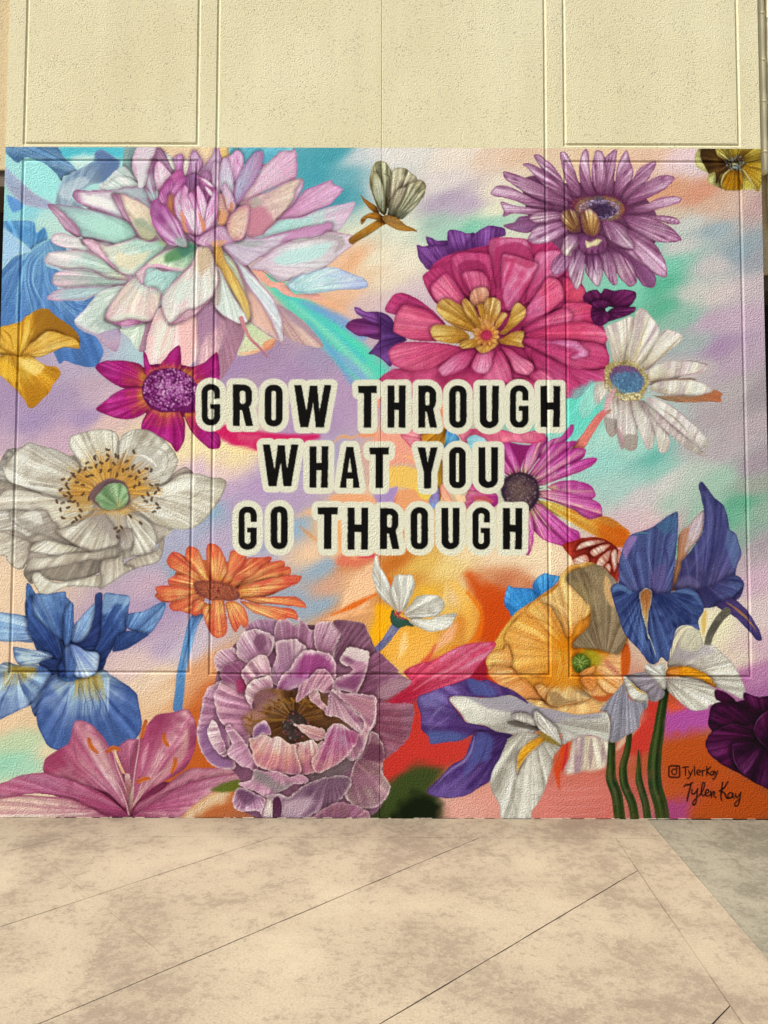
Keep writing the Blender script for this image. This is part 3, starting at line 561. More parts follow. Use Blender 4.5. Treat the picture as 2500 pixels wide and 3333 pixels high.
    p('500 420 560 370 640 360 650 470 640 560 600 520 560 500 540 540', ['5a2450', '6a2c60', '74407a'], e=None, v='9c6c98', va=.5)
    p('640 420 720 480 790 560 810 620 760 680 690 600', ['6c2c5c', '7c3268'], e=None, v='b87ca4', va=.5)
    p('660 395 740 410 800 470 820 500 740 470', ['efe6e6', 'e6d4dc'], e='a04080')
    p('720 480 800 540 830 590 790 600 750 560', ['eee2e6', 'ead0dc'], e='a04080')
    for s in ['220 600 270 500 350 400 390 480 360 560 330 640 300 690 240 660', '330 590 380 490 440 400 530 390 500 460 440 520 400 600 370 640']:
        p(s, ['c05c9c', 'cf88b8', 'c470aa', 'a43a84'], b='330 760', e='8c2470', v='8a2470', va=.7, vf=4)
    p('310 680 330 590 380 560 400 640 390 740 420 860 370 840 330 760', ['b0503c', 'cf7c38', 'b07058'], b='380 880', e='8c3c50', v='8a3450', va=.6)
    for s in ['385 620 420 560 480 510 470 620 490 740 520 800 480 880 420 820 390 720', '470 560 500 470 540 520 540 600 610 700 640 800 640 1000 560 960 490 840 460 700', '540 590 570 550 610 600 660 720 700 800 720 960 650 1010 630 860 590 720', '620 500 650 470 700 560 740 660 740 760 700 860 670 760 640 640', '720 960 730 760 780 620 840 500 860 620 850 760 830 840 780 930']:
        p(s, ['e9d6dc', 'f0e6ea', 'e6c0d4', 'cf88b4'], b='640 1060', e='a83c8c', ew=3, v='c86ca4', va=.55, vf=3)
    bl('460 740 500 800 520 940 560 1000 500 970 470 880', 'e0885c', 7, .85, False); bl('640 760 700 840 730 900 720 970 690 960 670 850', 'dc7c4c', 7, .85, False)
    for s in ['530 640 560 760 600 800', '480 620 500 760 540 820', '660 560 690 680 700 760', '780 640 760 780 740 900', '820 600 800 760 780 880', '560 560 610 660 640 740', '420 600 420 720 450 820', '600 560 640 640 640 720']:
        st(s, 5, 'b03c88', .75)
    p('130 720 150 650 210 608 235 680 300 700 380 800 440 870 480 960 530 1080 520 1150 440 1130 340 1120 240 1020 170 920 130 800', ['a8b4ac', 'cfa8c4', 'c890b8', 'b468a4', '94347c'], b='560 1200', e='8a2a72', ew=4, v='7f2c6c', va=.7, vf=5)
    bl('400 1040 520 1060 520 1140 420 1130', '8ca89c', 10, .7)
    st('150 900 190 990 260 1080 350 1130', 14, 'a89c74', .7, blur=4); st('220 1080 300 1130', 30, '8fa05c', .7, blur=8); bl('290 1130 400 1130 330 1170 260 1190', '6c5c68', 4, .9, False)
    # collar
    p('540 1000 640 1040 780 960 860 920 960 930 1000 1000 1080 1060 1130 1060 960 1110 880 1130 800 1120 700 1130 620 1090', ['c490b0', 'd4aac0', 'cf9cb8', 'b07ca4'], b='800 900', e='9c4880', v='8c4c80', va=.5)
    st('640 1040 700 990 780 960 860 930', 8, '7c3c70', .7); st('640 1060 700 1110 780 1140', 7, 'e8d0d8', .8)
    p('960 880 1010 790 1100 710 1190 690 1200 800 1180 920 1140 1030 1080 1070 1000 1050 960 970', ['dfa490', 'e8c8b0', 'e6c4b8', 'd49cb8'], b='930 900', e='a04c84', ew=4, v='c08870', va=.4)
    st('960 970 990 1040 1060 1040 1120 980 1140 880', 6, 'b04c80', .8); st('1000 820 1060 780 1100 800', 8, 'd8a080', .6, blur=3)
    bl('790 1080 950 1070 900 1130 800 1140', 'dc9c5c', 9, .7, False)
    # ---- magenta flower under the dahlia
    fr(0, 1150)
    fl('painted_magenta_flower', 'magenta flower with a dense purple centre painted below the dahlia', '1150 250')
    MG = ['d09038', 'b84a58', 'ac2c78', 'b03c86', '8c1c62']
    p('900 200 1000 80 1250 80 1380 180 1360 380 1260 430 1000 420', ['7a1452', '8c1c60'], e=None, new=False)
    for s in ['642 95 700 52 820 48 900 58 960 85 1010 180 970 240 830 232 740 190 680 140', '965 -20 985 0 1015 80 1060 90 1110 40 1180 -40 1215 -50 1225 40 1210 120 1000 170 975 100', '1215 110 1300 90 1380 60 1460 -10 1480 60 1480 170 1430 260 1300 220', '648 378 700 330 790 260 880 235 980 235 1040 330 1000 390 900 440 800 440 720 415', '955 520 970 440 1030 370 1150 380 1240 430 1250 520 1240 600 1195 665 1150 610 1090 570 1010 560', '1240 410 1330 400 1400 500 1470 540 1490 580 1480 640 1420 645 1360 600 1300 540']:
        p(s, MG, e='7a1452', ew=4, v='8c1c60', va=.6, vf=6, vt=(0, .4))
    vn('1000 120 1060 130 1000 180', '1180 90 1200 120 1190 150', 10, ['d8a040', 'c87c40'], 5, .7, clip=False)
    for a in range(0, 360, 12):
        ca, sa = math.cos(math.radians(a)), math.sin(math.radians(a))
        st([1150+175*ca, 250+140*sa, 1150+235*ca, 250+195*sa], 8, ['c88c38', 'd8a848'], .55, tp=(1, .7, .1))
    p('960 250 975 180 1030 120 1120 100 1220 110 1300 180 1340 230 1330 330 1290 400 1200 390 1100 400 1020 370 970 310', ['94508a', '7c2c6c', '6a1f58'], b='1170 250', soft=3, nm='flower_centre', e='5a1848')
    dots('1150 250', 185, 145, 260, ['5a1a50', '4c1444'], 9, .8); dots('1150 245', 180, 140, 380, ['c88cb8', 'b070a4', 'd8a8c8', 'a04c90'], 6.5, .9); dots('1160 240', 90, 70, 60, ['dcb0cc', 'c07cb0'], 7, .9)
    # ---- tan flower bud on its stem
    fr(650, 450)
    fl('painted_flower_bud', 'grey green closed flower bud on an ochre stem painted on the pale ground', '1240 540')
    st('1030 690 1120 630 1200 580 1260 550', 44, ['8a5c24', 'b07a2c', 'a06c28'], 1, tp=(.95, .95, 1), lab=True)
    st('1050 700 1130 655 1220 600', 9, '5c4a34', .7, blur=3); st('1030 672 1110 620 1190 575', 8, 'c48c3c', .8, blur=2)
    p('1085 378 1110 405 1150 430 1190 460 1215 520 1180 500 1140 470 1105 420', ['8a5c22', 'b0762a', 'b87c2c'], b='1220 540', e='7c4c1c', v='6a4a24', va=.5, nm='sepal')
    p('1088 580 1092 545 1130 515 1190 500 1240 530 1240 560 1180 548 1130 542 1105 575', ['8a5c22', 'b0762a', 'c08838'], b='1240 540', e='7c4c1c', v='6a4a24', va=.5, nm='sepal')
    p('1155 230 1185 165 1215 152 1250 160 1280 195 1300 240 1290 330 1275 450 1250 520 1210 490 1180 420 1150 330 1148 270', ['4c4838', '8c8870', 'b4b090', 'd0caa4'], b='1250 560', e='8a7440', ew=4, v='5c5a44', va=.7, vf=5)
    p('1165 270 1190 230 1230 300 1250 400 1245 500 1205 450 1170 370', ['6c705c', 'c4c4ac', 'd4cfb4', 'c0b890'], b='1250 560', e='7c6c40', v='6c6c54', va=.7)
    p('1300 215 1345 198 1390 205 1430 235 1465 262 1470 300 1440 400 1380 480 1330 530 1280 520 1270 430 1285 300', ['4c4a3c', 'a0937c', 'c4b89c', 'd3c8a8'], b='1280 560', e='6c6048', ew=4, v='6c6450', va=.8, vf=7)
    p('1290 420 1340 350 1380 330 1400 330 1370 420 1330 530 1270 520', ['4a4838', 'a89c84', 'c4b8a0'], b='1270 560', e='5c543c', v='5a5442', va=.7)
    p('1400 320 1450 290 1490 278 1520 300 1528 340 1500 410 1440 480 1370 545 1320 535 1350 450', ['4c4c3c', 'a8a88c', 'd0c8a8', 'a8946c'], b='1300 570', e='5c543c', ew=4, v='6a6650', va=.8, vf=6)
    st('1415 320 1400 340 1380 400 1340 480', 9, '5c4c2c', .8); st('1500 330 1440 430 1360 520', 5, '4c4a3c', .7); st('1240 240 1280 260 1270 400', 9, '54503c', .7, blur=3)
    p('1230 540 1260 520 1330 535 1390 585 1440 605 1468 630 1400 628 1340 622 1280 590', ['a07434', 'b88444', 'c08838', 'a86c20'], b='1220 550', e='84541c', v='7c6848', va=.5, nm='sepal')
    # ---- purple flower behind the pink zinnia
    fr(1250, 450)
    fl('painted_purple_petals', 'deep purple ruffled petals painted behind the big pink zinnia', '640 1100')
    PU = ['5c2a68', '7a3f88', '9458a4', '8a4c98']
    for s in ['220 725 260 730 300 725 350 720 430 715 470 760 500 860 440 870 300 890 260 850 235 810', '282 665 320 672 360 690 430 690 470 700 400 730 340 725 300 722', '430 640 450 618 500 622 560 640 610 640 600 700 560 760 600 800 470 810 430 740', '600 660 640 625 700 592 760 595 815 610 818 660 740 680 700 790 560 770 570 700']:
        p(s, PU, b='640 1200', e='542462', ew=4, v='4c2058', va=.6, vf=6)
    bl('440 760 560 740 700 740 700 800 450 870', '4c2258', 12, .6, False)
    fr(650, 450)
    p('985 1275 1030 1225 1100 1215 1180 1230 1300 1240 1340 1340 1200 1362 1130 1340 1060 1330', ['6c2c64', '82387c', '7c2c60'], b='1400 1300', e='5a2050', v='4c1c50', va=.5)
    p('1045 1140 1080 1145 1120 1170 1180 1170 1240 1180 1290 1210 1310 1260 1220 1260 1140 1230 1080 1200 1055 1180', ['6a3474', '8a4c98', 'a468ac'], b='1400 1300', e='5c2864', v='4c2058', va=.5)
    p('1200 1180 1300 1220 1330 1290 1400 1360 1340 1400 1290 1540 1240 1500 1170 1460 1140 1455 1170 1420 1210 1360 1220 1290', ['3c2250', '4c2c64', '74428a', '8a559c'], b='1400 1340', e='4c2858', v='3a1c4c', va=.5)
    # ---- big pink zinnia
    fr(1250, 450)
    fl('painted_pink_zinnia', 'large coral pink zinnia with yellow centre florets painted above the word THROUGH', '690 1310')
    p('60 1560 300 1540 600 1500 1000 1500 1300 1300 1500 1400 1500 1659 1300 1750 1000 1760 0 1760 -60 1659', ['a82858', 'b43464', 'b03060'], e=None, v='d86c90', va=.3, new=False)
    p('700 1300 300 1000 400 800 900 700 1200 800 1400 1100 1500 1400 1200 1600 700 1600 300 1500', ['a4285c', 'b03a6c'], e=None, v='8c1c4c', va=.4, new=False)
    Z = ['b83064', 'd65a80', 'e4748f', 'ee98a8']
    def zp(s, c=Z, **k): p(s, c, e=k.pop('e', '9c2456'), ew=k.pop('ew', 4), v=k.pop('v', 'b03064'), va=k.pop('va', .42), vf=k.pop('vf', 6), **k)
    zp('705 720 725 680 800 668 880 672 960 680 1020 740 1100 760 1100 1000 1000 1100 880 1140 800 1160 750 1060 720 900', ['b83468', 'b03064', 'c85080', 'd880a0'])
    bl('760 740 880 700 980 740 1020 800 960 830 860 800 790 830 760 1000 745 860', 'a42c5c', 8, .75)
    zp('960 680 1060 700 1200 660 1200 900 1140 940 1040 960 1010 780', ['bc3868', 'b83468', 'b02c60'])
    zp('1020 790 1130 755 1200 770 1260 840 1180 940 1090 960 1000 1100 960 1100', ['b43868', 'cc6890', 'd884a4'])
    zp('258 930 330 880 440 838 455 860 470 930 500 990 550 1060 560 1110 420 1090 360 1120 300 1040', ['c04070', 'c84c78', 'a83264', 'b43c6c'])
    zp('315 1000 370 945 420 910 470 960 520 1040 560 1100 540 1150 440 1110 370 1110 330 1060', ['b43060', 'dd6a88', 'e27c94', 'dc7090'], e='94205c')
    zp('450 820 480 785 540 768 620 772 700 780 722 830 740 960 750 1060 640 1080 560 1060 500 980 470 920', ['b83868', 'ac3062', 'c04c78', 'c25080'])
    bl('500 850 600 820 680 850 700 920 640 900 560 890 530 930 560 1040 520 960', '8c2250', 7, .7)
    zp('525 925 560 900 650 900 690 930 715 1000 700 1060 590 1040 570 1010', ['c04470', 'd4688a', 'cc5c80', 'd87c98'])
    zp('800 790 860 788 960 820 1030 840 1035 870 990 960 930 1060 880 1140 830 1160 800 1080 790 960', ['c04878', 'cf6290', 'c23c6c', 'cc4874', 'd87c9c'], v='d894b0', va=.5)
    bl('810 800 940 820 1020 850 980 880 880 840 815 830', 'b03058', 6, .6)
    zp('1100 940 1180 960 1220 1040 1200 1100 1100 1180 1000 1240 940 1280 950 1180 1000 1090 1060 1000', ['b43868', 'd07098', 'dc5c7c', 'e06a88'])
    zp('1210 940 1300 980 1350 1010 1362 1060 1340 1110 1260 1130 1220 1060', ['c43c5c', 'dc5068', 'd0506c'])
    zp('940 1290 1060 1210 1180 1160 1240 1110 1400 1115 1410 1150 1395 1200 1410 1240 1300 1260 1150 1270 1000 1330', ['b43464', 'c64c74', 'd45a7c', 'cc4064'])
    zp('940 1300 1050 1230 1180 1160 1240 1150 1275 1190 1260 1240 1180 1260 1060 1280 980 1320', ['b83c6c', 'cf5c84', 'd86888', 'dc7c98'])
    zp('950 1330 1060 1290 1200 1250 1330 1238 1430 1260 1500 1310 1512 1350 1480 1390 1360 1370 1200 1360 1050 1360', ['b83060', 'cc4468', 'dc5070', 'e0708c'])
    zp('940 1360 1100 1350 1300 1370 1460 1390 1520 1460 1500 1540 1420 1560 1300 1570 1180 1520 1040 1440', ['ac3464', 'c04878', 'cc5880', 'b83c64'])
    zp('1050 1380 1180 1360 1300 1370 1375 1430 1375 1470 1300 1495 1260 1480 1300 1440 1180 1400', ['c05888', 'cc74a0', 'd890b4'], v='e0a8c4')
    zp('940 1400 1060 1450 1240 1540 1400 1570 1500 1560 1500 1640 1400 1700 1240 1700 1100 1600 1000 1500', ['a83060', 'bc4474', 'c45080'])
    zp('1000 1440 1100 1480 1240 1560 1320 1659 1300 1760 1100 1700 1030 1560', ['ac3464', 'c25080', 'b83a68'])
    zp('5 1165 40 1090 80 1048 140 1045 220 1080 300 1140 370 1200 420 1270 330 1330 200 1240 100 1200', ['a83468', 'b03c70', '9c2c60', 'bc4478'])
    zp('60 1290 75 1200 130 1125 200 1135 280 1160 340 1200 420 1270 460 1330 340 1370 180 1360 70 1310', ['bc3464', 'd04c74', 'd85a7c', 'dc6c88'], hi=('e68ca0', .5, .2, .3))
    zp('35 1430 100 1385 200 1372 330 1380 440 1392 540 1420 500 1460 420 1500 300 1560 180 1570 80 1540 40 1500', ['b83464', 'cc4c74', 'd66080', 'd8708c'])
    zp('365 1560 400 1520 480 1460 560 1430 620 1430 600 1480 540 1560 440 1600 400 1610 380 1590', ['a82c60', 'cc6088', 'dc90ac', 'e0a0b8'])
    zp('590 1540 610 1480 640 1440 720 1420 745 1440 740 1540 700 1590 640 1590 610 1575', ['c04878', 'd87094', 'e090a8', 'dc94b0'], hi=('ecb8c8', .5, .1, .35))
    zp('790 1410 850 1420 920 1470 1000 1520 1010 1570 980 1600 920 1590 880 1570 850 1500', ['c04474', 'd47494', 'e490a8', 'ee9cac'])
    zp('760 1440 800 1440 850 1560 860 1640 760 1650 660 1620 720 1560', ['bc4070', 'd87090', 'd06088'])
    zp('980 1600 1060 1560 1140 1600 1150 1659 1100 1659 1020 1640', ['c04474', 'd87090', 'dc88a0'])
    # yellow florets
    Y = ['a06c1c', 'b8882c', 'd8b458', 'e6c878']
    def yp(s, **k): p(s, k.pop('c', Y), b=k.pop('b', '690 1320'), e='a87838', ew=3, v='8f661c', va=.6, vf=5, nm='floret', sh=k.pop('sh', ('8c641c', .25)), **k)
    p('580 1080 600 1030 640 1008 690 1010 708 1060 690 1110 640 1140 600 1130', ['a87840', 'cf9068', 'd8a080', 'dcac88'], b='690 1320', e='b0705c', v='a87050', va=.4, nm='floret')
    yp('355 1160 365 1110 410 1085 460 1095 530 1140 590 1220 640 1290 600 1310 520 1290 440 1250 390 1210')
    yp('310 1300 330 1265 380 1258 450 1265 540 1300 580 1340 540 1380 440 1385 340 1355')
    yp('528 1110 550 1082 600 1130 640 1200 690 1280 640 1290 590 1230 550 1180')
    yp('630 1140 660 1115 690 1150 700 1260 660 1230', c=['b07c1c', 'd09a2c', 'd8a434'])
    yp('672 1140 690 1090 740 1075 780 1095 790 1130 780 1190 750 1250 720 1270 700 1220', c=['b07424', 'c89440', 'ecd090', 'f0d898'])
    yp('780 1320 820 1270 850 1200 870 1140 905 1110 955 1150 950 1200 920 1240 860 1290 820 1320')
    yp('740 1290 770 1210 800 1175 835 1190 810 1230 770 1280', c=['b07424', 'd8a850', 'ecd090'])
    yp('770 1370 820 1340 880 1305 940 1305 942 1340 930 1380 948 1415 880 1400 820 1395')
    yp('530 1420 510 1390 560 1360 640 1350 650 1400 600 1415')
    yp('620 1410 700 1390 770 1380 740 1420 670 1450 630 1430', c=['b07424', 'd8a850', 'e6c070'])
    for a in range(0, 360, 30):
        ca, sa = math.cos(math.radians(a+10)), math.sin(math.radians(a+10)); cx, cy = 690, 1330; 
        q = [cx+30*ca-12*sa, cy+30*sa+12*ca, cx+75*ca-16*sa, cy+62*sa+16*ca, cx+92*ca, cy+78*sa, cx+75*ca+16*sa, cy+62*sa-16*ca, cx+30*ca+12*sa, cy+30*sa-12*ca]
        p(q, ['b04c3c', 'd89844', 'e8c468'], b='690 1330', e='8c5020', nm='floret')
    p('650 1330 670 1300 710 1300 730 1330 710 1360 670 1360', ['a82848', 'c03858'], e='8c2038', nm='floret')
    for s in ['640 1210 660 1240 670 1280', '690 1190 690 1240 700 1290', '740 1230 730 1270 715 1300', '600 1290 630 1300 660 1315', '680 1230 690 1280', '705 1235 715 1290']:
        st(s, 16, ['e8c478', 'd09038'], .9); st(s, 5, 'a84830', .6)
    # ---- mauve gerbera, top right
    fr(1700, 450)
    fl('painted_mauve_gerbera', 'mauve gerbera with a dark oval eye painted at the top right', '520 480')
    GM = ['6a3558', 'b07c98', 'd4acc0', 'dcb8cc']
    def gp(s, c=GM, **k): p(s, c, b=k.pop('b', '520 480'), e=k.pop('e', '6a2c54'), ew=4, v=k.pop('v', '713a5e'), va=k.pop('va', .6), vf=k.pop('vf', 5), **k)
    p('0 300 100 250 300 300 700 300 900 500 900 700 700 800 400 850 200 700 50 560', ['5c2c4c', '7c4a6c'], e=None, new=False)
    for s in ['75 118 100 108 160 140 230 210 300 320 360 400 330 420 240 320 160 240 110 180',
              '5 175 60 170 150 220 240 300 340 420 280 410 180 350 90 260 40 210',
              '255 100 290 95 320 140 370 260 400 380 340 380 290 280 265 180',
              '-130 225 -60 240 60 280 160 330 300 420 300 460 180 430 60 390 -40 330 -110 280',
              '-215 380 -180 325 -100 322 -20 360 80 410 200 460 160 480 40 460 -60 420 -140 400',
              '385 200 400 110 430 70 450 110 455 200 470 300 490 380 430 370 390 290',
              '480 130 495 85 540 90 570 180 575 280 570 370 510 370 470 290 470 200',
              '560 140 590 100 637 75 630 170 620 260 610 370 560 370 570 260',
              '640 200 680 110 705 82 725 140 750 230 730 320 680 400 620 370 630 280',
              '780 220 840 170 905 155 880 230 800 340 710 430 670 410 720 320',
              '850 290 900 262 980 248 1030 270 980 330 900 380 800 420 700 450 760 360',
              '850 440 920 405 1000 392 1075 400 1060 435 980 460 880 490 760 510 700 490 760 460',
              '880 520 960 520 1040 540 1065 575 1000 580 900 555 760 530 800 510',
              '-145 430 -60 450 60 470 200 490 260 500 200 520 60 520 -60 510 -130 530 -125 500']:
        gp(s)
    gp('-60 570 -130 590 -60 625 40 640 160 600 280 560 200 510 60 520 -20 530', ['5c2c50', '84507a', '8a6890'])
    gp('45 540 80 505 160 495 260 500 280 540 180 570 90 570', ['8c5478', 'd0b0bc', 'dcccc4'])
    gp('35 690 60 630 110 590 200 570 300 560 330 600 260 660 180 705 80 712', ['8a5078', 'c08cac', 'd4b0c4', 'd8bcc8'])
    gp('260 780 280 680 320 650 400 650 410 700 370 770 310 815 265 815', ['5c2850', 'b48ca8', 'e0d8c8', 'd8ccb8'])
    gp('190 880 210 820 260 780 320 800 340 760 400 700 380 800 320 870 250 920 210 925', ['4c2044', 'a06c90', 'd4a8c4'])
    gp('690 530 800 525 900 550 1000 600 1060 660 1070 690 980 705 860 690 760 640', ['7c4468', 'c094ac', 'd4b4c0', 'd8a4c0'])
    gp('540 560 600 555 680 590 750 650 795 750 720 750 640 720 570 660', ['7a4068', 'c49cb4', 'd8bcc8', 'c494b0'])
    gp('700 620 800 640 900 720 960 820 980 910 970 940 920 930 820 870 700 780 620 740 760 750', ['7c4868', 'b88ca4', 'd0a8bc', 'd4a4c0'])
    gp('580 720 680 760 780 830 880 900 905 960 885 1008 820 1000 780 950 700 850', ['5a2850', '7c4a74', '8c5a84'])
    gp('560 730 660 780 740 850 770 940 770 980 720 1005 650 930 600 850', ['5c2c50', 'b48ca4', 'd0b4b8', 'a06c8c'])
    gp('500 750 560 740 620 830 640 940 640 985 610 990 560 920 520 840', ['6a3860', 'b890a8', 'd8c0c8'])
    gp('430 770 480 755 530 830 545 920 515 1000 480 980 430 910 425 840', ['542248', '8c5c80', 'd8c0c8', 'e0ccd0'])
    gp('340 800 400 740 425 800 415 910 400 980 365 1025 330 970 310 900 315 850', ['7c4a70', 'c49cb8', 'd8c4c8', 'e0d0c8'])
    gp('380 650 480 640 560 680 560 760 480 780 400 760', ['5a2850', '6c3860'], nm='petal')
    for s in ['430 770 440 850 450 900', '470 760 480 850 500 920', '510 760 540 840', '360 760 350 850']: st(s, 14, '4c1c44', .8, tp=(1, .7, .1))
    p('340 470 350 420 420 395 520 385 620 400 680 440 700 490 660 540 600 555 480 550 380 530', ['3a2238', '4a3450', '8c5c3c', '7c3c3c'], b='520 480', e='6a2c44', nm='flower_centre')
    for a in range(150, 400, 7):
        ca, sa = math.cos(math.radians(a)), math.sin(math.radians(a))
        st([520+175*ca, 475+85*sa, 520+(200+20*math.sin(a*3.1))*ca, 472+(112+16*math.sin(a*2.3))*sa], 9, '5c1c40', .85, tp=(1, .7, .1))
    dots('520 478', 160, 82, 200, ['a88040', '6c4a34', '8a5c3c', '4c6c60'], 5, .8, ring=(.85, 1.05)); dots('520 480', 140, 68, 320, ['a898b8', 'c4b8d0', '8078a0', '6c5c84'], 4.5, .85, ring=(.6, 1)); dots('550 495', 90, 42, 80, ['241838', '2c2040', '3a2c50'], 7, .9, ring=(0, 1))
    gp('260 540 270 495 310 480 350 490 385 540 395 600 385 635 330 635 290 600', ['4c2a24', '8c6430', 'b89860', 'dccc9c'], b='400 660', v='5c3820', nm='stamen', va=.7)
    gp('395 545 400 510 430 482 460 478 500 510 525 570 520 630 480 665 430 645 405 600', ['5c3420', '9c7038', 'c49c58', 'e0cc9c'], b='470 700', v='6c4424', nm='stamen', va=.7)
    p('425 690 460 700 500 682 538 688 510 720 470 730 435 740', ['dcd0a0', 'e0d4a8'], e='8c7048', nm='stamen')
    # ---- dark purple bloom between zinnia and daisy
    fl('painted_plum_bloom', 'small plum coloured bloom painted between the pink zinnia and the white daisy', '560 1150')
    PL = ['4c1c40', '6a2858', '7c3468']
    for s in ['410 1090 430 1040 500 1020 530 1045 555 1015 620 1030 680 1020 768 1040 755 1100 700 1150 600 1140 480 1130', '560 1200 600 1150 680 1140 765 1140 745 1180 640 1220 570 1240', '460 1170 480 1130 560 1150 540 1200 500 1260 470 1220', '465 1115 500 1095 560 1092 603 1120 560 1150 500 1150', '470 1210 490 1170 550 1160 590 1190 580 1240 530 1268 490 1250']:
        p(s, PL if 'x' in s else [PL[0], '74305f', '84386c'], b='540 1170', e='42163c', ew=4, v='40143a', va=.6)
    # ---- white daisy with blue eye
    fl('painted_white_daisy', 'cream white daisy with a blue eye painted at the right of the lettering', '700 1600')
    W = ['b09c70', 'dcd0b4', 'e8dfca', 'ece4d2']
    def wp(s, c=W, **k): p(s, c, b=k.pop('b', '700 1610'), e=k.pop('e', 'a08c88'), ew=3, ea=.7, v=k.pop('v', 'a0848c'), va=k.pop('va', .5), vf=k.pop('vf', 5), **k)
    for s in ['560 1280 640 1240 740 1200 760 1260 720 1400 680 1540 620 1540 590 1400', '760 1190 790 1150 830 1160 900 1240 930 1300 910 1400 850 1480 760 1560 690 1530 720 1380 750 1280',
              '900 1380 940 1310 990 1290 1080 1330 1060 1380 960 1460 850 1560 790 1570 850 1470', '860 1600 900 1550 1000 1520 1100 1500 1200 1510 1250 1530 1200 1570 1100 1600 980 1640 880 1660']: wp(s)
    st('770 1190 740 1260 690 1400', 20, 'b09080', .5, blur=5); st('1070 1340 980 1430 880 1530', 12, 'a08058', .8, tp=(.5, 1, .5)); st('830 1200 800 1380 760 1500', 6, 'b8a050', .8)
    fr(1700, 1150)
    wp('820 140 900 80 1000 50 1140 55 1240 80 1215 130 1100 150 950 180 860 195')
    st('1240 82 1200 125 1080 150', 7, 'b0708c', .7)
    wp('850 215 900 190 1000 175 1120 165 1180 175 1140 195 1000 205', ['9c7c4c', 'a88c5c', 'a07040'])
    wp('860 240 900 200 1020 182 1160 182 1240 210 1295 250 1230 285 1080 290 940 275', ['b8a484', 'ddd6c0', 'e6dfcc', 'e2dac8'])
    p('880 285 1000 290 1180 290 1270 265 1300 245 1355 275 1340 295 1345 330 1280 325 1130 330 1000 325', ['a08464', '8c6444', 'a05c34', 'b85830'], b='820 240', e='8c4c2c', v='6c4830', va=.4)
    wp('380 380 400 310 440 240 490 190 560 190 600 230 560 290 500 360 440 430 405 435', ['c8c0ac', 'dcd4c4', 'd0c8b8', '948478'])
    wp('550 400 560 330 600 290 680 290 680 440 650 520 600 570 560 500', ['bcae98', 'd6ccbc', 'c8beb0', '8f8074'])
    bl('550 430 650 460 640 540 600 570 560 520', '8f8078', 8, .8); bl('560 390 600 380 590 400 550 420', '8c4c30', 5, .7)
    wp('640 440 660 300 730 300 770 420 780 540 770 640 730 660 690 640 680 600 650 540', ['c0b29c', 'd8cec0', 'c8bcb0', '8c7c72'])
    bl('690 555 780 555 770 650 720 660 690 640', '8c7e74', 5, .8); bl('640 500 680 560 690 620 670 650 640 570', 'a8787c', 6, .7, False)
    wp('740 320 800 320 850 400 890 500 895 580 870 640 850 650 800 560 760 440', ['c8bca4', 'dcd4c6', 'd0c8ba', '908478'])
    wp('800 320 850 340 920 440 980 520 998 600 980 660 930 670 910 600 880 480', ['c8bca4', 'd6ccc0', 'c0b4a8', '948880'])
    wp('820 320 880 370 980 450 1080 540 1200 640 1243 690 1210 695 1100 640 1000 550 900 450', ['c4b8a4', 'd8d0c2', 'c0b8aa', '908478'])
    wp('830 310 900 300 1000 350 1100 430 1200 520 1262 600 1240 645 1130 580 1000 470 900 380', ['c8bcac', 'dcd4c8', 'e2dccc', 'dcd4c0'])
    st('930 370 1020 430 1080 490 1120 540', 12, '8c7c64', .7); st('860 300 980 340 1100 430 1150 480', 4, 'a0607c', .7)
    p('560 180 560 100 600 60 700 60 800 100 850 180 830 260 780 320 700 310 620 260', ['5c6c84', '6c6c6c', '8f7c48', 'a48c54'], b='700 180', e=None, nm='flower_centre', soft=2)
    p('590 170 600 110 660 80 760 100 820 170 810 240 740 270 640 230', ['34587c', '3c5c80', '5a2c58'], b='710 230', e=None, nm='flower_centre', soft=2)
    dots('700 185', 150, 135, 360, ['bca45c', '8a6c30', 'd8c890', '5c4428', 'c8b478'], 4.5, .9, ring=(.8, 1.02)); dots('710 195', 112, 78, 300, ['4a84a8', '5c94b4', '2c4c74', '3c6c94'], 5, .85); dots('690 110', 90, 26, 80, ['6a2c58', '84407c', '4c1c44'], 5, .85)
    dots('730 290', 90, 26, 90, ['e0d4a0', 'a8843c', 'f0e8c8'], 5, .9)
    # ---- pansy in the corner
    fr(1700, 450)
    fl('painted_brown_pansy', 'yellow and brown pansy painted in the upper right corner', '1440 170')
    p('1165 130 1185 80 1220 50 1400 50 1659 50 1659 170 1600 360 1560 345 1480 350 1380 355 1320 330 1250 290 1255 240 1200 210', ['8c7c3c', 'b09c48', 'b8a858'], e='c8c088', v='6c5c2c', va=.5, new=False)
    p('1165 130 1185 80 1220 50 1260 60 1240 200 1300 230 1330 320 1300 325 1250 290 1255 240 1200 210 1175 190', ['c8c07c', 'd4cc90', 'b8b070'], e='a49c5c', v='8c8448', va=.4)
    p('1200 110 1225 55 1320 52 1330 90 1350 130 1400 170 1380 230 1340 240 1310 310 1300 230 1260 240 1225 180', ['4c3420', '6c4c28', '5c4424', '4c3820'], e='3a2818', v='3a2818', va=.6)
    p('1310 52 1400 50 1360 90 1380 130 1400 170 1350 140 1310 110', ['8c7838', 'c4b464', 'b8a454'], e='8c7c3c', v='6c5824', va=.6)
    p('1390 60 1460 50 1620 52 1620 130 1560 160 1480 170 1420 140', ['6c4c18', 'a48c34', 'bca44c', 'b8a048'], e='7c6828', v='5c4418', va=.7, vf=7)
    p('1480 180 1560 160 1640 150 1640 240 1590 360 1540 300 1490 240', ['a47c1c', 'b88c28', 'c8a844', 'b8a450'], e='8c7838', v='6c5020', va=.6, vf=6)
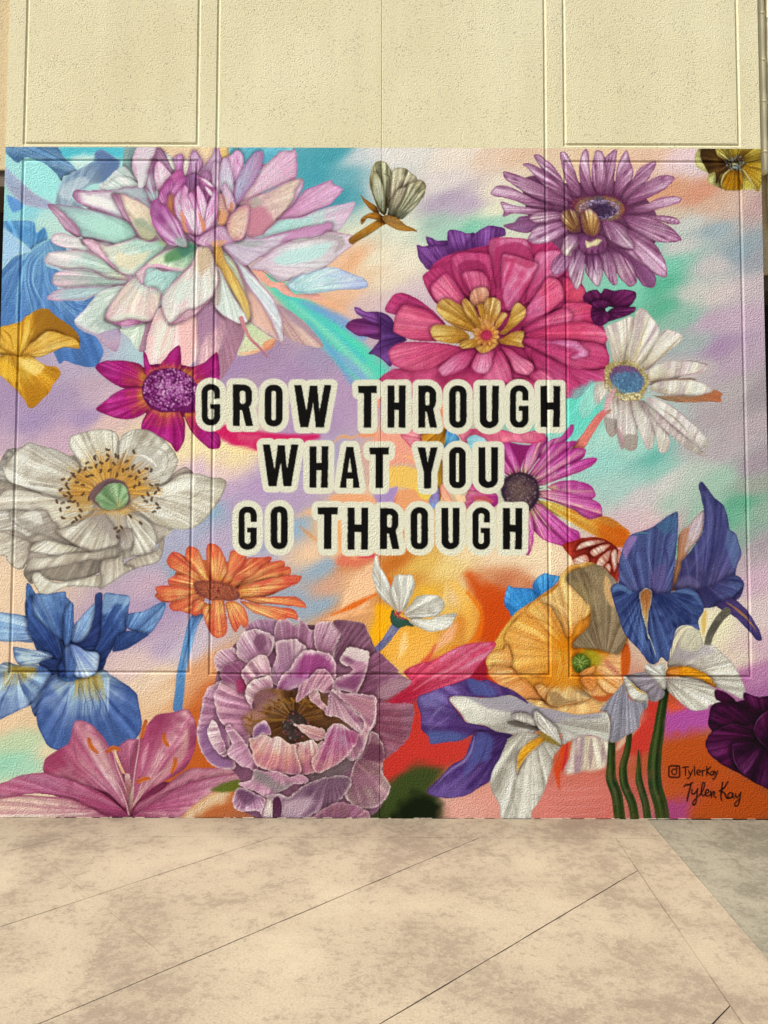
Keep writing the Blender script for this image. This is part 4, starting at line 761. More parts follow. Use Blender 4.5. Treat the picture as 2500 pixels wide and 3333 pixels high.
    p('1340 300 1370 230 1420 200 1470 210 1490 300 1480 350 1400 355 1360 350', ['6c4418', 'b07c1c', 'b8821c', 'a8843c'], e='8c7838', v='5c3c14', va=.6, vf=7)
    for s in ['1340 110 1390 150', '1480 200 1530 270 1580 350', '1420 200 1360 250 1340 320']: st(s, 10, 'd8cc9c', .8)
    vn('1490 150 1560 120 1600 100', '1440 140 1470 90 1480 70', 9, '4c3414', 6, .8, clip=False, tp=(1, .5, .1))
    vn('1380 180 1330 220 1320 260', '1390 150 1340 110 1320 80', 7, '3a2410', 6, .7, clip=False, tp=(1, .5, .1))
    dots('1440 165', 70, 52, 150, ['241c20', '3c3440', '948c90', '7ca0a8', '2c2018'], 5, .9); dots('1445 185', 26, 16, 20, ['98b0b4', 'b4c4c4'], 4, .9)
    # ---- white anemone, left
    fr(0, 1150)
    fl('painted_white_anemone', 'big white anemone with dark tipped golden stamens painted at the left', '760 960')
    def ap(s, c=None, **k): p(s, c or ['d0c0a0', 'e0d8c2', 'eae4d2', 'e2dac6'], b=k.pop('b', '780 960'), e=k.pop('e', '544c46'), ew=k.pop('ew', 3.5), ea=k.pop('ea', .7), v=k.pop('v', '857868'), va=k.pop('va', .5), vf=k.pop('vf', 8), **k)
    p('40 900 400 700 1000 700 1300 1000 1050 1300 800 1400 300 1500 100 1300', ['a89c90', 'b8ac9c'], e=None, new=False)
    ap('-20 780 20 700 50 650 110 640 100 700 120 800 60 900 -20 900', ['a8a094', 'b4aca0', '8c8480'], v='5c5854')
    ap('-20 860 60 870 160 900 300 970 200 1000 60 990 -20 985', ['7c7068', '8c8074'])
    ap('20 790 60 700 160 620 205 600 260 620 380 650 460 690 540 750 520 860 500 960 400 980 280 940 160 900 60 860', ['d4c8b0', 'd0c6b4', 'e4dfd2', 'dcd6ca', 'b8b0a4'])
    bl('170 610 210 600 300 640 420 680 500 740 400 720 280 680', 'a49c94', 7, .6); bl('20 770 100 800 200 880 160 900 60 860', 'f0ece0', 8, .7)
    st('30 700 60 660 90 680 50 740 30 800', 10, '5c5650', .7); st('40 640 90 650 130 640 200 610', 8, '7c746c', .6)
    ap('1080 890 1130 840 1200 790 1250 765 1300 800 1330 860 1200 900 1100 910', ['8c7c74', 'a8988c', '7c6c68'])
    ap('1040 905 1120 880 1220 820 1330 812 1420 835 1500 845 1530 885 1490 980 1440 1050 1400 1110 1300 1180 1180 1185 1060 1150 960 1090 880 1040 900 980', ['cfc6b4', 'dfd8c8', 'd8d0c0', 'c8bca4'], vf=8, bend=.3)
    st('1020 1000 1160 960 1280 980 1360 930 1440 930 1510 880', 9, '8c8070', .6); st('1000 1080 1150 1060 1300 1010 1400 980 1470 960', 12, 'a89884', .5, blur=4); bl('980 1110 1060 1100 1200 1130 1300 1180 1180 1186 1060 1150', 'a89c84', 8, .6)
    bl('1080 920 1200 860 1320 840 1300 900 1160 950', 'eeeadd', 10, .7)
    ap('540 740 500 680 465 620 480 560 560 535 660 512 760 520 800 560 810 640 800 760 700 800 620 830 560 800', ['c8b08c', 'd0c4a8', 'e0dac8', 'e2dece'])
    ap('800 760 800 640 820 560 900 515 1000 520 1090 570 1160 640 1200 720 1180 790 1130 860 1060 900 980 920 900 860 840 820', ['b8a894', 'd4ccbc', 'dcd8ca', 'd8d4c6'])
    st('800 640 830 580 900 540 980 530', 12, 'a49c8c', .6); st('900 640 1000 630 1090 650 1135 700 1120 780 1060 860', 12, '9c948c', .7); bl('900 700 960 660 1060 670 1110 720 1060 800 960 860 900 800', 'b4aca4', 9, .6)
    st('910 690 960 690 1000 710 1040 740 1060 770', 16, 'ece8dc', .8); st('780 560 800 640 790 720', 7, '746c60', .6)
    ap('-20 990 40 920 120 915 240 940 380 980 500 1000 640 1020 600 1090 500 1150 400 1190 280 1120 180 1060 60 1060 -20 1070', ['cfc4a8', 'd8ccb4', 'e0d8c8', 'dcd0c0'])
    ap('-20 1060 60 1060 200 1090 300 1180 200 1240 100 1200 -20 1195', ['e0dacc', 'd8d0c4', 'b8b0a8'])
    ap('-20 1200 80 1220 170 1260 260 1290 210 1340 160 1450 100 1450 50 1400 40 1370 -20 1350', ['5c5048', 'a89c90', 'c4b8a8', 'ccc0b0'])
    ap('860 1080 960 1100 1030 1170 1060 1260 1040 1340 940 1370 880 1360 900 1280 860 1180', ['d0c4ac', 'dcd6c8', 'e0dccc', 'ccc4b8'])
    ap('820 1200 890 1180 900 1260 880 1320 830 1330 800 1280', ['7c6c64', 'a49890', 'b4aaa0'])
    ap('900 1380 980 1360 1050 1330 1100 1240 1106 1300 1090 1370 1060 1410 960 1440 880 1460 840 1420', ['8c8074', 'b0a494', 'c8bcac'])
    ap('60 1100 80 1055 150 1060 200 1060 280 1050 330 1080 360 1130 410 1190 440 1240 530 1300 440 1290 300 1230 200 1200 110 1160', ['8c7c70', 'a89c94', 'c0b8ac', 'b8b0a8'])
    bl('160 1090 220 1060 270 1080 290 1150 230 1140', 'dcd8cc', 6, .7); bl('100 1100 180 1130 280 1180 380 1250 300 1220 180 1190', '8c8278', 8, .6)
    ap('380 1200 470 1170 540 1140 600 1100 650 1060 700 1075 740 1130 790 1200 805 1270 760 1310 680 1330 600 1340 520 1300', ['9c8c80', 'a89c90', 'd4ccbc', 'c0b4a4'])
    bl('600 1090 670 1060 720 1090 780 1200 800 1280 740 1240 680 1160', '8c807c', 9, .55)
    ap('205 1335 240 1280 330 1260 440 1290 520 1310 600 1340 500 1350 380 1365', ['b8a890', 'dcd2be', 'e2dcd0', 'd8ccb8'])
    ap('160 1480 220 1380 340 1375 480 1350 600 1345 700 1325 790 1310 795 1370 700 1420 600 1400 480 1430 360 1450 260 1470', ['b4a898', 'c0b4a4', 'd0c4b4', '9c9084'])
    ap('160 1480 260 1465 380 1440 500 1420 600 1400 700 1410 690 1470 560 1520 440 1540 330 1530 260 1510 220 1560 190 1540', ['6c6058', '84786c', '7c7066', '5c524c'])
    ap('690 1400 790 1380 830 1340 840 1430 900 1450 800 1520 690 1590 660 1580 670 1500', ['8c8074', 'bcb0a0', 'd0c6b6', 'c4b8a8'])
    ap('215 1520 225 1485 270 1480 320 1520 400 1545 500 1530 600 1510 680 1490 690 1540 660 1580 560 1575 440 1580 340 1630 280 1630 240 1580', ['b8a890', 'e0dac8', 'e4dece', 'ccc2ac'], va=.35)
    st('800 1300 810 1360 800 1400', 10, '746860', .6)
    bl('900 1260 960 1240 1040 1300 960 1350', 'e6e2d6', 8, .5)
    # stamens
    bl('470 860 600 780 760 720 900 780 960 880 960 960 880 990 860 900 700 840 620 900 640 1000 540 1060 470 1000', 'b07c30', 16, .85, False)
    r_ = np.random.RandomState(5)
    for i in range(190):
        a = math.radians(r_.uniform(-185, 8)); q = r_.uniform(.62, 1.06)
        ex, ey = 740+345*q*math.cos(a), 950+300*q*math.sin(a)*(1 if a < 0 else .5)
        st([740+110*math.cos(a), 950+70*math.sin(a), (740+ex)/2+r_.uniform(-12, 12), (950+ey)/2-8, ex, ey], 4.2, ['b07828', 'd8a03c', '8c5418', 'c88c34'][i % 4], .85, tp=(.9, 1, .8))
    for x, y in [(430, 1070), (430, 1120), (500, 1130), (540, 1050), (880, 1100), (950, 1140), (795, 1200), (820, 1180), (1040, 1070), (1060, 1020), (1070, 1045), (1025, 985)]:
        st([790+r_.uniform(-60, 60), 1040, (790+x)/2, (1040+y)/2+6, x, y], 4.5, 'b07828', .9, tp=(.9, 1, .8))
    for i in range(26):
        a = math.radians(20+i*5.6); st([790, 1040, 790+70*math.cos(a)*2.2, 1040+80*math.sin(a)], 4, ['c08838', 'e0b050'][i % 2], .8)
    HS = [(425, 850), (450, 885), (410, 920), (465, 945), (480, 970), (385, 1000), (425, 1010), (410, 1055), (460, 1040), (425, 1110), (515, 1120), (495, 1140), (490, 810), (535, 795), (590, 740), (640, 710), (728, 650), (730, 690), (780, 690), (905, 665), (855, 730), (900, 760), (895, 775), (990, 780), (1020, 790), (980, 845), (940, 880), (1070, 915), (1050, 940), (1000, 950), (965, 970), (1025, 985), (1060, 1018), (1070, 1045), (1040, 1070), (880, 1100), (950, 1145), (820, 1175), (780, 1180), (795, 1240), (800, 1200), (545, 1060), (525, 1020), (520, 870), (560, 890), (590, 830), (650, 760), (685, 740), (725, 720), (770, 745), (790, 820), (940, 800), (575, 780), (620, 825), (680, 795), (740, 790), (470, 850), (500, 830), (1020, 890), (1060, 885), (460, 910), (440, 960), (500, 1000), (560, 950), (610, 770), (830, 790), (640, 700), (800, 700), (540, 1100), (920, 840), (880, 830), (860, 780), (600, 980), (470, 1000), (910, 900), (985, 1000)]
    for i, (x, y) in enumerate(HS):
        a = r_.uniform(0, 6.28); st([x-9*math.cos(a), y-9*math.sin(a), x+3*math.sin(a), y+3*math.cos(a), x+9*math.cos(a), y+9*math.sin(a)], 14, '3a2418', .95, tp=(.9, 1, .9))
    p('600 960 640 900 700 860 760 845 840 870 870 930 880 1000 820 1050 720 1060 640 1020', ['a08c64', '6a4a48', '5c3c48'], b='760 1040', e=None, soft=4, nm='flower_centre')
    p('640 980 690 920 740 880 820 880 860 920 865 990 830 1040 760 1055 700 1050 660 1010', ['a89c54', '84a070', '8aa878', '7c9870'], b='800 1040', e='5c7c50', ea=.5, v='4c6c44', va=.7, vf=4, soft=2, nm='flower_centre')
    # ---- orange gerbera
    fr(600, 1150)
    fl('painted_orange_gerbera', 'orange gerbera on a blue stem painted below the lettering at left of centre', '215 1600')
    fr(600, 1870)
    st('110 240 60 330 20 480 -20 660 -30 780 -45 900', 52, ['3c5c94', '5c94c8', '4c84bc', '4478b0'], 1, tp=(1.2, .9, 1), nm='stem')
    st('90 260 50 360 10 520 -30 700', 12, '34548c', .7, blur=3); st('125 250 70 380 35 520 0 680', 9, '8cb8d8', .6, blur=3)
    fr(600, 1150)
    OG = ['e4a850', 'f0c078', 'eaa468', 'dc7c50', 'd06844']
    def op(s, c=OG, **k): p(s, c, b=k.pop('b', '215 1590'), e=k.pop('e', 'b03c34'), ew=4, v=k.pop('v', 'b4443a'), va=k.pop('va', .6), vf=k.pop('vf', 5), **k)
    p('-60 1480 60 1400 250 1400 450 1450 500 1550 450 1640 -60 1640', ['b85838', 'c86c3c', 'c4603c'], b='215 1590', e=None, new=False)
    for s in ['-120 1400 -90 1350 -60 1340 0 1370 60 1430 130 1520 80 1560 0 1500 -60 1470 -100 1440', '15 1320 40 1303 90 1320 130 1400 160 1500 180 1540 120 1530 60 1440 10 1380', '145 1360 160 1290 200 1285 240 1310 280 1390 290 1480 250 1540 190 1530 160 1440',
              '300 1400 310 1340 345 1330 390 1350 420 1370 400 1450 330 1530 260 1550 290 1470', '400 1440 430 1380 500 1380 585 1375 570 1420 480 1490 380 1560 310 1560 350 1490', '480 1480 560 1420 630 1400 675 1410 670 1450 580 1500 460 1560 360 1590 400 1540',
              '-110 1530 -60 1500 20 1500 100 1560 80 1600 -20 1600 -90 1580', '-200 1630 -160 1600 -60 1590 60 1600 70 1650 -20 1680 -140 1680 -180 1659',
              '600 1460 660 1445 710 1440 720 1490 640 1530 480 1590 380 1620 340 1600 440 1540', '470 1570 600 1520 700 1500 790 1500 780 1530 700 1580 560 1640 380 1660 380 1630']: op(s)
    fr(600, 1870)
    for s in ['-200 90 -150 75 -60 75 60 90 90 110 40 180 -40 200 -120 180 -160 160', '-80 245 -100 200 0 160 80 130 140 160 100 230 60 270 -20 250', '360 100 460 60 600 20 740 0 790 20 760 60 640 100 500 150 380 165', '400 160 560 150 700 145 760 150 810 190 820 225 740 215 600 200 480 195', '380 180 500 200 640 220 720 230 760 260 765 305 690 290 680 320 560 290 460 250',
              '60 200 100 165 150 190 170 210 120 260 60 275', '120 220 190 200 230 300 210 420 180 400 140 320']:
        op(s, b='215 120')
    op('185 165 230 155 270 180 280 260 290 370 270 410 220 430 185 400 180 280', b='215 60', hi=('f0c478', .5, 0, .4)); st('195 300 200 360 230 385 260 370 275 300', 6, 'b84c3c', .7)
    op('275 190 340 180 400 220 430 290 430 350 400 360 380 340 345 390 310 330 290 260', b='250 80')
    p('60 80 70 50 140 40 220 45 320 80 375 130 360 165 300 180 240 170 180 175 110 140', ['a85c44', '94503c', '7c4440'], b='215 100', e='6a3434', ew=5, nm='flower_centre', soft=2)
    dots('215 108', 150, 58, 200, ['5c2c34', '84443c', 'c07050', 'a85844', '6c3a3c'], 6, .8); dots('215 100', 24, 16, 12, ['6c2c30', 'c46a50'], 6, .9)
    # ---- blue iris, lower left
    fr(0, 1870)
    fl('painted_blue_iris', 'deep blue iris with yellow throat painted at lower left', '440 640')
    def ip(s, c, **k): p(s, c, b=k.pop('b', '440 640'), e=k.pop('e', '26386c'), ew=4, ea=k.pop('ea', .6), v=k.pop('v', '2c4480'), va=k.pop('va', .5), vf=k.pop('vf', 6), **k)
    ip('-20 265 60 262 160 275 220 300 230 400 220 460 120 450 -20 440', ['4c6cac', '7c9ccc', '8cb0d4', '6c90c4'], b='400 400', v='c0d4e0')
    p('200 300 480 400 700 400 700 640 480 700 300 640', ['26386c', '34508c'], e=None, new=False)
    ip('180 60 210 70 240 130 290 150 230 220 190 290 170 260', ['4c74b0', '5c88bc', '4c78b0'])
    ip('240 130 320 130 440 112 450 150 485 190 497 300 490 400 450 470 400 440 300 360 230 300 210 200', ['2c4684', '4c70ac', '6c94c4', '7ca0cc'], b='450 560', hi=('9cbcd8', .5, -.4, .25))
    ip('195 150 215 180 230 280 300 350 380 420 420 480 430 580 400 600 320 520 230 440 190 370 185 260', ['1c2c60', '283c78', '34508c', '3c5c9c'], b='440 640', hi=('5c80b4', .6, .7, .18))
    ip('480 440 500 350 560 270 640 190 645 240 620 350 580 440 520 465', ['5c7cb4', '7898c8', '7ca0cc'], b='470 520', v='acc4dc')
    ip('640 140 690 128 695 260 690 400 660 500 600 510 500 470 560 440 610 380 640 260', ['1c2858', '28346c', '34447c'], b='480 500')
    ip('700 140 780 130 875 150 865 240 870 300 850 380 800 430 760 500 720 570 690 640 660 640 670 560 640 520 680 420', ['243468', '2c3f78', '2c4480', '4c6ca4', '84a8cc'], b='560 640')
    bl('700 145 870 150 860 200 780 200 700 270', '8caccc', 9, .7)
    ip('860 270 960 250 1060 200 1110 185 1120 220 1080 310 1010 400 930 390 860 360', ['4c6cac', '6c94c8', '7c9ccc', '7cb0d8'], b='800 500', v='34548c', va=.6)
    ip('860 380 930 390 1010 405 960 440 860 500 760 520 790 430', ['2c3c74', '2c4478', '3c5890'], b='740 540')
    ip('90 490 160 500 260 510 330 530 355 555 310 590 220 610 140 615 100 570', ['7c94cc', 'c4d8e0', 'd0e4e0', '8ca8d4'], b='360 560')
    ip('260 600 330 570 420 590 430 640 400 680 340 680', ['1c2850', '28386c'])
    ip('-20 640 40 590 120 610 240 610 320 640 350 690 300 780 240 860 120 920 60 950 -20 970', ['c8b860', 'b8c8c8', '8cacd0', '5c70ac', '4c60a0'], b='110 640', hi=('c8dce0', .5, 0, .5))
    vn('20 660 10 740 -10 800', '230 640 250 660 240 700', 16, ['b08820', '9c7c28', 'c8a040'], 12, .75, clip=False, tp=(1, .6, .1)); st('120 650 130 700 140 760', 8, '4c5c8c', .6); st('90 660 60 720 20 790', 8, '8c7420', .8); bl('70 620 240 630 220 660 80 660', 'a88420', 9, .8, False)
    ip('210 880 260 820 330 700 380 670 400 690 460 700 440 720 350 800 300 880 240 960', ['5c78b0', '34508c', '283c74'], v='9cb4d0')
    ip('300 780 370 690 460 700 560 690 700 640 740 670 820 720 920 800 940 880 955 990 950 1060 920 1110 880 1140 860 1160 720 1170 560 1150 400 1185 330 1160 270 1060 245 960 260 880', ['c8b468', '9cb4cc', '6c84b8', '4c66a4', '44609c', '4864a4'], b='560 660', vf=12, va=.4)
    vn('480 720 460 820 440 960', '740 700 740 800 740 950', 26, ['c8dce0', 'a8c8d8', '8cb0cc', 'b4d0d8'], 13, .55, clip=False, tp=(1, .8, .1), blur=3)
    vn('500 700 500 780 480 850', '680 690 700 760 720 860', 16, ['b08820', 'a47c1c', 'c8a440'], 12, .8, clip=False, tp=(1, .7, .1))
    for s in ['540 730 530 780 540 830', '590 740 620 840 660 960', '550 740 580 860 560 880', '640 780 680 860 670 960', '620 720 700 860 790 1100', '470 780 420 950 330 1080', '700 800 800 920 900 1000']: st(s, 6, '2c3c70', .6)
    ip('400 690 440 640 520 690 560 690 500 715 440 725', ['2c4c88', '5c94c8'])
    ip('440 480 480 470 520 520 540 600 540 690 500 690 440 700 430 600', ['4c6cac', '5c7cb8', '7c98c8'], b='460 700')
    ip('470 475 520 480 580 515 650 525 672 550 665 620 650 660 600 690 540 695 500 670 510 600', ['7c90cc', '8ca4d4', 'b4c8dc', 'd8e4e0'], b='470 440', v='5c70b4')
    ip('410 450 430 480 440 560 440 690 405 690 400 620 430 560', ['1c2c5c', '2c3c74'])
    ip('490 190 500 300 480 440 440 480 430 380 440 240', ['4c70ac', '5c84bc'], b='450 560'); 
    # ---- pink lily at the bottom left
    fl('painted_pink_lily', 'dusky pink lily with orange anthers painted along the bottom left edge', '870 1600')
    LP = ['7c2448', 'a44a6c', 'b4607c', 'b86880']
    def lp(s, c=LP, **k): p(s, c, b=k.pop('b', '870 1600'), e=k.pop('e', '8a2c54'), ew=4, ea=.6, v=k.pop('v', '94385c'), va=k.pop('va', .45), vf=k.pop('vf', 5), **k)
    p('100 1400 500 1300 860 1350 1100 1400 1300 1400 1150 1550 900 1660 760 1660 600 1560 400 1480', ['7c2448', '943c60'], b='870 1600', e=None, new=False)
    lp('790 1180 860 1115 940 1115 960 1200 960 1350 900 1420 840 1330 800 1240', ['a44468', 'b45c7c', 'c07890'])
    lp('860 1450 880 1350 900 1200 960 1060 1040 960 1090 940 1170 930 1270 910 1320 1000 1330 1080 1310 1200 1260 1300 1180 1360 1060 1420 960 1500 900 1540', ['9c3c64', 'b05c7c', 'ac4c70', '943058', '8a3056'], hi=('dca8ac', .8, .15, .3))
    st('1260 1060 1240 1180 1150 1300 1040 1420', 60, 'd8b49c', .55, blur=16); st('1000 1140 970 1240 960 1320', 26, 'dca4b0', .6, blur=8)
    lp('300 1260 320 1230 400 1180 470 1130 490 1030 510 990 560 985 640 1030 700 1100 740 1170 790 1260 830 1360 860 1500 840 1580 740 1480 620 1440 480 1390 300 1340', ['a04468', 'b8708c', 'c07888', 'ac5470', '9c3c60'], hi=('e0b8b8', .7, .25, .35))
    st('560 1040 620 1140 700 1260 760 1360', 60, 'd0a098', .5, blur=18); st('500 1100 520 1250 640 1370 800 1520', 12, '8a3c58', .5, blur=4); st('600 1060 680 1100 740 1180 800 1320 830 1430', 14, 'a03c6c', .6, blur=5); bl('300 1260 400 1200 440 1260 360 1340 300 1330', '9c3058', 14, .6)
    lp('-20 1430 60 1390 120 1360 200 1345 300 1340 420 1370 540 1410 660 1460 760 1530 840 1600 860 1645 700 1640 400 1500 200 1480 -20 1530', ['a43c68', 'a8486c', 'b4688c', 'b87084'], hi=('d89cb0', .5, .3, .3))
    lp('-20 1525 60 1500 180 1490 320 1500 460 1510 600 1570 740 1640 860 1660 400 1700 -20 1700', ['b05878', 'c4848c', 'd8b4a4', 'dcb8a0'], hi=('e4d0b8', .6, -.2, .5))
    st('-20 1520 100 1495 240 1495 420 1515', 7, '8c2c50', .7); st('560 1500 700 1560 820 1640', 30, 'a03c68', .5, blur=8)
    lp('900 1640 920 1560 1000 1500 1100 1450 1160 1390 1280 1310 1450 1305 1700 1290 1750 1330 1659 1360 1500 1400 1340 1450 1200 1540 1100 1600 1050 1650', ['a04c6c', 'b06880', 'c08890', 'ccb49c'], hi=('dcb8b0', .5, -.6, .4))
    lp('900 1650 960 1590 1100 1500 1250 1420 1400 1370 1600 1345 1680 1370 1500 1420 1420 1480 1300 1560 1180 1660', ['9c3c64', 'b0587c', 'c07c94', 'c8a49c'], hi=('e0c0b4', .6, .5, .4))
    st('930 1580 1100 1480 1280 1410 1450 1365 1640 1345', 6, '7c2448', .7); bl('1200 1660 1290 1580 1400 1490 1540 1440 1560 1500 1400 1580 1300 1660', 'dccfb0', 16, .75, False)
    bl('1420 1455 1500 1410 1600 1385 1659 1400 1600 1460 1520 1470', '5c6a2c', 8, .9, False)
    for s, in [('620 1170 700 1280 800 1420 850 1540 870 1620',), ('765 1190 790 1300 850 1450 880 1560',), ('945 1080 935 1180 915 1300 900 1420 890 1560',), ('1110 1140 1070 1250 1000 1400 930 1500 880 1590',), ('1160 1300 1080 1340 990 1440 900 1560',), ('960 1400 940 1470 900 1560',)]:
        st(s, 13, '9c5c68', .9, tp=(.6, .8, 1)); st(s, 7, 'dcb0a8', .9, tp=(.5, .9, .9))
    st('860 1360 870 1440 880 1600', 34, ['dcc4b0', '9c6c64', '6c3c44'], .9, tp=(.8, 1, .5), nm='pistil'); st('900 1430 890 1500 878 1590', 22, ['d0b8a4', '8c6860'], .9, nm='pistil')
    for s in ['600 1110 615 1160 655 1200', '725 1195 765 1170 805 1180', '985 990 970 1040 955 1100', '1110 1080 1110 1120 1135 1155', '1185 1245 1180 1290 1160 1335', '930 1400 960 1385 1005 1375']:
        st(s, 27, ['b8521c', 'd87028', 'c45c1c'], 1, tp=(.7, 1, .6), nm='anther'); st(s, 6, '7c3410', .5)
    # ---- pink and yellow striped daisy right of YOU
    fr(1250, 1150)
    fl('painted_pink_daisy', 'pink daisy with yellow streaks and brown eye painted right of the word YOU', '920 920')
    DP = ['e0d484', 'd490b0', 'd078ac', 'c05c9c', 'ac4088']
    def dp(s, c=DP, **k): p(s, c, b=k.pop('b', '920 920'), e=k.pop('e', '9c2c74'), ew=4, v=k.pop('v', 'a0387c'), va=k.pop('va', .55), vf=k.pop('vf', 5), hi=k.pop('hi', ('e6d69c', .5, .3, .18)), **k)
    bl('1240 300 1390 190 1420 200 1420 320 1480 400 1400 480 1300 560 1240 600', '6cd0bc', 10, .75, False)
    st('1440 200 1360 260 1290 380 1250 420', 20, '8ce0d4', .6, blur=8)
    p('1480 380 1500 400 1400 560 1350 640 1270 690 1250 660 1330 560 1420 430', ['dc7468', 'e08070', 'd8686c'], b='1250 700', e='c05864', nm='stem', v='e8a08c', va=.4)
    st('1560 240 1520 300 1490 400', 40, 'dc98a0', .8, blur=6)
    bl('800 600 830 595 980 620 1100 560 1090 640 960 700 900 830 820 800 790 760', '8c2464', 5, .95, False)
    for s in ['800 600 835 592 880 680 920 780 905 840 860 760 815 680', '930 800 950 700 990 620 1060 560 1110 570 1080 660 1020 740 960 820', '795 700 830 740 870 800 850 830 800 790', 
              '1060 640 1130 580 1200 560 1260 480 1280 485 1270 540 1200 620 1130 690 1060 730', '980 820 1060 700 1130 620 1300 590 1240 660 1130 740 1040 820', '1010 850 1090 760 1200 680 1290 640 1362 648 1340 710 1240 760 1130 820 1040 870',
              '1040 880 1130 820 1240 760 1360 710 1442 708 1400 760 1300 810 1180 850 1080 890', '1100 900 1200 860 1300 860 1390 890 1430 960 1380 990 1260 960 1150 930', '1060 925 1200 930 1300 960 1400 980 1460 1020 1475 1100 1460 1150 1380 1130 1280 1070 1160 1010 1060 970']:
        dp(s)
    p('1040 1000 1160 1010 1280 1060 1380 1120 1480 1100 1560 1130 1660 1215 1600 1310 1480 1260 1340 1190 1240 1130 1120 1070', ['e0d070', 'dfb85c', 'd8903c', 'c8702c'], b='960 940', soft=4, v='b8641c', va=.35, e=None, nm='stem')
    bl('1440 1180 1560 1160 1640 1220 1600 1300 1500 1260', 'c45c1c', 12, .6); bl('1450 1110 1500 1090 1580 1140 1560 1180 1480 1150', 'b87838', 8, .6)
    for s in ['1000 1030 1060 1020 1150 1090 1250 1170 1320 1210 1310 1290 1240 1310 1140 1280 1060 1210', '980 1060 1010 1060 1070 1150 1180 1240 1240 1300 1120 1280 1030 1220 990 1130', '970 1080 990 1070 1010 1180 1005 1290 980 1360 958 1360 975 1240']: dp(s)
    dp('545 980 590 880 660 900 760 950 770 1010 740 1040 700 1000 620 990 560 1050', ['a03080', 'c04480', 'b83c80', 'd0a880'], b='920 960')
    bl('600 970 680 960 740 1000 700 1010 620 1000', 'c86858', 5, .6, False)
    p('790 930 800 860 850 820 920 800 1000 830 1040 880 1050 960 1020 1020 980 1060 900 1060 820 1010', ['6a5450', '6c5654', '54404a', '3c2c3c'], b='920 930', e='2c2030', ew=10, ea=.7, soft=4, nm='flower_centre')
    dots('920 930', 120, 120, 300, ['8c7470', '3c2c34', '7c6460', '5a4648', 'a08c88'], 4.5, .75, ring=(0, .95))
    for a in range(-170, 130, 9):
        ca, sa = math.cos(math.radians(a)), math.sin(math.radians(a)); st([920+120*ca, 930+118*sa, 920+165*ca, 930+160*sa], 7, ['e0d890', '4c3038', 'e8e0a0'][a % 3], .8, tp=(1, .8, .1))
    # things glimpsed between the lines of lettering
    fr(1250, 1150)
    fl('painted_pink_petals', 'pieces of pink, ochre and blue petals showing between the lines of lettering', '400 600')
    p('110 550 180 520 260 520 250 600 190 640 150 600', ['e08088', 'e89498', 'dc7484'], e='b83c64', v='c85c78', va=.4)
    p('250 560 320 510 400 500 430 540 400 620 300 620', ['a87020', 'c88c30', 'b07828'], v='7c5018', va=.5, b='420 500')
    p('430 515 500 560 500 600 400 640 405 600', ['3c78a4', '6ca8c8', '5c98c4'], v='2c6090', va=.5, b='420 640')
    p('500 520 600 510 800 515 900 540 1060 520 1090 580 1000 610 860 600 720 610 640 600 540 600', ['d05078', 'e08090', 'e08c98', 'd86480'], v='c84c74', va=.4, e='b83868', b='700 300')
    p('560 580 610 550 670 570 690 600 600 650', ['8cc4d0', 'a8d0d8'], v='7cb0c4', va=.4); st('420 540 410 600 400 630', 8, 'd0a030', .9)
    p('350 760 370 715 395 730 395 880 385 960 370 1000 355 940', ['8c641c', 'b08a2c', 'a0782c'], e='7c5418', v='6c4c14', va=.5)
    p('300 990 340 920 365 910 375 960 350 1050 320 1030', ['8c7cb0', '9c88b8', '7c9cc8'], v='6c6ca4', va=.4)
    p('380 900 400 880 430 940 470 1010 420 1010 385 960', ['e8a488', 'eeb890'], e='d0606c', ea=.6)
    p('380 330 395 325 398 380 400 430 385 420 375 370', ['e08060', 'e89070'], e=None)
    p('480 960 540 960 550 1000 500 1010', ['ecc898', 'e8c09c'], e=None)
    # ---- blue petals behind the poppy
    fr(1250, 1870)
    fl('painted_blue_petals', 'two bright blue petals painted behind the orange poppy', '1000 300')
    p('812 190 835 75 870 85 940 90 1010 100 1080 160 1020 200 940 270 880 315 850 260', ['2c6ca4', '3c84b8', '3c7cb4', '5c9ccc'], b='1000 300', e='2c5c94', v='28609c', va=.5)
    p('1005 100 1010 50 1050 10 1090 -10 1130 0 1190 15 1160 60 1100 120 1070 160', ['2c6ca8', '4c90c4', '5ca0cc'], b='1080 200', e='2c5c94', v='28609c', va=.5)
    # ---- butterfly wing like red and white petals
    fr(1700, 1150)
    fl('painted_red_white_petals', 'small red and white striped petals painted above the poppy', '640 1400')
    p('270 1300 330 1270 440 1240 540 1250 640 1310 670 1400 660 1480 640 1560 600 1500 500 1430 380 1450 330 1380', ['9c3424', 'b84830', 'a83c28'], e='8c2c24', v='7c2420', va=.5, new=False)
    for s in ['360 1330 400 1280 480 1260 560 1270 460 1300 390 1320', '460 1340 520 1300 590 1290 560 1330 490 1370', '340 1400 380 1370 430 1360 450 1400 420 1440 370 1430', '500 1430 520 1380 570 1340 600 1330 580 1400 530 1450', '600 1350 625 1320 640 1340 640 1420 620 1480 605 1420', '650 1320 665 1340 660 1420 640 1400', '560 1440 580 1420 600 1440 590 1480']:
        p(s, ['d8a898', 'e0d0c0', 'dcc8b8'], b='640 1500', e='b04c38', v='b05c48', va=.5)
    # ---- orange poppy
    fr(1250, 1870)
    fl('painted_orange_poppy', 'large apricot orange poppy with a green seed pod painted at lower right', '1310 560')
    PO = ['d88830', 'dfa050', 'e0a860', 'e4b878']
    def pp(s, c=PO, **k): p(s, c, b=k.pop('b', '1300 560'), e=k.pop('e', 'b87838'), ew=3.5, ea=.6, v=k.pop('v', 'c07830'), va=k.pop('va', .45), vf=k.pop('vf', 7), **k)
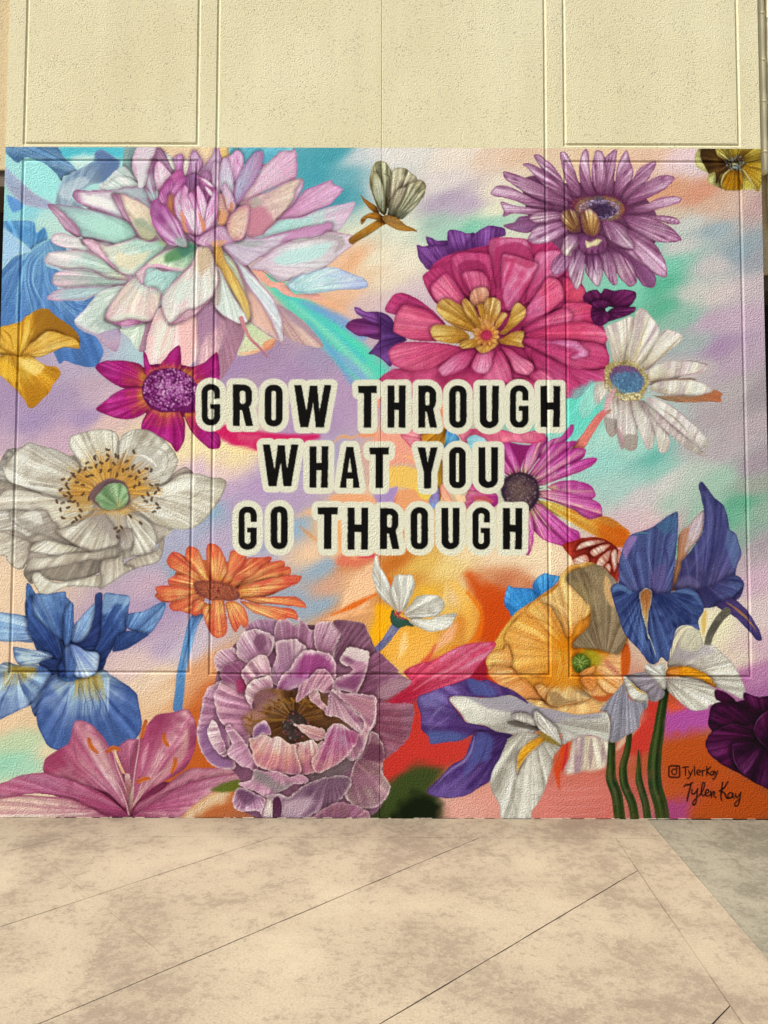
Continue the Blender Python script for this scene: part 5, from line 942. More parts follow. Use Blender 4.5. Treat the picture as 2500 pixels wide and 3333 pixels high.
    pp('700 560 850 300 1000 180 1300 0 1500 100 1640 440 1600 700 1500 860 1400 930 1100 900 950 850 800 750', ['d07c20', 'd8923c', 'dca454'], new=False)
    pp('1040 170 1100 140 1170 80 1190 10 1260 -60 1400 -80 1500 -20 1560 60 1540 160 1400 200 1390 260 1300 340 1260 420 1200 400 1100 260', ['d4904c', 'e0b070', 'e4be80', 'dcb060'])
    bl('1330 20 1400 150 1380 260 1280 380 1350 300 1395 190', 'e0b458', 8, .7); bl('1270 90 1340 150 1320 260 1290 340 1250 200', 'e6c084', 12, .6)
    pp('820 480 815 420 840 370 890 310 950 250 1000 190 1040 168 1120 220 1180 310 1220 420 1260 480 1240 600 1150 680 1000 680 850 650 780 600', ['d4801c', 'dc9844', 'dfa860', 'dda050'], vf=9)
    st('900 280 1000 290 1100 330 1200 400', 9, 'b87838', .6, blur=2); st('1060 190 1140 220 1220 290', 12, '8c7048', .6, blur=3); st('1160 150 1230 200 1290 290', 8, 'c08c4c', .6)
    st('1130 180 1220 240 1260 330', 14, 'ecc890', .6, blur=4); bl('860 420 1000 480 1150 500 1180 600 1000 640 870 560', 'e0a454', 18, .4)
    pp('690 600 700 550 740 520 810 505 830 470 860 560 850 620 760 620 740 670 720 690', ['d8985c', 'e0b070', 'dfb46c'])
    pp('700 660 750 610 850 630 900 670 960 720 1020 780 1080 830 1120 880 1180 900 1040 880 960 850 900 800 820 770 750 720', ['d08440', 'd89c60', 'e0b078', 'd89460'])
    st('760 620 860 640 920 700 1000 770 1100 850 1180 890', 7, 'b4683c', .8); bl('720 690 800 720 900 720 1000 760 1060 830 960 830 860 790 760 740', 'd8905c', 9, .5)
    pp('950 850 1040 850 1120 870 1200 890 1300 840 1350 780 1500 850 1540 870 1450 930 1300 945 1160 920 1020 900', ['e0a868', 'e4b87c', 'e0b478'], v='c89058')
    pp('1020 760 1060 740 1100 760 1140 725 1160 740 1110 800 1100 850 1160 880 1120 885 1070 830', ['cc8c50', 'dcb07c', 'c49060'])
    pp('1100 860 1120 780 1200 730 1240 700 1300 720 1360 760 1420 800 1380 840 1240 880 1160 890', ['c8a070', 'dcb884', 'b09064'], v='a88458')
    bl('1110 800 1160 790 1230 840 1300 850 1200 885 1140 880', '9c7c54', 6, .8); bl('1250 740 1310 740 1370 800 1440 830 1380 830 1300 790', '8c7458', 6, .7); st('1200 880 1280 870 1340 850', 5, 'a8603c', .7)
    pp('1250 700 1300 690 1400 700 1460 740 1540 780 1560 830 1460 860 1400 820 1330 760', ['cc8048', 'dca070', 'dfa878'])
    bl('1390 820 1480 820 1540 800 1560 830 1500 860 1420 850', 'b4562c', 6, .9)
    pp('1400 560 1440 540 1520 480 1600 430 1640 420 1655 520 1650 640 1620 740 1560 800 1500 790 1450 740 1400 700 1430 620', ['d48c54', 'e0a878', 'e4b484', 'dca06c'])
    bl('1610 480 1650 470 1665 560 1650 660 1610 720 1600 600', 'c05820', 5, .95, False); bl('1490 570 1540 600 1600 680 1640 700 1560 680 1500 620', 'c07860', 7, .7); st('1500 600 1560 650 1620 690', 8, 'a4604c', .5, blur=2)
    bl('1470 760 1560 770 1600 800 1520 850', 'e4b07c', 7, .6)
    bl('1180 420 1290 420 1400 390 1480 400 1530 440 1520 520 1440 560 1400 620 1440 700 1380 740 1240 760 1150 760 1090 700 1100 640 1200 560 1160 500', 'd0801c', 22, .9, False)
    bl('1120 640 1280 560 1300 680 1240 760 1140 720', 'd08c34', 16, .7, False); bl('1280 430 1400 400 1490 420 1480 480 1380 500 1290 520', 'c8741c', 12, .7, False)
    vn('1140 500 1180 600 1150 700', '1290 480 1260 620 1280 720', 14, ['dfa850', 'b8701c', 'e0b060'], 6, .6, clip=False); vn('1290 430 1320 460 1350 500', '1480 410 1490 450 1480 520', 12, ['b86c18', 'd8983c'], 6, .5, clip=False)
    st('1540 400 1500 440 1490 520', 16, 'c0602c', .7); bl('1330 520 1400 510 1470 560 1440 620 1360 600', 'a0982c', 10, .85, False); st('1150 510 1200 530 1230 560', 5, 'b8b048', .8); st('1130 560 1200 560', 5, 'c8b850', .7); st('1180 640 1240 610', 5, 'e0b060', .7)
    p('1268 600 1280 560 1310 535 1350 540 1390 570 1395 610 1370 645 1320 662 1290 650', ['6c8438', '7c9448', '54682c'], b='1320 590', e='48581c', v='44541c', va=.6, nm='seed_pod')
    for s in ['1275 600 1310 590 1350 600 1390 600', '1290 560 1320 585 1330 650', '1350 545 1325 590 1300 650', '1310 540 1330 590 1370 640', '1390 575 1340 590 1280 620']: st(s, 5, 'a8b468', .8); 
    for s in ['1330 545 1330 600 1350 645', '1285 585 1320 600 1380 620']: st(s, 4, '34441c', .7)
    pp('1320 665 1360 640 1410 620 1425 620 1410 660 1370 690 1330 690', ['d88c54', 'e0a068'], b='1300 700')
    pp('1330 700 1420 680 1430 740 1400 780 1340 740', ['c87840', 'd89058'], b='1300 640')
    # grey brown shadowed petal at the top of the poppy
    fr(1700, 1150)
    p('300 1500 340 1470 440 1440 520 1430 570 1460 620 1540 640 1660 680 1800 700 1900 690 1970 640 2030 560 2010 480 1990 340 1980 390 1900 450 1840 465 1740 440 1680 360 1600 300 1540', ['a0886c', '8c7a60', '9c8868', '8a785c'], b='560 2100', e='6c5c44', v='6c5a44', va=.6, vf=8)
    bl('560 1500 610 1560 640 1700 590 1700 550 1600', 'd4a874', 7, .8); bl('330 1540 400 1560 470 1680 460 1760 400 1680', 'a08c60', 10, .5)
    st('320 1560 400 1640 440 1700', 7, '6c5844', .7); st('420 1500 470 1640 520 1800', 22, 'a8946c', .5, blur=8)
    bl('590 1500 640 1540 650 1600 600 1560', '8c8474', 5, .8, False)
    # ---- right irises
    fl('painted_violet_iris', 'tall violet blue iris with orange streaked falls painted at the right', '1000 1650')
    VI = ['34346c', '4a4c8c', '5a5c9c', '5064a0']
    def vp(s, c=VI, **k): p(s, c, b=k.pop('b', '930 1640'), e=k.pop('e', '2a2858'), ew=4, ea=.6, v=k.pop('v', '2e2c64'), va=k.pop('va', .6), vf=k.pop('vf', 8), **k)
    p('1000 1600 1040 1400 1060 1220 1130 1150 1220 1060 1240 1100 1200 1240 1120 1340 1080 1480 1030 1600', ['d07838', 'd08c54', 'd8b8b8', 'd4b8c0'], b='1000 1660', e='b45c34', v='a86c4c', va=.4)
    bl('1060 1220 1130 1170 1100 1300 1060 1420 1050 1500 1045 1330', 'c87034', 8, .7)
    vp('1030 1600 1060 1500 1080 1400 1130 1340 1200 1240 1220 1180 1230 1090 1215 1000 1190 900 1210 865 1250 910 1300 980 1360 1030 1390 1120 1400 1190 1440 1220 1470 1310 1480 1360 1440 1460 1450 1540 1490 1530 1495 1580 1460 1659 1340 1700 1220 1720 1140 1640', ['3a3264', '544c84', '4c4c8c', '4c4c88', '3c3c70'], b='1160 1800', vf=12, bend=-.2)
    bl('1390 1190 1440 1240 1470 1340 1430 1450 1400 1380 1370 1280', '5a7ca8', 12, .6); st('1340 1050 1340 1250 1260 1450 1200 1600', 40, '2c2c64', .5, blur=12); st('1230 940 1280 1100 1230 1300 1120 1480', 26, '6468a4', .5, blur=10); bl('1040 1560 1120 1500 1200 1560 1140 1640', '7c6c9c', 12, .5)
    vp('640 1640 650 1540 655 1400 690 1290 740 1220 840 1190 900 1160 980 1100 1050 1068 1050 1200 1040 1300 1035 1400 1020 1480 1010 1600 960 1680 860 1700 740 1720', ['5c5c98', '4c5c98', '4a5a94', '4870a0'], b='860 1800', vf=10)
    bl('680 1330 720 1240 780 1240 740 1300 700 1390', 'a070b4', 7, .85); st('760 1220 800 1210 860 1215', 10, '4c9098', .8, blur=3); bl('900 1160 1000 1110 1040 1100 1030 1200 960 1220', '3c6c94', 10, .7)
    st('780 1250 760 1400 780 1600', 16, '34346c', .6, blur=5); st('1020 1180 960 1280 980 1400 960 1560', 18, '3c3070', .6, blur=5); st('870 1200 850 1350 890 1560', 12, '7080b4', .6, blur=4); bl('870 1480 960 1420 980 1540 930 1640 880 1600', '6c4c90', 14, .5)
    fr(1700, 1870)
    # lower right violet piece
    vp('1080 120 1200 100 1300 60 1400 0 1470 20 1495 70 1440 130 1400 170 1320 200 1230 230 1200 180', ['3c2c60', '44447c', '5068a0'], b='1160 0')
    vp('1310 205 1380 160 1440 170 1520 240 1560 310 1600 370 1615 440 1580 440 1530 380 1450 300 1390 260 1330 230', ['4c2c6c', '5c3c84', '4c3474'], b='1250 150'); st('1380 190 1440 230 1520 300 1580 380', 14, 'c0782c', .9, blur=2)
    st('1380 250 1330 300 1270 400 1250 470', 46, ['6c6448', '5c5440', '746c50'], 1, tp=(1, .9, .8), nm='stem')
    bl('1210 300 1240 240 1240 330 1220 420', 'd4a850', 5, .8, False)
    st('1270 480 1340 530 1390 590', 10, 'd8b048', .7)
    # the big front fall of the iris
    vp('600 130 598 80 650 55 700 75 740 110 800 110 870 110 920 130 1000 120 1080 95 1140 90 1190 130 1220 180 1225 240 1190 310 1195 375 1120 340 1050 360 1020 440 1000 520 985 590 940 560 920 590 880 610 840 580 780 500 690 400 640 260', ['344480', '3c5494', '405c9c', '3c5898'], b='840 80', vf=16, v='1e2a60', va=.75, hi=('6c90c4', .35, -.3, .2))
    bl('1000 560 1010 450 1050 370 1100 340 1190 340 1190 370 1110 390 1060 450 1020 530', '4c60a4', 4, .95); st('1005 570 1015 450 1060 370 1120 345', 5, '1e2458', .8); bl('600 130 640 60 740 110 720 130 650 100', '5c8cb8', 6, .6); bl('1000 120 1080 95 1180 130 1220 220 1140 140 1060 125', '5c80b4', 7, .6)
    vn('660 130 700 300 840 560', '790 200 820 400 890 590', 7, ['6c94c8', '1c2860', '5c80b8'], 5, .6); vn('900 180 960 320 990 500', '1060 140 1180 220 1190 300', 8, ['5c7cb8', '1c2860', '7090c8'], 5, .6)
    p('790 140 810 105 840 92 870 110 875 160 860 230 845 320 850 400 870 440 850 430 830 340 805 240', ['c86c1c', 'd8842c', 'd89c3c', 'd8c48c'], b='840 80', e='a8c0cc', ew=3, v='a84c1c', va=.5)
    st('850 400 880 480 905 560', 7, 'c8ccb8', .8); st('830 110 838 180 835 260', 8, 'a84820', .7)
    # ---- white iris pair
    fl('painted_white_iris', 'white iris with yellow throats and long green stems painted at the lower right', '900 620')
    WI = ['a8a090', 'd0cabc', 'd8d2c4', 'd4cec0']
    def wi(s, c=WI, **k): p(s, c, b=k.pop('b', '960 700'), e=k.pop('e', '8c8278'), ew=3, ea=.6, v=k.pop('v', '948a80'), va=k.pop('va', .5), vf=k.pop('vf', 8), **k)
    # stems
    for s, w in [('605 1100 600 1280 600 1380 640 1500 660 1680', 58), ('725 1060 710 1180 680 1300 690 1420 740 1540 765 1680', 46), ('785 1185 785 1290 790 1400 830 1540 850 1680', 40), ('965 780 940 920 920 1060 900 1180 890 1320 900 1440 935 1560 950 1680', 72)]:
        st(s, w, ['2c3c20', '3c4824', '34442a', '444c24'], 1, tp=(.6 if w > 44 else .12, 1, 1.05), nm='stem')
        q = [float(t)-(9 if i % 2 == 0 else 0) for i, t in enumerate(s.split())]; st(q, w*.25, '5c6c3c', .6, blur=4)
        q = [float(t)+(16 if i % 2 == 0 else 0) for i, t in enumerate(s.split())]; st(q, w*.2, '1c2818', .6, blur=4)
    wi('980 620 1010 540 1060 430 1110 370 1190 375 1230 470 1290 480 1360 540 1420 600 1470 680 1510 800 1480 840 1400 800 1300 760 1200 720 1080 700', ['a89c90', 'b8aca0', 'd0c8b8', 'd6cebe'])
    bl('1060 440 1110 370 1190 380 1220 460 1160 520 1080 520', 'dcd4ac', 12, .4); bl('1010 560 1060 500 1160 520 1240 480 1300 520 1200 560 1080 590', 'a89ca0', 12, .6)
    p('970 660 985 630 1060 618 1160 630 1240 670 1290 720 1310 765 1260 740 1200 705 1100 690 970 690', ['d88850', 'd8881c', 'd09024', 'c8902c'], b='960 660', e='8c5c24', v='b06418', va=.4)
    wi('970 700 1100 700 1200 720 1300 770 1310 800 1340 870 1270 880 1250 910 1150 920 1090 880 1020 820 975 770', ['9c9084', 'cac2b2', 'd4ccbc', 'd8d0c0']); 
    wi('830 620 850 600 900 610 960 595 968 650 968 770 930 760 870 690 830 660', ['b8b0a4', 'd8d4c8', 'e0dccf'])
    wi('690 690 750 670 820 655 870 690 930 760 960 790 950 830 890 860 840 840 780 780', ['9c8c98', 'a0949c', '948a8c', '8c8480'], v='6c6468')
    wi('680 700 700 690 740 730 790 780 840 800 850 870 800 870 740 840 700 780', ['d8d4c4', 'e0dccc', 'dcd8c8']); st('730 730 780 780 840 805', 10, 'c8982c', .9)
    wi('520 920 560 870 620 800 670 740 690 720 700 780 740 850 850 872 800 950 780 1040 700 1090 640 1130 590 1130 575 1080 590 980 560 930', ['9c949c', '94909c', '9a949c', '8c8890'], b='700 600', v='6c6870', va=.45)
    fr(1250, 1870)
    wi('440 850 455 825 520 815 620 830 720 830 800 815 860 815 960 850 1030 890 1160 915 1290 945 1420 935 1500 930 1525 1000 1520 1100 1500 1130 1440 1100 1370 1090 1290 1110 1200 1150 1195 1080 1100 1010 1030 1060 960 1080 860 1080 760 1060 680 1020 560 1000 520 940', ['b8b0a8', 'c8c2b6', 'd4cec0', 'd8d2c4'], b='1040 980', vf=10)
    bl('560 830 720 830 820 815 960 850 1160 915 1300 945 1440 935 1490 960 1380 975 1240 970 1130 1000 1000 950 840 930 700 900', '9c949c', 10, .85); bl('500 840 600 850 640 900 560 900', 'ddd8cc', 9, .6)
    bl('830 985 900 980 960 1010 1050 1030 1100 1060 1000 1050 900 1030 840 1010', '5c544c', 6, .85); wi('860 960 900 935 960 940 1020 970 1030 1020 960 1000 900 985', ['8c847c', 'd4cec2', 'dcd6ca']); bl('1130 1000 1220 980 1340 990 1300 1000 1200 1020 1160 1050', '948c80', 6, .7)
    st('1240 1000 1340 970 1440 965 1500 985', 8, '948c88', .6); st('1500 930 1520 1000 1515 1110', 7, 'e0dcd0', .7); st('1230 1130 1340 1085 1440 1095 1510 1130', 6, 'a87c88', .7)
    wi('735 1280 780 1200 820 1120 880 1080 960 1065 1040 1080 1110 1110 1200 1150 1150 1220 1130 1300 1090 1440 1040 1540 1000 1600 980 1660 800 1660 780 1560 720 1440 715 1360', ['c8c0b0', 'cfc8b8', 'd0cabc', 'ccc6b8'], b='1000 1000', vf=12, v='8c8478')
    p('900 1280 905 1220 950 1150 1010 1110 1060 1090 1105 1110 1040 1160 970 1220 920 1290 900 1340', ['c08430', 'd09430', 'd89c30', 'c8902c'], b='1090 1090', e='b8a080', v='a06c1c', va=.4)
    vn('1110 1130 1060 1300 980 1640', '960 1240 900 1400 860 1640', 7, ['5c544c', '746c60'], 5, .6); vn('900 1110 800 1260 740 1400', '940 1160 850 1320 850 1640', 5, '8c8478', 5, .5); st('900 1230 880 1400 870 1500 900 1640', 22, '9c9484', .5, blur=6)
    wi('1010 930 1030 920 1080 960 1140 1010 1180 1060 1200 1150 1140 1120 1080 1080 1040 1030 1015 980', ['c8c0b4', 'dcd6ca', 'd4cec2'], b='1200 1160', e='4c463c'); bl('1040 1060 1100 1080 1190 1150 1130 1140 1070 1110', '8c7430', 5, .8, False); st('1030 930 1040 1000 1100 1060', 6, '6c645c', .7)
    # ---- purple petals left of the white iris
    fl('painted_purple_iris', 'purple iris petals painted left of the white iris above the green leaf', '800 1050')
    def pi(s, c=None, **k): p(s, c or ['3c2058', '5a3a80', '6a4c94', '7c64a8'], b=k.pop('b', '880 1060'), e=k.pop('e', '3a1c54'), ew=4, ea=.6, v=k.pop('v', '3c2060'), va=k.pop('va', .55), vf=k.pop('vf', 7), **k)
    pi('220 850 240 815 320 790 400 730 460 745 560 700 640 715 700 710 760 740 850 770 940 830 970 870 860 815 720 830 600 825 460 820 440 850 520 950 560 1000 680 1020 760 1060 870 1080 830 1110 760 1100 640 1060 600 1080 520 1120 420 1130 320 1145 300 1090 250 1040 250 950')
    bl('560 700 660 720 760 800 680 820 600 800', '4c5ca0', 12, .75); bl('300 1060 460 1060 600 1080 500 1130 310 1145', '44609c', 12, .7); bl('240 830 340 800 420 850 300 900', '7c74b4', 12, .6); bl('480 980 600 1010 640 1060 560 1100 440 1020', '4a2868', 14, .5)
    st('420 870 360 920 300 1000', 16, '9080bc', .5, blur=6); st('440 960 380 1000 300 1050', 12, '8c70b0', .5, blur=5)
    pi('640 1060 760 1080 830 1100 820 1150 780 1240 730 1330 710 1400 640 1440 580 1480 460 1510 380 1505 285 1465 380 1370 450 1290 540 1240 580 1140 600 1080')
    bl('620 1080 740 1100 700 1240 600 1300 540 1380 560 1280', '4c60a4', 18, .65); bl('300 1470 420 1440 600 1460 480 1510 380 1505', '6c4c98', 12, .6)
    st('610 1090 590 1180 540 1260 460 1310 340 1430', 14, 'a894c4', .6, blur=5); st('700 1100 660 1240 560 1380', 8, '34205c', .5); st('780 1130 700 1300 600 1440', 8, '34205c', .5)
    # ---- dark plum dahlia at the right edge
    fr(1700, 1870)
    fl('painted_dark_dahlia', 'dark plum dahlia painted at the right edge beside the signature', '1659 1050')
    def dd(s, c=None, **k): p(s, c or ['2c0c28', '4c1a3c', '5a2048', '5c2850'], b=k.pop('b', '1659 1100'), e=k.pop('e', '22081e'), ew=5, ea=.7, v=k.pop('v', '280a24'), va=k.pop('va', .6), vf=k.pop('vf', 6), **k)
    dd('1300 900 1659 820 1760 900 1760 1480 1640 1440 1400 1300 1260 1140 1300 1000', new=False)
    dd('1295 790 1320 775 1380 800 1440 850 1420 890 1340 860 1305 840'); dd('1490 830 1500 795 1560 820 1640 830 1720 830 1720 930 1600 920 1530 890')
    dd('1260 950 1275 890 1330 860 1440 870 1540 920 1610 960 1600 1000 1480 1020 1350 1020 1290 1060 1255 1010')
    dd('1235 1140 1270 1070 1350 1030 1440 1005 1540 1040 1600 1060 1560 1120 1440 1130 1410 1160 1420 1260 1470 1340 1360 1290 1270 1220'); dd('1560 1060 1600 960 1700 880 1760 880 1760 1200 1640 1160')
    dd('1410 1150 1450 1125 1560 1130 1659 1180 1760 1240 1760 1480 1620 1430 1500 1360 1430 1270', ['2c0c28', '4c2040', '5c2c50', '4c2044'])
    st('1560 1060 1590 980 1659 920', 6, '8c5c84', .7); st('1420 1150 1430 1250 1480 1340', 6, '84507c', .7); st('1570 1070 1610 1130 1659 1170', 5, '84507c', .6); st('1300 1060 1420 1010 1560 1050', 5, '84507c', .5)
    st('1270 900 1400 880 1560 960', 16, '2c0c28', .5, blur=5)
    # ---- pink rose-like petal spray above the red
    fr(1250, 1870)
    fl('painted_pink_petal', 'long pink petal painted across the red ground below the cosmos', '60 860')
    p('-10 890 100 800 190 730 130 660 230 600 330 580 420 530 520 480 640 460 748 456 745 500 690 560 620 640 570 700 440 745 330 780 240 820 180 870 60 880', ['a82c44', 'b83c54', 'c8586c', 'd8849c', 'dc98ac'], b='-10 900', e='a82c4c', ew=3, v='b43c58', va=.6, vf=7)
    bl('-10 890 100 810 220 740 330 700 200 830 60 885', 'a8283c', 10, .6); st('560 560 440 640 320 700 200 780', 16, 'dc9cac', .6, blur=6)
    # ---- white cosmos
    fl('painted_white_cosmos', 'small white cosmos seen from the side on the yellow ground', '100 290')
    st('95 330 50 390 10 450 -40 500', 46, ['5c6484', '6c6c98', '5c5c84', '5c5c94'], 1, tp=(1.1, .9, .8), nm='stem'); st('70 340 30 400 -10 460', 8, '8c90b4', .6, blur=3)
    p('50 250 65 240 90 280 130 290 180 320 200 350 150 345 100 360 60 340 40 300', ['34584c', '2c4c40', '3c6450'], e='24382c', nm='sepal')
    def cp(s, **k): p(s, ['c8b8a8', 'dcd8ca', 'e4e0d4', 'e2decf'], b='110 280', e='8c8474', ew=3, ea=.7, v='8c8478', va=.6, vf=5, **k)
    cp('-80 0 -60 -130 -40 -120 -30 -60 20 20 60 120 75 240 40 210 -30 150 -60 80'); cp('45 110 60 40 75 5 130 0 190 5 210 60 200 110 170 180 130 250 100 270 75 220')
    cp('130 260 180 200 220 150 290 135 370 145 410 190 400 230 360 280 260 295 180 300'); cp('170 320 200 300 300 300 380 275 490 265 470 310 450 350 380 380 300 385 220 350')
    st('75 240 110 290 160 300', 12, 'b04050', .9); dots('105 270', 40, 20, 16, ['d84050', 'e8a040', 'a02838'], 6, .9)
    st('100 30 110 120 110 220', 6, '7c7468', .6); st('150 20 145 120 125 230', 6, '8c8478', .6)
    # ---- mauve peony
    fr(600, 1870)
    fl('painted_mauve_peony', 'big mauve pink peony with a dark brown stamen centre painted at the bottom centre', '730 1000')
    PE = ['6c3250', 'a86888', 'd09fb0', 'ecd6cc']
    def pe(s, c=PE, **k): p(s, c, b=k.pop('b', '740 980'), e=k.pop('e', 'ecdfd2'), ew=k.pop('ew', 4.), ea=k.pop('ea', .7), v=k.pop('v', '84506e'), va=k.pop('va', .6), vf=k.pop('vf', 8), rf=k.pop('rf', 3.8), **k)
    p('230 640 300 520 420 380 520 320 760 340 1000 340 1200 340 1300 520 1400 700 1300 900 1300 1100 1340 1300 1340 1540 1220 1640 560 1660 350 1560 380 1400 300 1300 130 1200 110 900 200 740', ['6c4058', '7c4c68', '845870', '8c6478'], e=None, v='54304c', va=.5, new=False)
    D1 = ['5c3048', '6c3c54', '7c4c64', '8c6078']
    pe('1280 520 1350 560 1420 640 1530 720 1460 790 1320 860 1200 820 1150 700', D1 + ['a08084'], e='a07c84', ea=.4); bl('1400 700 1520 710 1450 790 1340 850 1300 790', 'a8848c', 14, .7)
    pe('1250 860 1400 870 1540 880 1540 1000 1500 1120 1380 1230 1280 1250 1200 1100', ['6c3448', '7c4058', '84485c', '7c5064'], e='94606c', ea=.4, v='a87888', va=.4)
    pe('240 620 260 560 330 490 420 580 400 680 300 720 250 700', PE); pe('195 580 230 520 330 490 345 520 380 590 300 620 230 650', ['a06c8c', 'c49cac', 'd8bcc0'])
    pe('410 380 440 330 520 300 620 305 640 340 620 440 560 560 460 420', ['6c3c5c', '94688c', 'ac88a0'], e='c0a0b0')
    pe('620 320 700 310 760 340 770 290 820 330 860 380 940 320 1000 340 1060 390 1040 460 1010 560 900 640 760 600 640 560 600 460', ['7c4868', '94607c', 'a87c94', 'b890a4'], vf=12); pe('880 370 900 325 980 320 1050 350 1060 400 1020 480 1010 560 940 540 880 480', ['8c5874', 'b08498', 'c8a0b0', 'd8b8bc'])
    bl('640 330 720 340 760 420 700 440 640 420', 'a888a4', 12, .6)
    pe('1010 320 1100 305 1200 330 1240 380 1260 460 1290 520 1240 600 1180 640 1050 600 1010 560 1060 420', ['5c3850', '74485f', '84586f', '7c5468'], e='a08090', ea=.4, v='4c2c40'); pe('1240 580 1300 520 1340 540 1420 620 1460 655 1330 650 1250 640', D1, e='8c6078', ea=.4)
    pe('350 470 370 430 410 385 500 370 570 390 610 430 600 500 560 560 460 590 400 590 355 530', ['8c5878', 'b488a0', 'd0b0bc', 'dcc4c4']); bl('480 410 540 400 560 470 500 520 470 460', '6c3c5c', 10, .75); st('560 400 600 460 580 540', 10, 'e0d0cc', .7, blur=3)
    pe('615 460 660 440 760 440 830 500 820 560 760 640 700 760 600 740 590 640 620 540', ['94608c', 'a47c98', 'c8a8b4', 'd8c0c0']); bl('640 470 700 460 740 560 680 660 640 560', '8c6080', 9, .5)
    pe('720 620 760 550 820 510 900 520 980 530 1020 600 1025 650 1000 720 900 760 760 760 640 840 600 830 640 720', ['8c4478', 'a05890', 'b06c98', 'c898b0'], ew=7, ea=.9); bl('800 560 900 545 980 590 990 640 940 680 840 660 760 700', '8c2c70', 12, .7); bl('700 700 820 700 920 740 780 790 660 820', 'b88cac', 10, .5)
    pe('1050 570 1100 500 1160 490 1200 510 1250 520 1240 600 1220 680 1200 740 1160 800 1100 790 1020 780 1005 720 1080 680 1140 640 1060 600', ['6c2c5c', '7c3c68', '8c5478', 'c8a8b0'], ew=7, ea=.9); bl('1060 520 1120 490 1180 510 1240 520 1230 590 1130 570', 'e0d4c8', 7, .8); bl('1090 620 1200 590 1210 640 1120 660', 'c088a0', 8, .7)
    pe('100 1000 120 880 140 790 240 720 280 760 300 900 300 1100 350 1300 240 1310 150 1250 95 1140 85 1080', ['94607c', 'a47490', 'b488a0', 'c8a4b4']); bl('110 1060 170 1010 230 1160 330 1280 230 1300 130 1200', '7c5488', 12, .7); bl('200 900 260 1000 300 1180 250 1120 200 1000', '84547c', 9, .7)
    pe('200 850 220 760 270 700 340 690 420 760 450 860 470 980 440 1100 420 1180 350 1120 270 1010 230 960', ['a06c84', 'b88098', 'd09cae', 'd4a8b4']); pe('155 1060 190 980 230 1040 270 1140 280 1230 200 1180', ['b488a0', 'd8bcc0', 'dcc8c8'])
    pe('280 1040 310 1020 370 1080 430 1160 470 1250 500 1320 400 1300 340 1260 290 1200 320 1140', ['a8708c', 'c090a8', 'cca4b4'])
    pe('260 620 330 600 400 590 390 660 430 760 380 800 350 740 260 720', ['6c3454', '8c4c70', '7c4468'], e='a8788c', ea=.4); bl('350 720 410 700 430 760 370 800', 'a02c5c', 8, .85, False)
    pe('390 650 440 590 500 540 560 550 585 620 580 700 540 680 480 700 440 760 400 710', ['a0607c', 'c898a8', 'dcb8b8', 'e0c0bc']); pe('415 780 460 720 540 690 590 700 600 770 520 780 470 840 460 900 520 950 470 920 420 840', ['8c4c70', 'c090a0', 'dccac4'], ew=7)
    # dark heart
    p('470 820 540 770 620 770 700 780 900 780 960 820 1000 940 1100 1000 1120 1100 960 1150 700 1150 560 1100 440 1080 400 980 480 900', ['4c2c20', '5c3c1c', '6c4828', '8c6858'], b='740 1010', e=None, v='34200f', va=.6, vf=14, nm='flower_centre', soft=3)
    bl('400 960 500 900 560 960 560 1100 450 1080', 'b07c6c', 10, .7, False); bl('470 810 560 770 640 860 560 940 480 900', '8c5c6c', 10, .7, False); bl('520 870 640 830 720 900 680 960 560 940', '9c7c5c', 10, .6, False)
    r_ = np.random.RandomState(8)
    for i in range(70):
        a = math.radians(r_.uniform(150, 345)); q = r_.uniform(.6, 1.); st([740+60*math.cos(a), 990+50*math.sin(a), 740+300*q*math.cos(a)*.9, 990+200*q*math.sin(a)+20], 5, ['34200c', '6c4818', '8c6424', '4c2c10'][i % 4], .85, tp=(1, .9, .6))
    for i in range(60):
        a = math.radians(r_.uniform(175, 345)); q = r_.uniform(.75, 1.); x, y = 740+260*q*math.cos(a), 995+170*q*math.sin(a); st([x, y, x+14, y+6], 14, ['7c5418', '5c3810', '946420'][i % 3], .9, tp=(.8, 1, .6))
    for s in ['390 970 420 965 450 985', '410 1010 450 1020 470 1000', '450 940 455 965 450 985', '430 985 480 990 540 975', '560 850 590 855 620 870', '530 900 560 915 600 940']: st(s, 12, '7c5420', .95, tp=(.6, 1, .6))
    p('660 1020 700 960 720 920 770 930 820 980 840 1030 800 1090 740 1130 700 1120 680 1080', ['2c2420', '3c3834', '28201c'], b='740 1030', e=None, nm='flower_centre', soft=3); dots('750 1020', 90, 100, 60, ['a03c4c', '54504c', '1c1814', 'b04858', '8c8480'], 6, .8)
    # front petals
    pe('840 700 870 720 920 830 970 900 1000 960 920 900 850 840', ['b87c8c', 'd8b4ac', 'dcc8b4']); pe('740 1010 800 1010 870 1020 950 1050 960 1090 900 1120 850 1110 790 1060', ['c08880', 'd4a498', 'd8b4a8'], b='1000 1120')
    pe('760 860 770 780 800 720 860 690 900 640 960 650 1000 700 1000 780 940 800 900 780 840 800', ['b06c8c', 'd09ca8', 'd8a8b0', 'cf98a8'])
    pe('960 900 990 790 1060 830 1130 900 1220 980 1225 1050 1190 1080 1120 1030 1050 970 960 950', ['b08894', 'cca8ac', 'dcc4bc'], b='1000 800'); pe('1000 780 1100 800 1200 810 1290 820 1300 900 1290 1000 1240 1080 1200 1200 1160 1250 1100 1240 1140 1100 1200 1050 1210 980 1130 900', ['94506c', 'b07890', 'b8848c', 'a87084'], b='1000 780', ew=7)
    bl('1060 820 1180 830 1270 850 1260 960 1180 930', 'b07c80', 12, .5); st('1290 830 1290 960 1240 1080 1200 1210 1150 1250', 9, 'e0d4cc', .8)
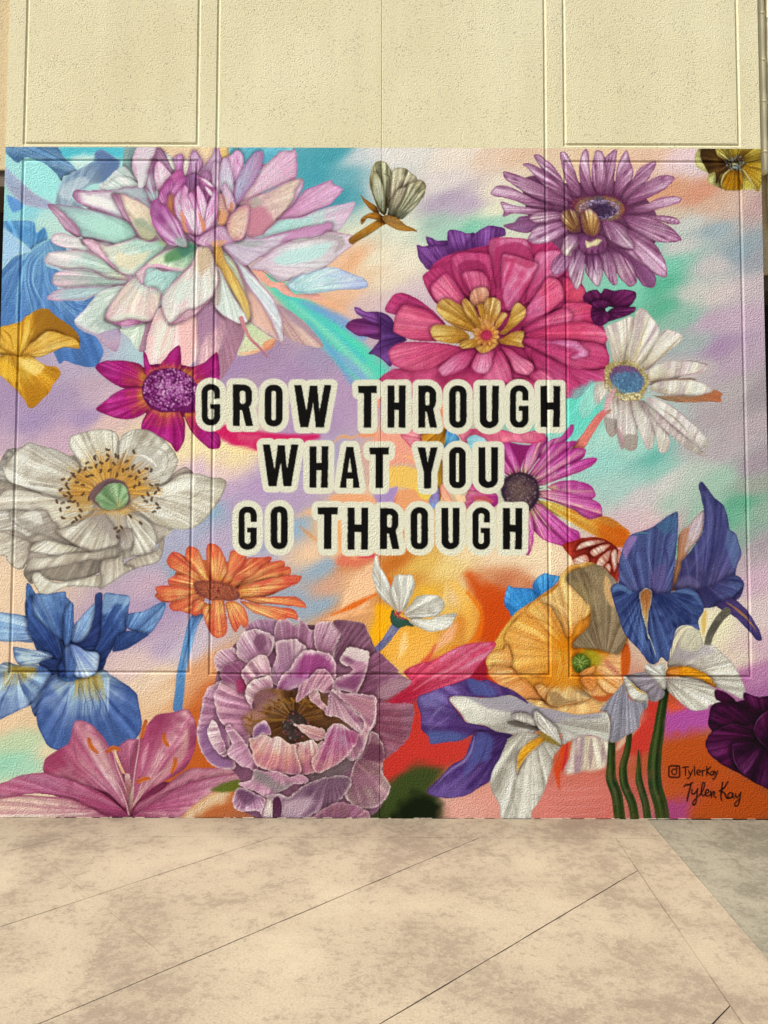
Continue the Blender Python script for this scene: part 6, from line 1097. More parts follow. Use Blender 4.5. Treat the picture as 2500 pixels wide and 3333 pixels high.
    pe('1260 1060 1320 1100 1350 1200 1340 1340 1390 1410 1380 1470 1320 1560 1240 1580 1140 1560 1080 1480 1120 1360 1160 1260 1230 1180', ['6c4454', '8c6468', 'a88c88', '946c7c'], b='1100 1200', v='7c5464'); bl('1200 1150 1330 1150 1340 1260 1200 1240', '5c2c44', 12, .7); bl('1160 1340 1320 1360 1300 1440 1140 1420', '946078', 14, .6)
    bl('820 1340 1000 1280 1120 1240 1110 1330 1000 1380 860 1390', '64605c', 10, .7, False)
    FC = ['e6d8c8', 'deb8a8', 'cf9080', 'bc7878', 'a4647c']
    pe('700 1160 760 1140 850 1115 900 1140 940 1125 990 1200 970 1300 880 1342 780 1348 720 1290', FC, b='820 900', v='a8607c', vf=9)
    pe('440 1120 475 1095 540 1076 590 1105 640 1090 700 1140 745 1150 765 1210 790 1300 770 1347 640 1340 540 1314 488 1285 455 1200', FC, b='640 860', v='a8607c', vf=10, bend=.3)
    pe('955 1070 1000 1012 1060 1004 1110 1038 1172 1066 1162 1130 1122 1200 1062 1262 980 1312 890 1342 862 1262 905 1170 945 1130', ['dcc4c8', 'b888a4', 'b87c94', 'c08c88', 'b07878'], b='1060 900', v='94406c', vf=9)
    bl('1090 1050 1180 1060 1160 1140 1100 1120', '8c2c5c', 9, .6)
    pe('460 1060 490 1010 540 985 580 1020 585 1080 520 1080 470 1110', ['84547c', '9c6c94', 'd0b8c4'], b='520 1120'); bl('490 1040 530 1010 560 1040 520 1070 490 1090', '6c4878', 6, .8)
    pe('370 1410 440 1390 480 1320 560 1330 640 1330 720 1370 780 1350 840 1380 820 1410 740 1420 660 1460 560 1500 470 1460 400 1440', ['a8808c', 'a07c88', 'c898ac', 'c08ca4'], b='620 1250'); bl('480 1330 560 1330 620 1400 700 1420 760 1440 640 1480 540 1420 470 1380', '707870', 12, .6); bl('500 1325 600 1330 700 1370 780 1350 840 1380 740 1400 620 1380', 'b88098', 8, .6)
    pe('700 1500 780 1440 860 1400 960 1370 1060 1355 1120 1370 1125 1420 1080 1490 1000 1560 900 1600 820 1650 640 1660 650 1580 560 1500 640 1480', ['6c4c60', '846478', '9c7c90', 'b49ca4'], b='1000 1300', v='543850'); bl('700 1530 820 1500 880 1540 780 1620 680 1640 660 1580', 'c4acb4', 16, .7); bl('860 1400 1000 1380 1080 1380 1040 1440 900 1460', '74586c', 14, .6)
    pe('320 1530 350 1450 400 1440 480 1480 540 1520 530 1640 500 1600 440 1600 350 1590', ['6c4868', '8c6484', 'bc98ac', 'd4bcc0'], b='450 1400'); bl('350 1460 420 1460 480 1500 440 1560 380 1530', '543450', 12, .6)
    p('520 1640 540 1560 560 1510 600 1530 610 1640', ['e0d8c4', 'dccfc0', 'c8b4b4'], e='5c3448', ew=5); p('600 1520 640 1500 660 1580 640 1660 600 1660', ['4c2440', '5c3450'], e='3c1c34')
    pe('840 1650 920 1600 1000 1550 1080 1540 1180 1560 1240 1600 1240 1660 840 1660', ['6c4450', '8c6068', 'a87c84'], b='1000 1800', e='b8949c')
    veil('painted_dahlia', 'f4e8e4', .18)
    veil('painted_violet_iris', '706c90', .10, .72)
    veil('painted_blue_iris', '7c94b0', .06, .82)
    veil('painted_purple_iris', '806c90', .08, .78)
    veil('painted_white_anemone', 'f2ead6', .18)
    veil('painted_white_daisy', 'f2eada', .17)
    veil('painted_white_cosmos', 'f0eadc', .08)
    veil('painted_mauve_gerbera', 'dcb8c4', .13)
    veil('painted_mauve_peony', 'cf9490', .11, .9)
    veil('painted_pink_zinnia', 'e888a0', .10, .95)
    veil('painted_pink_lily', 'c88c90', .10, .86)
    veil('painted_orange_gerbera', 'f0b478', .10)
    veil('painted_purple_petals', '8c64a0', .10, .9)
    # ---------------------------------------------------------------- lettering
    LB = '0d0c0c'
    def halo(shapes, r=31):
        """rounded cream border round a row of letters"""
        newid('lettering_border')
        for S in shapes:
            for P_ in S:
                q = sdf(P_, 60, True)
                if q is None: continue
                b, X, Y, sd, _ = q; g = G.nb[b[2]:b[3], b[0]:b[1]]
                cov = sst((sd+r*.482+g*1.5)/(G.step*1.3)+.5)
                mixin(b, cov, hx('dcd6bf')*np.float32(1)); setlab(b, cov > .5)
    def glyph(ch, x0, y0, x1, y1):
        """hand cut condensed capitals: polygons of a letter filling the box (frame pixels)"""
        w, h = x1-x0, y1-y0; s = 47.
        def R(*v): return [(v[i], v[i+1]) for i in range(0, len(v), 2)]
        s = 42. if ch == 'G' else s; X = lambda a: x0+a*w; Y_ = lambda a: y0+a*h
        o = []; t = s/w
        def rbox(ax, ay, bx, by, rad, ccw=False):
            pts = []
            for cx, cy, a0 in ((bx-rad, ay+rad, -90), (bx-rad, by-rad, 0), (ax+rad, by-rad, 90), (ax+rad, ay+rad, 180)):
                for k in range(6):
                    a = math.radians(a0+k*18); pts.append((cx+rad*math.cos(a), cy+rad*math.sin(a)))
            return pts
        if ch == 'H': o = [R(x0, y0, x0+s, y0, x0+s+1, y0+h*.40, x1-s, y0+h*.40, x1-s+1, y0, x1, y0, x1-3, y1, x1-s-3, y1, x1-s, y0+h*.58, x0+s+1, y0+h*.58, x0+s, y1, x0, y1)]
        elif ch == 'T': o = [R(x0, y0+2, x1, y0, x1-2, y0+50, X(.5)+26, y0+50, X(.5)+25, y1, X(.5)-26, y1, X(.5)-25, y0+50, x0+2, y0+50)]
        elif ch == 'U':
            a = R(x0, y0, x0+s, y0, x0+s+2, y1-62); a += [(x0+s+3+(w/2-s)*(1-math.cos(math.radians(k*18)))*1., y1-62+18*math.sin(math.radians(k*18))) for k in range(1, 10)]
            a += R(x1-s, y1-62, x1-s+1, y0, x1, y0, x1-2, y1-58); a += [(X(.5)+w/2*math.cos(math.radians(k*15)), y1-58+58*math.sin(math.radians(k*15))) for k in range(1, 12)]; a += R(x0+1, y1-58); o = [a]
        elif ch in 'OG':
            o = [rbox(x0, y0, x1, y1, w*.46)]
        elif ch == 'R':
            a = R(x0, y1, x0, y0, X(.55), y0); a += [(X(.5)+w*.47*math.cos(math.radians(k)), y0+58+58*math.sin(math.radians(k))) for k in (-70, -50, -30, -10)]
            a += R(X(.97), y0+h*.38); a += R(X(.93), y0+h*.47, X(.82), y0+h*.55, x1+2, y1, x1-46, y1, X(.46), y0+h*.62, x0+s, y0+h*.62, x0+s, y1); o = [a]
        elif ch == 'A': o = [R(x0, y1, X(.32), y0, X(.68), y0, x1, y1, x1-46, y1, X(.66), y0+h*.78, X(.34), y0+h*.78, x0+44, y1)]
        elif ch == 'W': o = [R(x0, y0, x0+48, y0, X(.33), y0+h*.62, X(.42), y0+4, X(.62), y0+4, X(.68), y0+h*.62, x1-48, y0, x1, y0, X(.80), y1, X(.58), y1, X(.51), y0+h*.42, X(.38), y1, X(.16), y1)]
        elif ch == 'Y': o = [R(x0, y0, x0+52, y0, X(.5), y0+h*.36, x1-48, y0, x1, y0, X(.5)+25, y0+h*.62, X(.5)+24, y1, X(.5)-25, y1, X(.5)-25, y0+h*.62)]
        hole = []
        if ch == 'O': hole = [rbox(x0+s-1, y0+42, x1-s+1, y1-42, (w-2*s)*.5)]
        if ch == 'G':
            U = rbox(x0+s-1, y0+40, x1-s+1, y1-40, (w-2*s)*.5); Lw = rbox(x0+s-1, y0+40, x1-s-1, y1-40, (w-2*s)*.5)
            hole = [U[18:]+U[:6]+R(x1-s+1, y0+h*.355, x1+6, y0+h*.355, x1+6, y0+h*.485, X(.5)-4, y0+h*.485, X(.5)-4, y0+h*.60, x1-s-1, y0+h*.60)+Lw[6:18]]
        if ch == 'R': hole = [rbox(x0+s, y0+44, x1-s-2, y0+h*.47, (w-2*s)*.42)]
        if ch == 'A': hole = [R(X(.5)-14, y0+h*.62, X(.5), y0+h*.24, X(.5)+14, y0+h*.62)]
        f = lambda L: [T([c for q in P_ for c in q]) for P_ in L]
        return f(o), f(hole)
    rows = [(600, 1150, [('G', 117, 207, 242, 487), ('R', 328, 210, 462, 490), ('O', 543, 211, 664, 494), ('W', 742, 215, 993, 500), ('T', 1173, 218, 1300, 502), ('H', 1372, 218, 1495, 502)]),
            (1250, 1150, [('R', 232, 218, 356, 502), ('O', 440, 216, 558, 504), ('U', 645, 219, 775, 506), ('G', 850, 216, 975, 503), ('H', 1056, 220, 1190, 498)]),
            (600, 1150, [('W', 530, 615, 770, 898), ('H', 845, 628, 972, 907), ('A', 1050, 632, 1184, 908), ('T', 1250, 634, 1382, 910)]),
            (1250, 1150, [('Y', 227, 635, 362, 912), ('O', 440, 632, 552, 912), ('U', 637, 635, 770, 910)]),
            (600, 1150, [('G', 366, 1034, 489, 1326), ('O', 583, 1032, 698, 1322), ('T', 900, 1038, 1036, 1322), ('H', 1102, 1042, 1242, 1326), ('R', 1322, 1045, 1450, 1322)]),
            (1250, 1150, [('O', 180, 1038, 298, 1324), ('U', 387, 1043, 510, 1324), ('G', 597, 1040, 716, 1326), ('H', 803, 1044, 934, 1324)])]
    fl('painted_lettering', 'black capitals with a cream border reading GROW THROUGH WHAT YOU GO THROUGH', None)
    gl = []
    for x, y, L in rows:
        fr(x, y); gl.append([glyph(*l) for l in L])
    for L in gl: halo([o for o, h_ in L], 42)
    for L in gl:
        for o, hl in L:
            newid('letter')
            for P_ in o:
                q = sdf(P_, 8, True)
                if q is None: continue
                b, X, Y, sd, _ = q
                for H_ in hl:
                    d2 = segd(X, Y, H_, np.roll(H_, -1, 0)); i2 = inside(X, Y, H_, np.roll(H_, -1, 0)); sd = np.minimum(sd, np.where(i2, -d2, d2))
                g = G.na[b[2]:b[3], b[0]:b[1]]
                cov = sst((sd+g*1.1)/(G.step*1.1)+.5)
                mixin(b, cov, hx(LB)*np.float32(1)); setlab(b, cov > .5)
    # ---- signature
    fr(1700, 1870)
    fl('painted_signature', 'black painted handle TylerKay beside a camera icon and the signature Tyler Kay', None)
    SK = '17131c'; newid('camera_icon')
    st('990 1305 990 1360 1000 1368 1055 1368 1062 1360 1062 1300 1055 1292 1000 1292 990 1300', 8, SK, 1, tp=(1, 1, 1), lab=True)
    st('1026 1312 1040 1320 1044 1332 1038 1345 1025 1350 1012 1343 1008 1330 1014 1317 1026 1312', 6.5, SK, 1, tp=(1, 1, 1), lab=True); st('1040 1306 1046 1306', 8, SK, 1, tp=(1, 1, 1), lab=True)
    def word(strokes, w):
        for s in strokes: st(s, w, SK, 1, tp=(.8, 1, .8), lab=True)
    newid('letter')
    word(['1080 1302 1122 1298', '1101 1300 1102 1355'], 7.5); newid('letter'); word(['1122 1322 1132 1348', '1150 1318 1138 1350 1122 1376 1112 1374'], 7)
    newid('letter'); word(['1162 1294 1164 1356'], 7); newid('letter'); word(['1178 1338 1200 1334 1198 1322 1186 1320 1178 1332 1182 1350 1200 1352'], 7); newid('letter'); word(['1213 1322 1216 1356', '1215 1334 1224 1322 1234 1322'], 7)
    newid('letter'); word(['1246 1296 1246 1356', '1272 1298 1248 1328 1276 1356'], 7.5); newid('letter'); word(['1288 1326 1274 1332 1272 1350 1286 1352 1292 1326 1294 1354'], 6.5); newid('letter'); word(['1300 1326 1308 1350', '1320 1324 1310 1352 1294 1380 1282 1376'], 7)
    newid('letter'); word(['1092 1432 1104 1420 1126 1418 1150 1404', '1142 1408 1130 1450 1118 1500 1112 1528'], 9)
    newid('letter'); word(['1146 1450 1144 1476 1158 1482 1174 1466 1184 1446', '1184 1446 1178 1490 1172 1540 1160 1556 1150 1548 1160 1524 1190 1496 1206 1476'], 8)
    newid('letter'); word(['1200 1490 1222 1450 1232 1412 1222 1404 1212 1430 1208 1470 1220 1494 1236 1482'], 8); newid('letter'); word(['1236 1480 1254 1472 1258 1456 1246 1452 1236 1470 1242 1494 1262 1492 1274 1476'], 8)
    newid('letter'); word(['1270 1462 1276 1480 1276 1504', '1276 1488 1288 1466 1298 1470 1292 1492 1308 1506'], 8)
    newid('letter'); word(['1352 1402 1346 1450 1340 1498 1346 1524', '1388 1398 1362 1440 1330 1462', '1346 1462 1368 1480 1378 1506 1388 1512'], 9)
    newid('letter'); word(['1420 1476 1402 1472 1388 1490 1394 1508 1412 1504 1422 1478 1420 1500 1430 1510'], 8)
    newid('letter'); word(['1440 1480 1438 1498 1452 1502 1466 1488 1474 1470', '1474 1470 1468 1520 1456 1556 1440 1564 1434 1552 1446 1532 1470 1510'], 8)

# ------------------------------------------------------------------ object helpers
def tag(o, label=None, cat=None, group=None, kind=None):
    if label: o['label'] = label
    if cat: o['category'] = cat
    if group: o['group'] = group
    if kind: o['kind'] = kind
    return o
def empty(name, loc=(0, 0, 0)):
    o = bpy.data.objects.new(name, None); C.objects.link(o); o.location = loc; o.empty_display_size = .2; return o
def mesh_obj(name, verts, faces, mat, parent=None, smooth=False):
    me = bpy.data.meshes.new(name); me.from_pydata([tuple(v) for v in verts], [], faces); me.update()
    if mat: me.materials.append(mat)
    if smooth:
        for q in me.polygons: q.use_smooth = True
    o = bpy.data.objects.new(name, me); C.objects.link(o)
    if parent is not None: o.parent = parent
    return o
def cuboid(x0, x1, y0, y1, z0, z1):
    v = [(x, y, z) for x in (x0, x1) for y in (y0, y1) for z in (z0, z1)]
    return v, [(0, 1, 3, 2), (4, 6, 7, 5), (0, 4, 5, 1), (2, 3, 7, 6), (0, 2, 6, 4), (1, 5, 7, 3)]
def boxes(name, L, mat, parent=None, bevel=0):
    V, F = [], []
    for b in L:
        v, f = cuboid(*b); n = len(V); V += v; F += [tuple(i+n for i in q) for q in f]
    o = mesh_obj(name, V, F, mat, parent)
    if bevel:
        m = o.modifiers.new('bevel', 'BEVEL'); m.width = bevel; m.segments = 2
    return o
def mat(name):
    m = bpy.data.materials.new(name); m.use_nodes = True; n = m.node_tree.nodes; return m, n, m.node_tree.links, n['Principled BSDF']
def node(n, t, **k):
    q = n.new(t)
    for a, b in k.items():
        if a in q.inputs.keys(): q.inputs[a].default_value = b
        else: setattr(q, a, b)
    return q
def lin(c):
    c = np.asarray(c, float); return np.where(c <= .04045, c/12.92, ((c+.055)/1.055)**2.4)
def alb(h): return tuple(float(t) for t in np.clip(lin(hx(h))/KEY, 0, .88))
def coords(n, l, scale=(1, 1, 1)):
    g = n.new('ShaderNodeNewGeometry'); mp = n.new('ShaderNodeMapping'); mp.inputs['Scale'].default_value = scale
    l.new(g.outputs['Position'], mp.inputs['Vector']); return mp.outputs['Vector']
def stucco(n, l, b, vec, strength=1., dist=.0030, scale=105.):
    """hand thrown stucco grain: rounded lumps with fine sand between them"""
    a = node(n, 'ShaderNodeTexNoise', Scale=scale*1.1, Detail=1., Roughness=.5); l.new(vec, a.inputs['Vector'])
    v = node(n, 'ShaderNodeTexVoronoi', Scale=scale*.9, feature='F1'); l.new(vec, v.inputs['Vector'])
    c = node(n, 'ShaderNodeTexNoise', Scale=scale*.3, Detail=2.); l.new(vec, c.inputs['Vector'])
    r = node(n, 'ShaderNodeMapRange'); r.inputs['From Min'].default_value = .35; r.inputs['From Max'].default_value = .68; l.new(a.outputs['Fac'], r.inputs['Value'])
    s = node(n, 'ShaderNodeMath', operation='MULTIPLY_ADD'); l.new(v.outputs['Distance'], s.inputs[0]); s.inputs[1].default_value = -.7; l.new(r.outputs['Result'], s.inputs[2])
    s2 = node(n, 'ShaderNodeMath', operation='MULTIPLY_ADD'); l.new(c.outputs['Fac'], s2.inputs[0]); s2.inputs[1].default_value = .12; l.new(s.outputs['Value'], s2.inputs[2])
    bp = node(n, 'ShaderNodeBump', Strength=strength, Distance=dist); l.new(s2.outputs['Value'], bp.inputs['Height']); l.new(bp.outputs['Normal'], b.inputs['Normal'])
    return a, r, s
def mul_fac(n, l, col, fac, lo, hi, fmin, fmax):
    r = node(n, 'ShaderNodeMapRange'); r.inputs['From Min'].default_value = fmin; r.inputs['From Max'].default_value = fmax
    r.inputs['To Min'].default_value = lo; r.inputs['To Max'].default_value = hi; l.new(fac, r.inputs['Value'])
    m = node(n, 'ShaderNodeVectorMath', operation='SCALE'); l.new(col, m.inputs[0]); l.new(r.outputs['Result'], m.inputs['Scale']); return m.outputs['Vector']
# paint on stucco
M_PAINT, n, l, b = mat('painted_stucco')
at_ = node(n, 'ShaderNodeAttribute', attribute_name='paint'); vec = coords(n, l)
a, r, s = stucco(n, l, b, vec, .62)
col = mul_fac(n, l, at_.outputs['Color'], s.outputs['Value'], .90, 1.06, -.3, .9)
l.new(col, b.inputs['Base Color']); b.inputs['Roughness'].default_value = .75; b.inputs['Specular IOR Level'].default_value = .06
# cream stucco
def cream(name, h, h2, strength=.42):
    m, n, l, b = mat(name); vec = coords(n, l)
    a, r, s = stucco(n, l, b, vec, strength)
    big = node(n, 'ShaderNodeTexNoise', Scale=.9, Detail=4.); l.new(vec, big.inputs['Vector'])
    mx = node(n, 'ShaderNodeMix', data_type='RGBA'); mx.inputs['A'].default_value = alb(h)+(1,); mx.inputs['B'].default_value = alb(h2)+(1,)
    rr = node(n, 'ShaderNodeMapRange'); rr.inputs['From Min'].default_value = .35; rr.inputs['From Max'].default_value = .68; l.new(big.outputs['Fac'], rr.inputs['Value']); l.new(rr.outputs['Result'], mx.inputs['Factor'])
    pit = node(n, 'ShaderNodeTexVoronoi', Scale=62., feature='F1'); l.new(vec, pit.inputs['Vector'])
    wn = node(n, 'ShaderNodeTexNoise', Scale=7., Detail=2.); l.new(vec, wn.inputs['Vector'])
    th = node(n, 'ShaderNodeMath', operation='MULTIPLY'); l.new(wn.outputs['Fac'], th.inputs[0]); th.inputs[1].default_value = .37
    lt = node(n, 'ShaderNodeMath', operation='SUBTRACT'); l.new(pit.outputs['Distance'], lt.inputs[0]); l.new(th.outputs['Value'], lt.inputs[1])
    c1 = mul_fac(n, l, mx.outputs['Result'], lt.outputs['Value'], .55, 1., -.06, .07)
    c2 = mul_fac(n, l, c1, s.outputs['Value'], .92, 1.05, -.3, .9)
    st_ = node(n, 'ShaderNodeTexNoise', Scale=1., Detail=5., Roughness=.6); l.new(coords(n, l, (7., 7., .45)), st_.inputs['Vector'])   # faint rain streaks
    c2 = mul_fac(n, l, c2, st_.outputs['Fac'], .965, 1.01, .36, .6)
    l.new(c2, b.inputs['Base Color']); b.inputs['Roughness'].default_value = .8; b.inputs['Specular IOR Level'].default_value = .25
    return m
M_CREAM = cream('cream_stucco', 'e3d5af', 'dbcaa1')
M_CREAM2 = cream('tan_stucco', 'd8bd90', 'cfb388')
M_SMOOTH, n, l, b = mat('smooth_cream_paint'); b.inputs['Base Color'].default_value = alb('e0cfa4')+(1,); b.inputs['Roughness'].default_value = .5
vec = coords(n, l); q = node(n, 'ShaderNodeTexNoise', Scale=30., Detail=3.); l.new(vec, q.inputs['Vector']); bp = node(n, 'ShaderNodeBump', Strength=.25, Distance=.004); l.new(q.outputs['Fac'], bp.inputs['Height']); l.new(bp.outputs['Normal'], b.inputs['Normal'])
M_DARK, n, l, b = mat('dark_interior'); b.inputs['Base Color'].default_value = (.012, .010, .009, 1); b.inputs['Roughness'].default_value = .9
M_BROWN, n, l, b = mat('brown_beam'); b.inputs['Base Color'].default_value = (.09, .06, .035, 1); b.inputs['Roughness'].default_value = .7
# ------------------------------------------------------------------ the stucco wall and its recessed joints
WX0, WX1 = -2.378, 2.355; MT = 4.124; WT = 6.2
FR = [(-2.262, -1.177, .862, 4.038), (-2.262, -1.177, 4.146, 6.0), (-1.053, 1.006, .853, 6.0), (1.128, 2.222, .844, 4.038), (1.128, 2.222, 4.147, 6.0)]
GW = .0115; GD = .0065
def gcoords(lo, hi, step, marks):
    pts = {round(lo, 5), round(hi, 5)}
    for m_, w, f_ in marks:
        for d in (-w, -f_, f_, w):
            if lo < m_+d < hi: pts.add(round(m_+d, 5))
    pts = sorted(pts); out = []
    for p0, p1 in zip(pts[:-1], pts[1:]):
        k = max(1, int(round((p1-p0)/step))); out += list(np.linspace(p0, p1, k, endpoint=False))
    return np.array(out+[pts[-1]])
XM = sorted({v_ for f_ in FR for v_ in f_[:2]}); ZM = sorted({v_ for f_ in FR for v_ in f_[2:]})
MARKX = [(v_, GW, .0025) for v_ in XM]+[(-.021, .004, .0012)]; MARKZ = [(v_, GW, .0025) for v_ in ZM]
def relief(X, Z):
    d = np.zeros(X.shape)
    for x0, x1, z0, z1 in FR:
        q = np.maximum(np.maximum(x0-X, X-x1), np.maximum(z0-Z, Z-z1))       # 0 on the outline of the panel
        g = np.clip((GW-np.abs(q))/(GW-.0025), 0, 1)*GD; d = np.maximum(d, g)
    d = np.maximum(d, np.clip((.004-np.abs(X+.021))/.0028, 0, 1)*.004)
    d += .0006*np.sin(X*9+Z*3)*np.cos(Z*7-X*2)                            # the plaster is not quite flat
    return d
def sheet(name, X, Z, Y, lab, want, colr, mt_, parent):
    """mesh of the quads whose label is in want, from a vertex lattice"""
    m = np.isin(lab[:-1, :-1], want) if not np.isscalar(want) else lab[:-1, :-1] == want
    jj, ii = np.nonzero(m)
    if len(jj) == 0: return None
    W = X.shape[1]; a = jj*W+ii; q = np.stack([a, a+W, a+W+1, a+1], 1)
    u, inv = np.unique(q, return_inverse=True); inv = inv.reshape(-1)
    me = bpy.data.meshes.new(name); me.vertices.add(len(u)); me.loops.add(len(inv)); me.polygons.add(len(q))
    co = np.stack([X.ravel()[u], Y.ravel()[u], Z.ravel()[u]], 1).astype(np.float32); me.vertices.foreach_set('co', co.ravel())
    me.loops.foreach_set('vertex_index', inv.astype(np.int32)); me.polygons.foreach_set('loop_start', np.arange(0, len(inv), 4, dtype=np.int32))
    me.materials.append(mt_)
    if colr is not None:
        at2 = me.color_attributes.new('paint', 'FLOAT_COLOR', 'POINT'); cc = np.ones((len(u), 4), np.float32); cc[:, :3] = colr.reshape(-1, 3)[u]; at2.data.foreach_set('color', cc.ravel())
    me.update(calc_edges=True); me.shade_flat()
    o = bpy.data.objects.new(name, me); C.objects.link(o)
    if parent is not None: o.parent = parent
    return o
wall = tag(empty('stucco_wall', (0, .2, 0)), 'tall cream stucco wall with grooved rectangular panels above and behind the flower mural', 'wall')
def adopt(o, p_):
    o.parent = p_; o.matrix_parent_inverse = p_.matrix_world.inverted(); return o
bpy.context.view_layer.update()
adopt(boxes('wall_core', [(WX0+.003, WX1-.003, .02, .40, 0, WT)], M_CREAM), wall)
xs = gcoords(WX0, WX1, .06, MARKX); zs = gcoords(MT, WT, .06, MARKZ)[::-1]
xs = np.concatenate([[WX0-.0005], xs, [WX1+.0005]])
X, Z = np.meshgrid(xs, zs); Y = relief(X, Z); Y[:, 0] = .03; Y[:, -1] = .03
xc = np.append((xs[:-1]+xs[1:])/2, xs[-1]); zc = np.append((zs[:-1]+zs[1:])/2, zs[-1]); Xc, Zc = np.meshgrid(xc, zc)
lab = np.zeros(X.shape, int)
for k, (x0, x1, z0, z1) in enumerate([FR[1], FR[2], FR[4]]):
    ins = (Xc > x0+GW) & (Xc < x1-GW) & (Zc > z0+(GW if z0 > MT else -9)) & (Zc < z1-GW)
    if k == 1: lab[ins & (Xc < -.021)] = 2; lab[ins & (Xc > -.021)] = 3
    else: lab[ins] = 1 if k == 0 else 4
adopt(sheet('plaster_border', X, Z, Y, lab, 0, None, M_CREAM, None), wall)
for k in (1, 2, 3, 4): adopt(sheet('panel', X, Z, Y, lab, k, None, M_CREAM, None), wall)
# ------------------------------------------------------------------ the mural
xs = gcoords(WX0, WX1, .00430, MARKX); zs = gcoords(0.0, MT, .00430, MARKZ)[::-1]
xs = np.concatenate([[WX0-.0005], xs, [WX1+.0005]])
canvas(xs*PXM, -zs*PXM)
exec_mural()
X, Z = np.meshgrid(xs, zs); Y = relief(X, Z)-.0008; Y[:, 0] = .03; Y[:, -1] = .03
lum = G.C @ np.array([.3, .59, .11], np.float32); G.C = lum[..., None]+(G.C-lum[..., None])*.98
G.C = .5+(G.C-.5)*1.12-.025
G.C[:, 0] = G.C[:, 1]; G.C[:, -1] = G.C[:, -2]
PAINT = np.clip(lin(np.clip(G.C, 0, 1))/KEY*.95, .003, .88).astype(np.float32)
mural = tag(empty('mural', (0, 0, 0)), 'flower mural with the words GROW THROUGH WHAT YOU GO THROUGH painted on the stucco wall', 'mural')
cnt = np.bincount(G.L[:-1, :-1].ravel(), minlength=len(G.reg))
sheet('painted_background', X, Z, Y, G.L, 0, PAINT, M_PAINT, mural)
per = {}
for lid in range(1, len(G.reg)): per.setdefault(G.reg[lid][1], []).append(lid)
for fi, ids in per.items():
    if fi is None: continue
    nm, lb = G.fl[fi]
    big = [i for i in ids[1:] if cnt[i] >= 60]
    small = [ids[0]]+[i for i in ids[1:] if 0 < cnt[i] < 60]
    base = empty(nm); base.parent = mural
    if sum(cnt[i] for i in small): sheet('underpainting', X, Z, Y, G.L, small, PAINT, M_PAINT, base)['kind'] = 'stuff'
    base['label'] = lb
    for i in big: sheet(G.reg[i][0], X, Z, Y, G.L, i, PAINT, M_PAINT, base)
# ------------------------------------------------------------------ neighbours of the wall
def side(name, sx, x0, x1, y0, zl, label):
    t = tag(empty(name, ((x0+x1)/2, y0+.3, 0)), label, 'wall'); bpy.context.view_layer.update()
    return t
lw = side('side_wall', -1, -6.0, WX0, .05, 4.0, 'tan stucco wall over a dark opening left of the mural')
adopt(boxes('upper_wall', [(-6.0, WX0-.0015, .012, .40, 3.985, WT)], M_CREAM2), lw)
adopt(boxes('beam', [(-6.0, WX0-.0015, .03, .40, 3.885, 3.984)], M_BROWN), lw)
adopt(boxes('opening', [(-6.0, WX0-.0015, 1.2, 1.3, -.01, 4.0), (-6.0, WX0-.0015, .405, 1.19, 3.9, 4.0), (-6.1, -6.002, .3, 1.3, -.01, 4.0)], M_DARK), lw)
rw = side('side_wall', 1, WX1, 6.0, .05, 4.0, 'cream stucco wall over a dark opening right of the mural behind the pipes')
adopt(boxes('upper_wall', [(WX1+.0015, 6.0, .10, .40, 3.36, WT)], M_CREAM2), rw)
adopt(boxes('beam', [(WX1+.0015, 6.0, .12, .40, 3.26, 3.359)], M_BROWN), rw)
adopt(boxes('opening', [(WX1+.0015, 6.0, 1.2, 1.3, -.01, 3.4), (WX1+.0015, 6.0, .405, 1.19, 3.3, 3.4), (6.002, 6.1, .3, 1.3, -.01, 3.4)], M_DARK), rw)
def tube(name, pts, rad, mt_, parent=None, seg=16):
    V, F = [], []
    for k, ((x, y, z), r_) in enumerate(zip(pts, rad)):
        for i in range(seg):
            a_ = 2*math.pi*i/seg; V.append((x+r_*math.cos(a_), y+r_*math.sin(a_), z))
        if k:
            for i in range(seg): F.append(((k-1)*seg+i, (k-1)*seg+(i+1) % seg, k*seg+(i+1) % seg, k*seg+i))
    F.append(tuple(range(seg))[::-1]); F.append(tuple(range((len(pts)-1)*seg, len(pts)*seg)))
    return mesh_obj(name, V, F, mt_, parent, True)
rnd = random.Random(4)
def pipe(x, y, zb, r_, label, rings):
    t = tag(empty('wall_pipe', (x, y, zb)), label, 'pipe', 'cream pipes at the right edge of the wall')
    zz = list(np.arange(zb+.02, WT, .035)); pts = [(0, 0, 0), (0, 0, .006)]+[(0, 0, z_-zb) for z_ in zz]
    rad = [r_*.55, r_*.85]+[r_*(1+.05*math.sin(z_*23+rnd.random())) for z_ in zz]
    tube('pipe_body', pts, rad, M_SMOOTH, t)
    for k in range(rings):
        z_ = .10+k*.31+rnd.random()*.05
        tube('band', [(0, 0, z_), (0, 0, z_+.004), (0, 0, z_+.012), (0, 0, z_+.016)], [r_*1.02, r_*1.13, r_*1.13, r_*1.02], M_SMOOTH, t)
pipe(2.392, .055, 3.985, .033, 'cream painted pipe running down beside the right edge of the mural', 6)
pipe(2.462, .07, 3.65, .034, 'cream painted pipe reaching lower at the far right edge of the photo', 6)
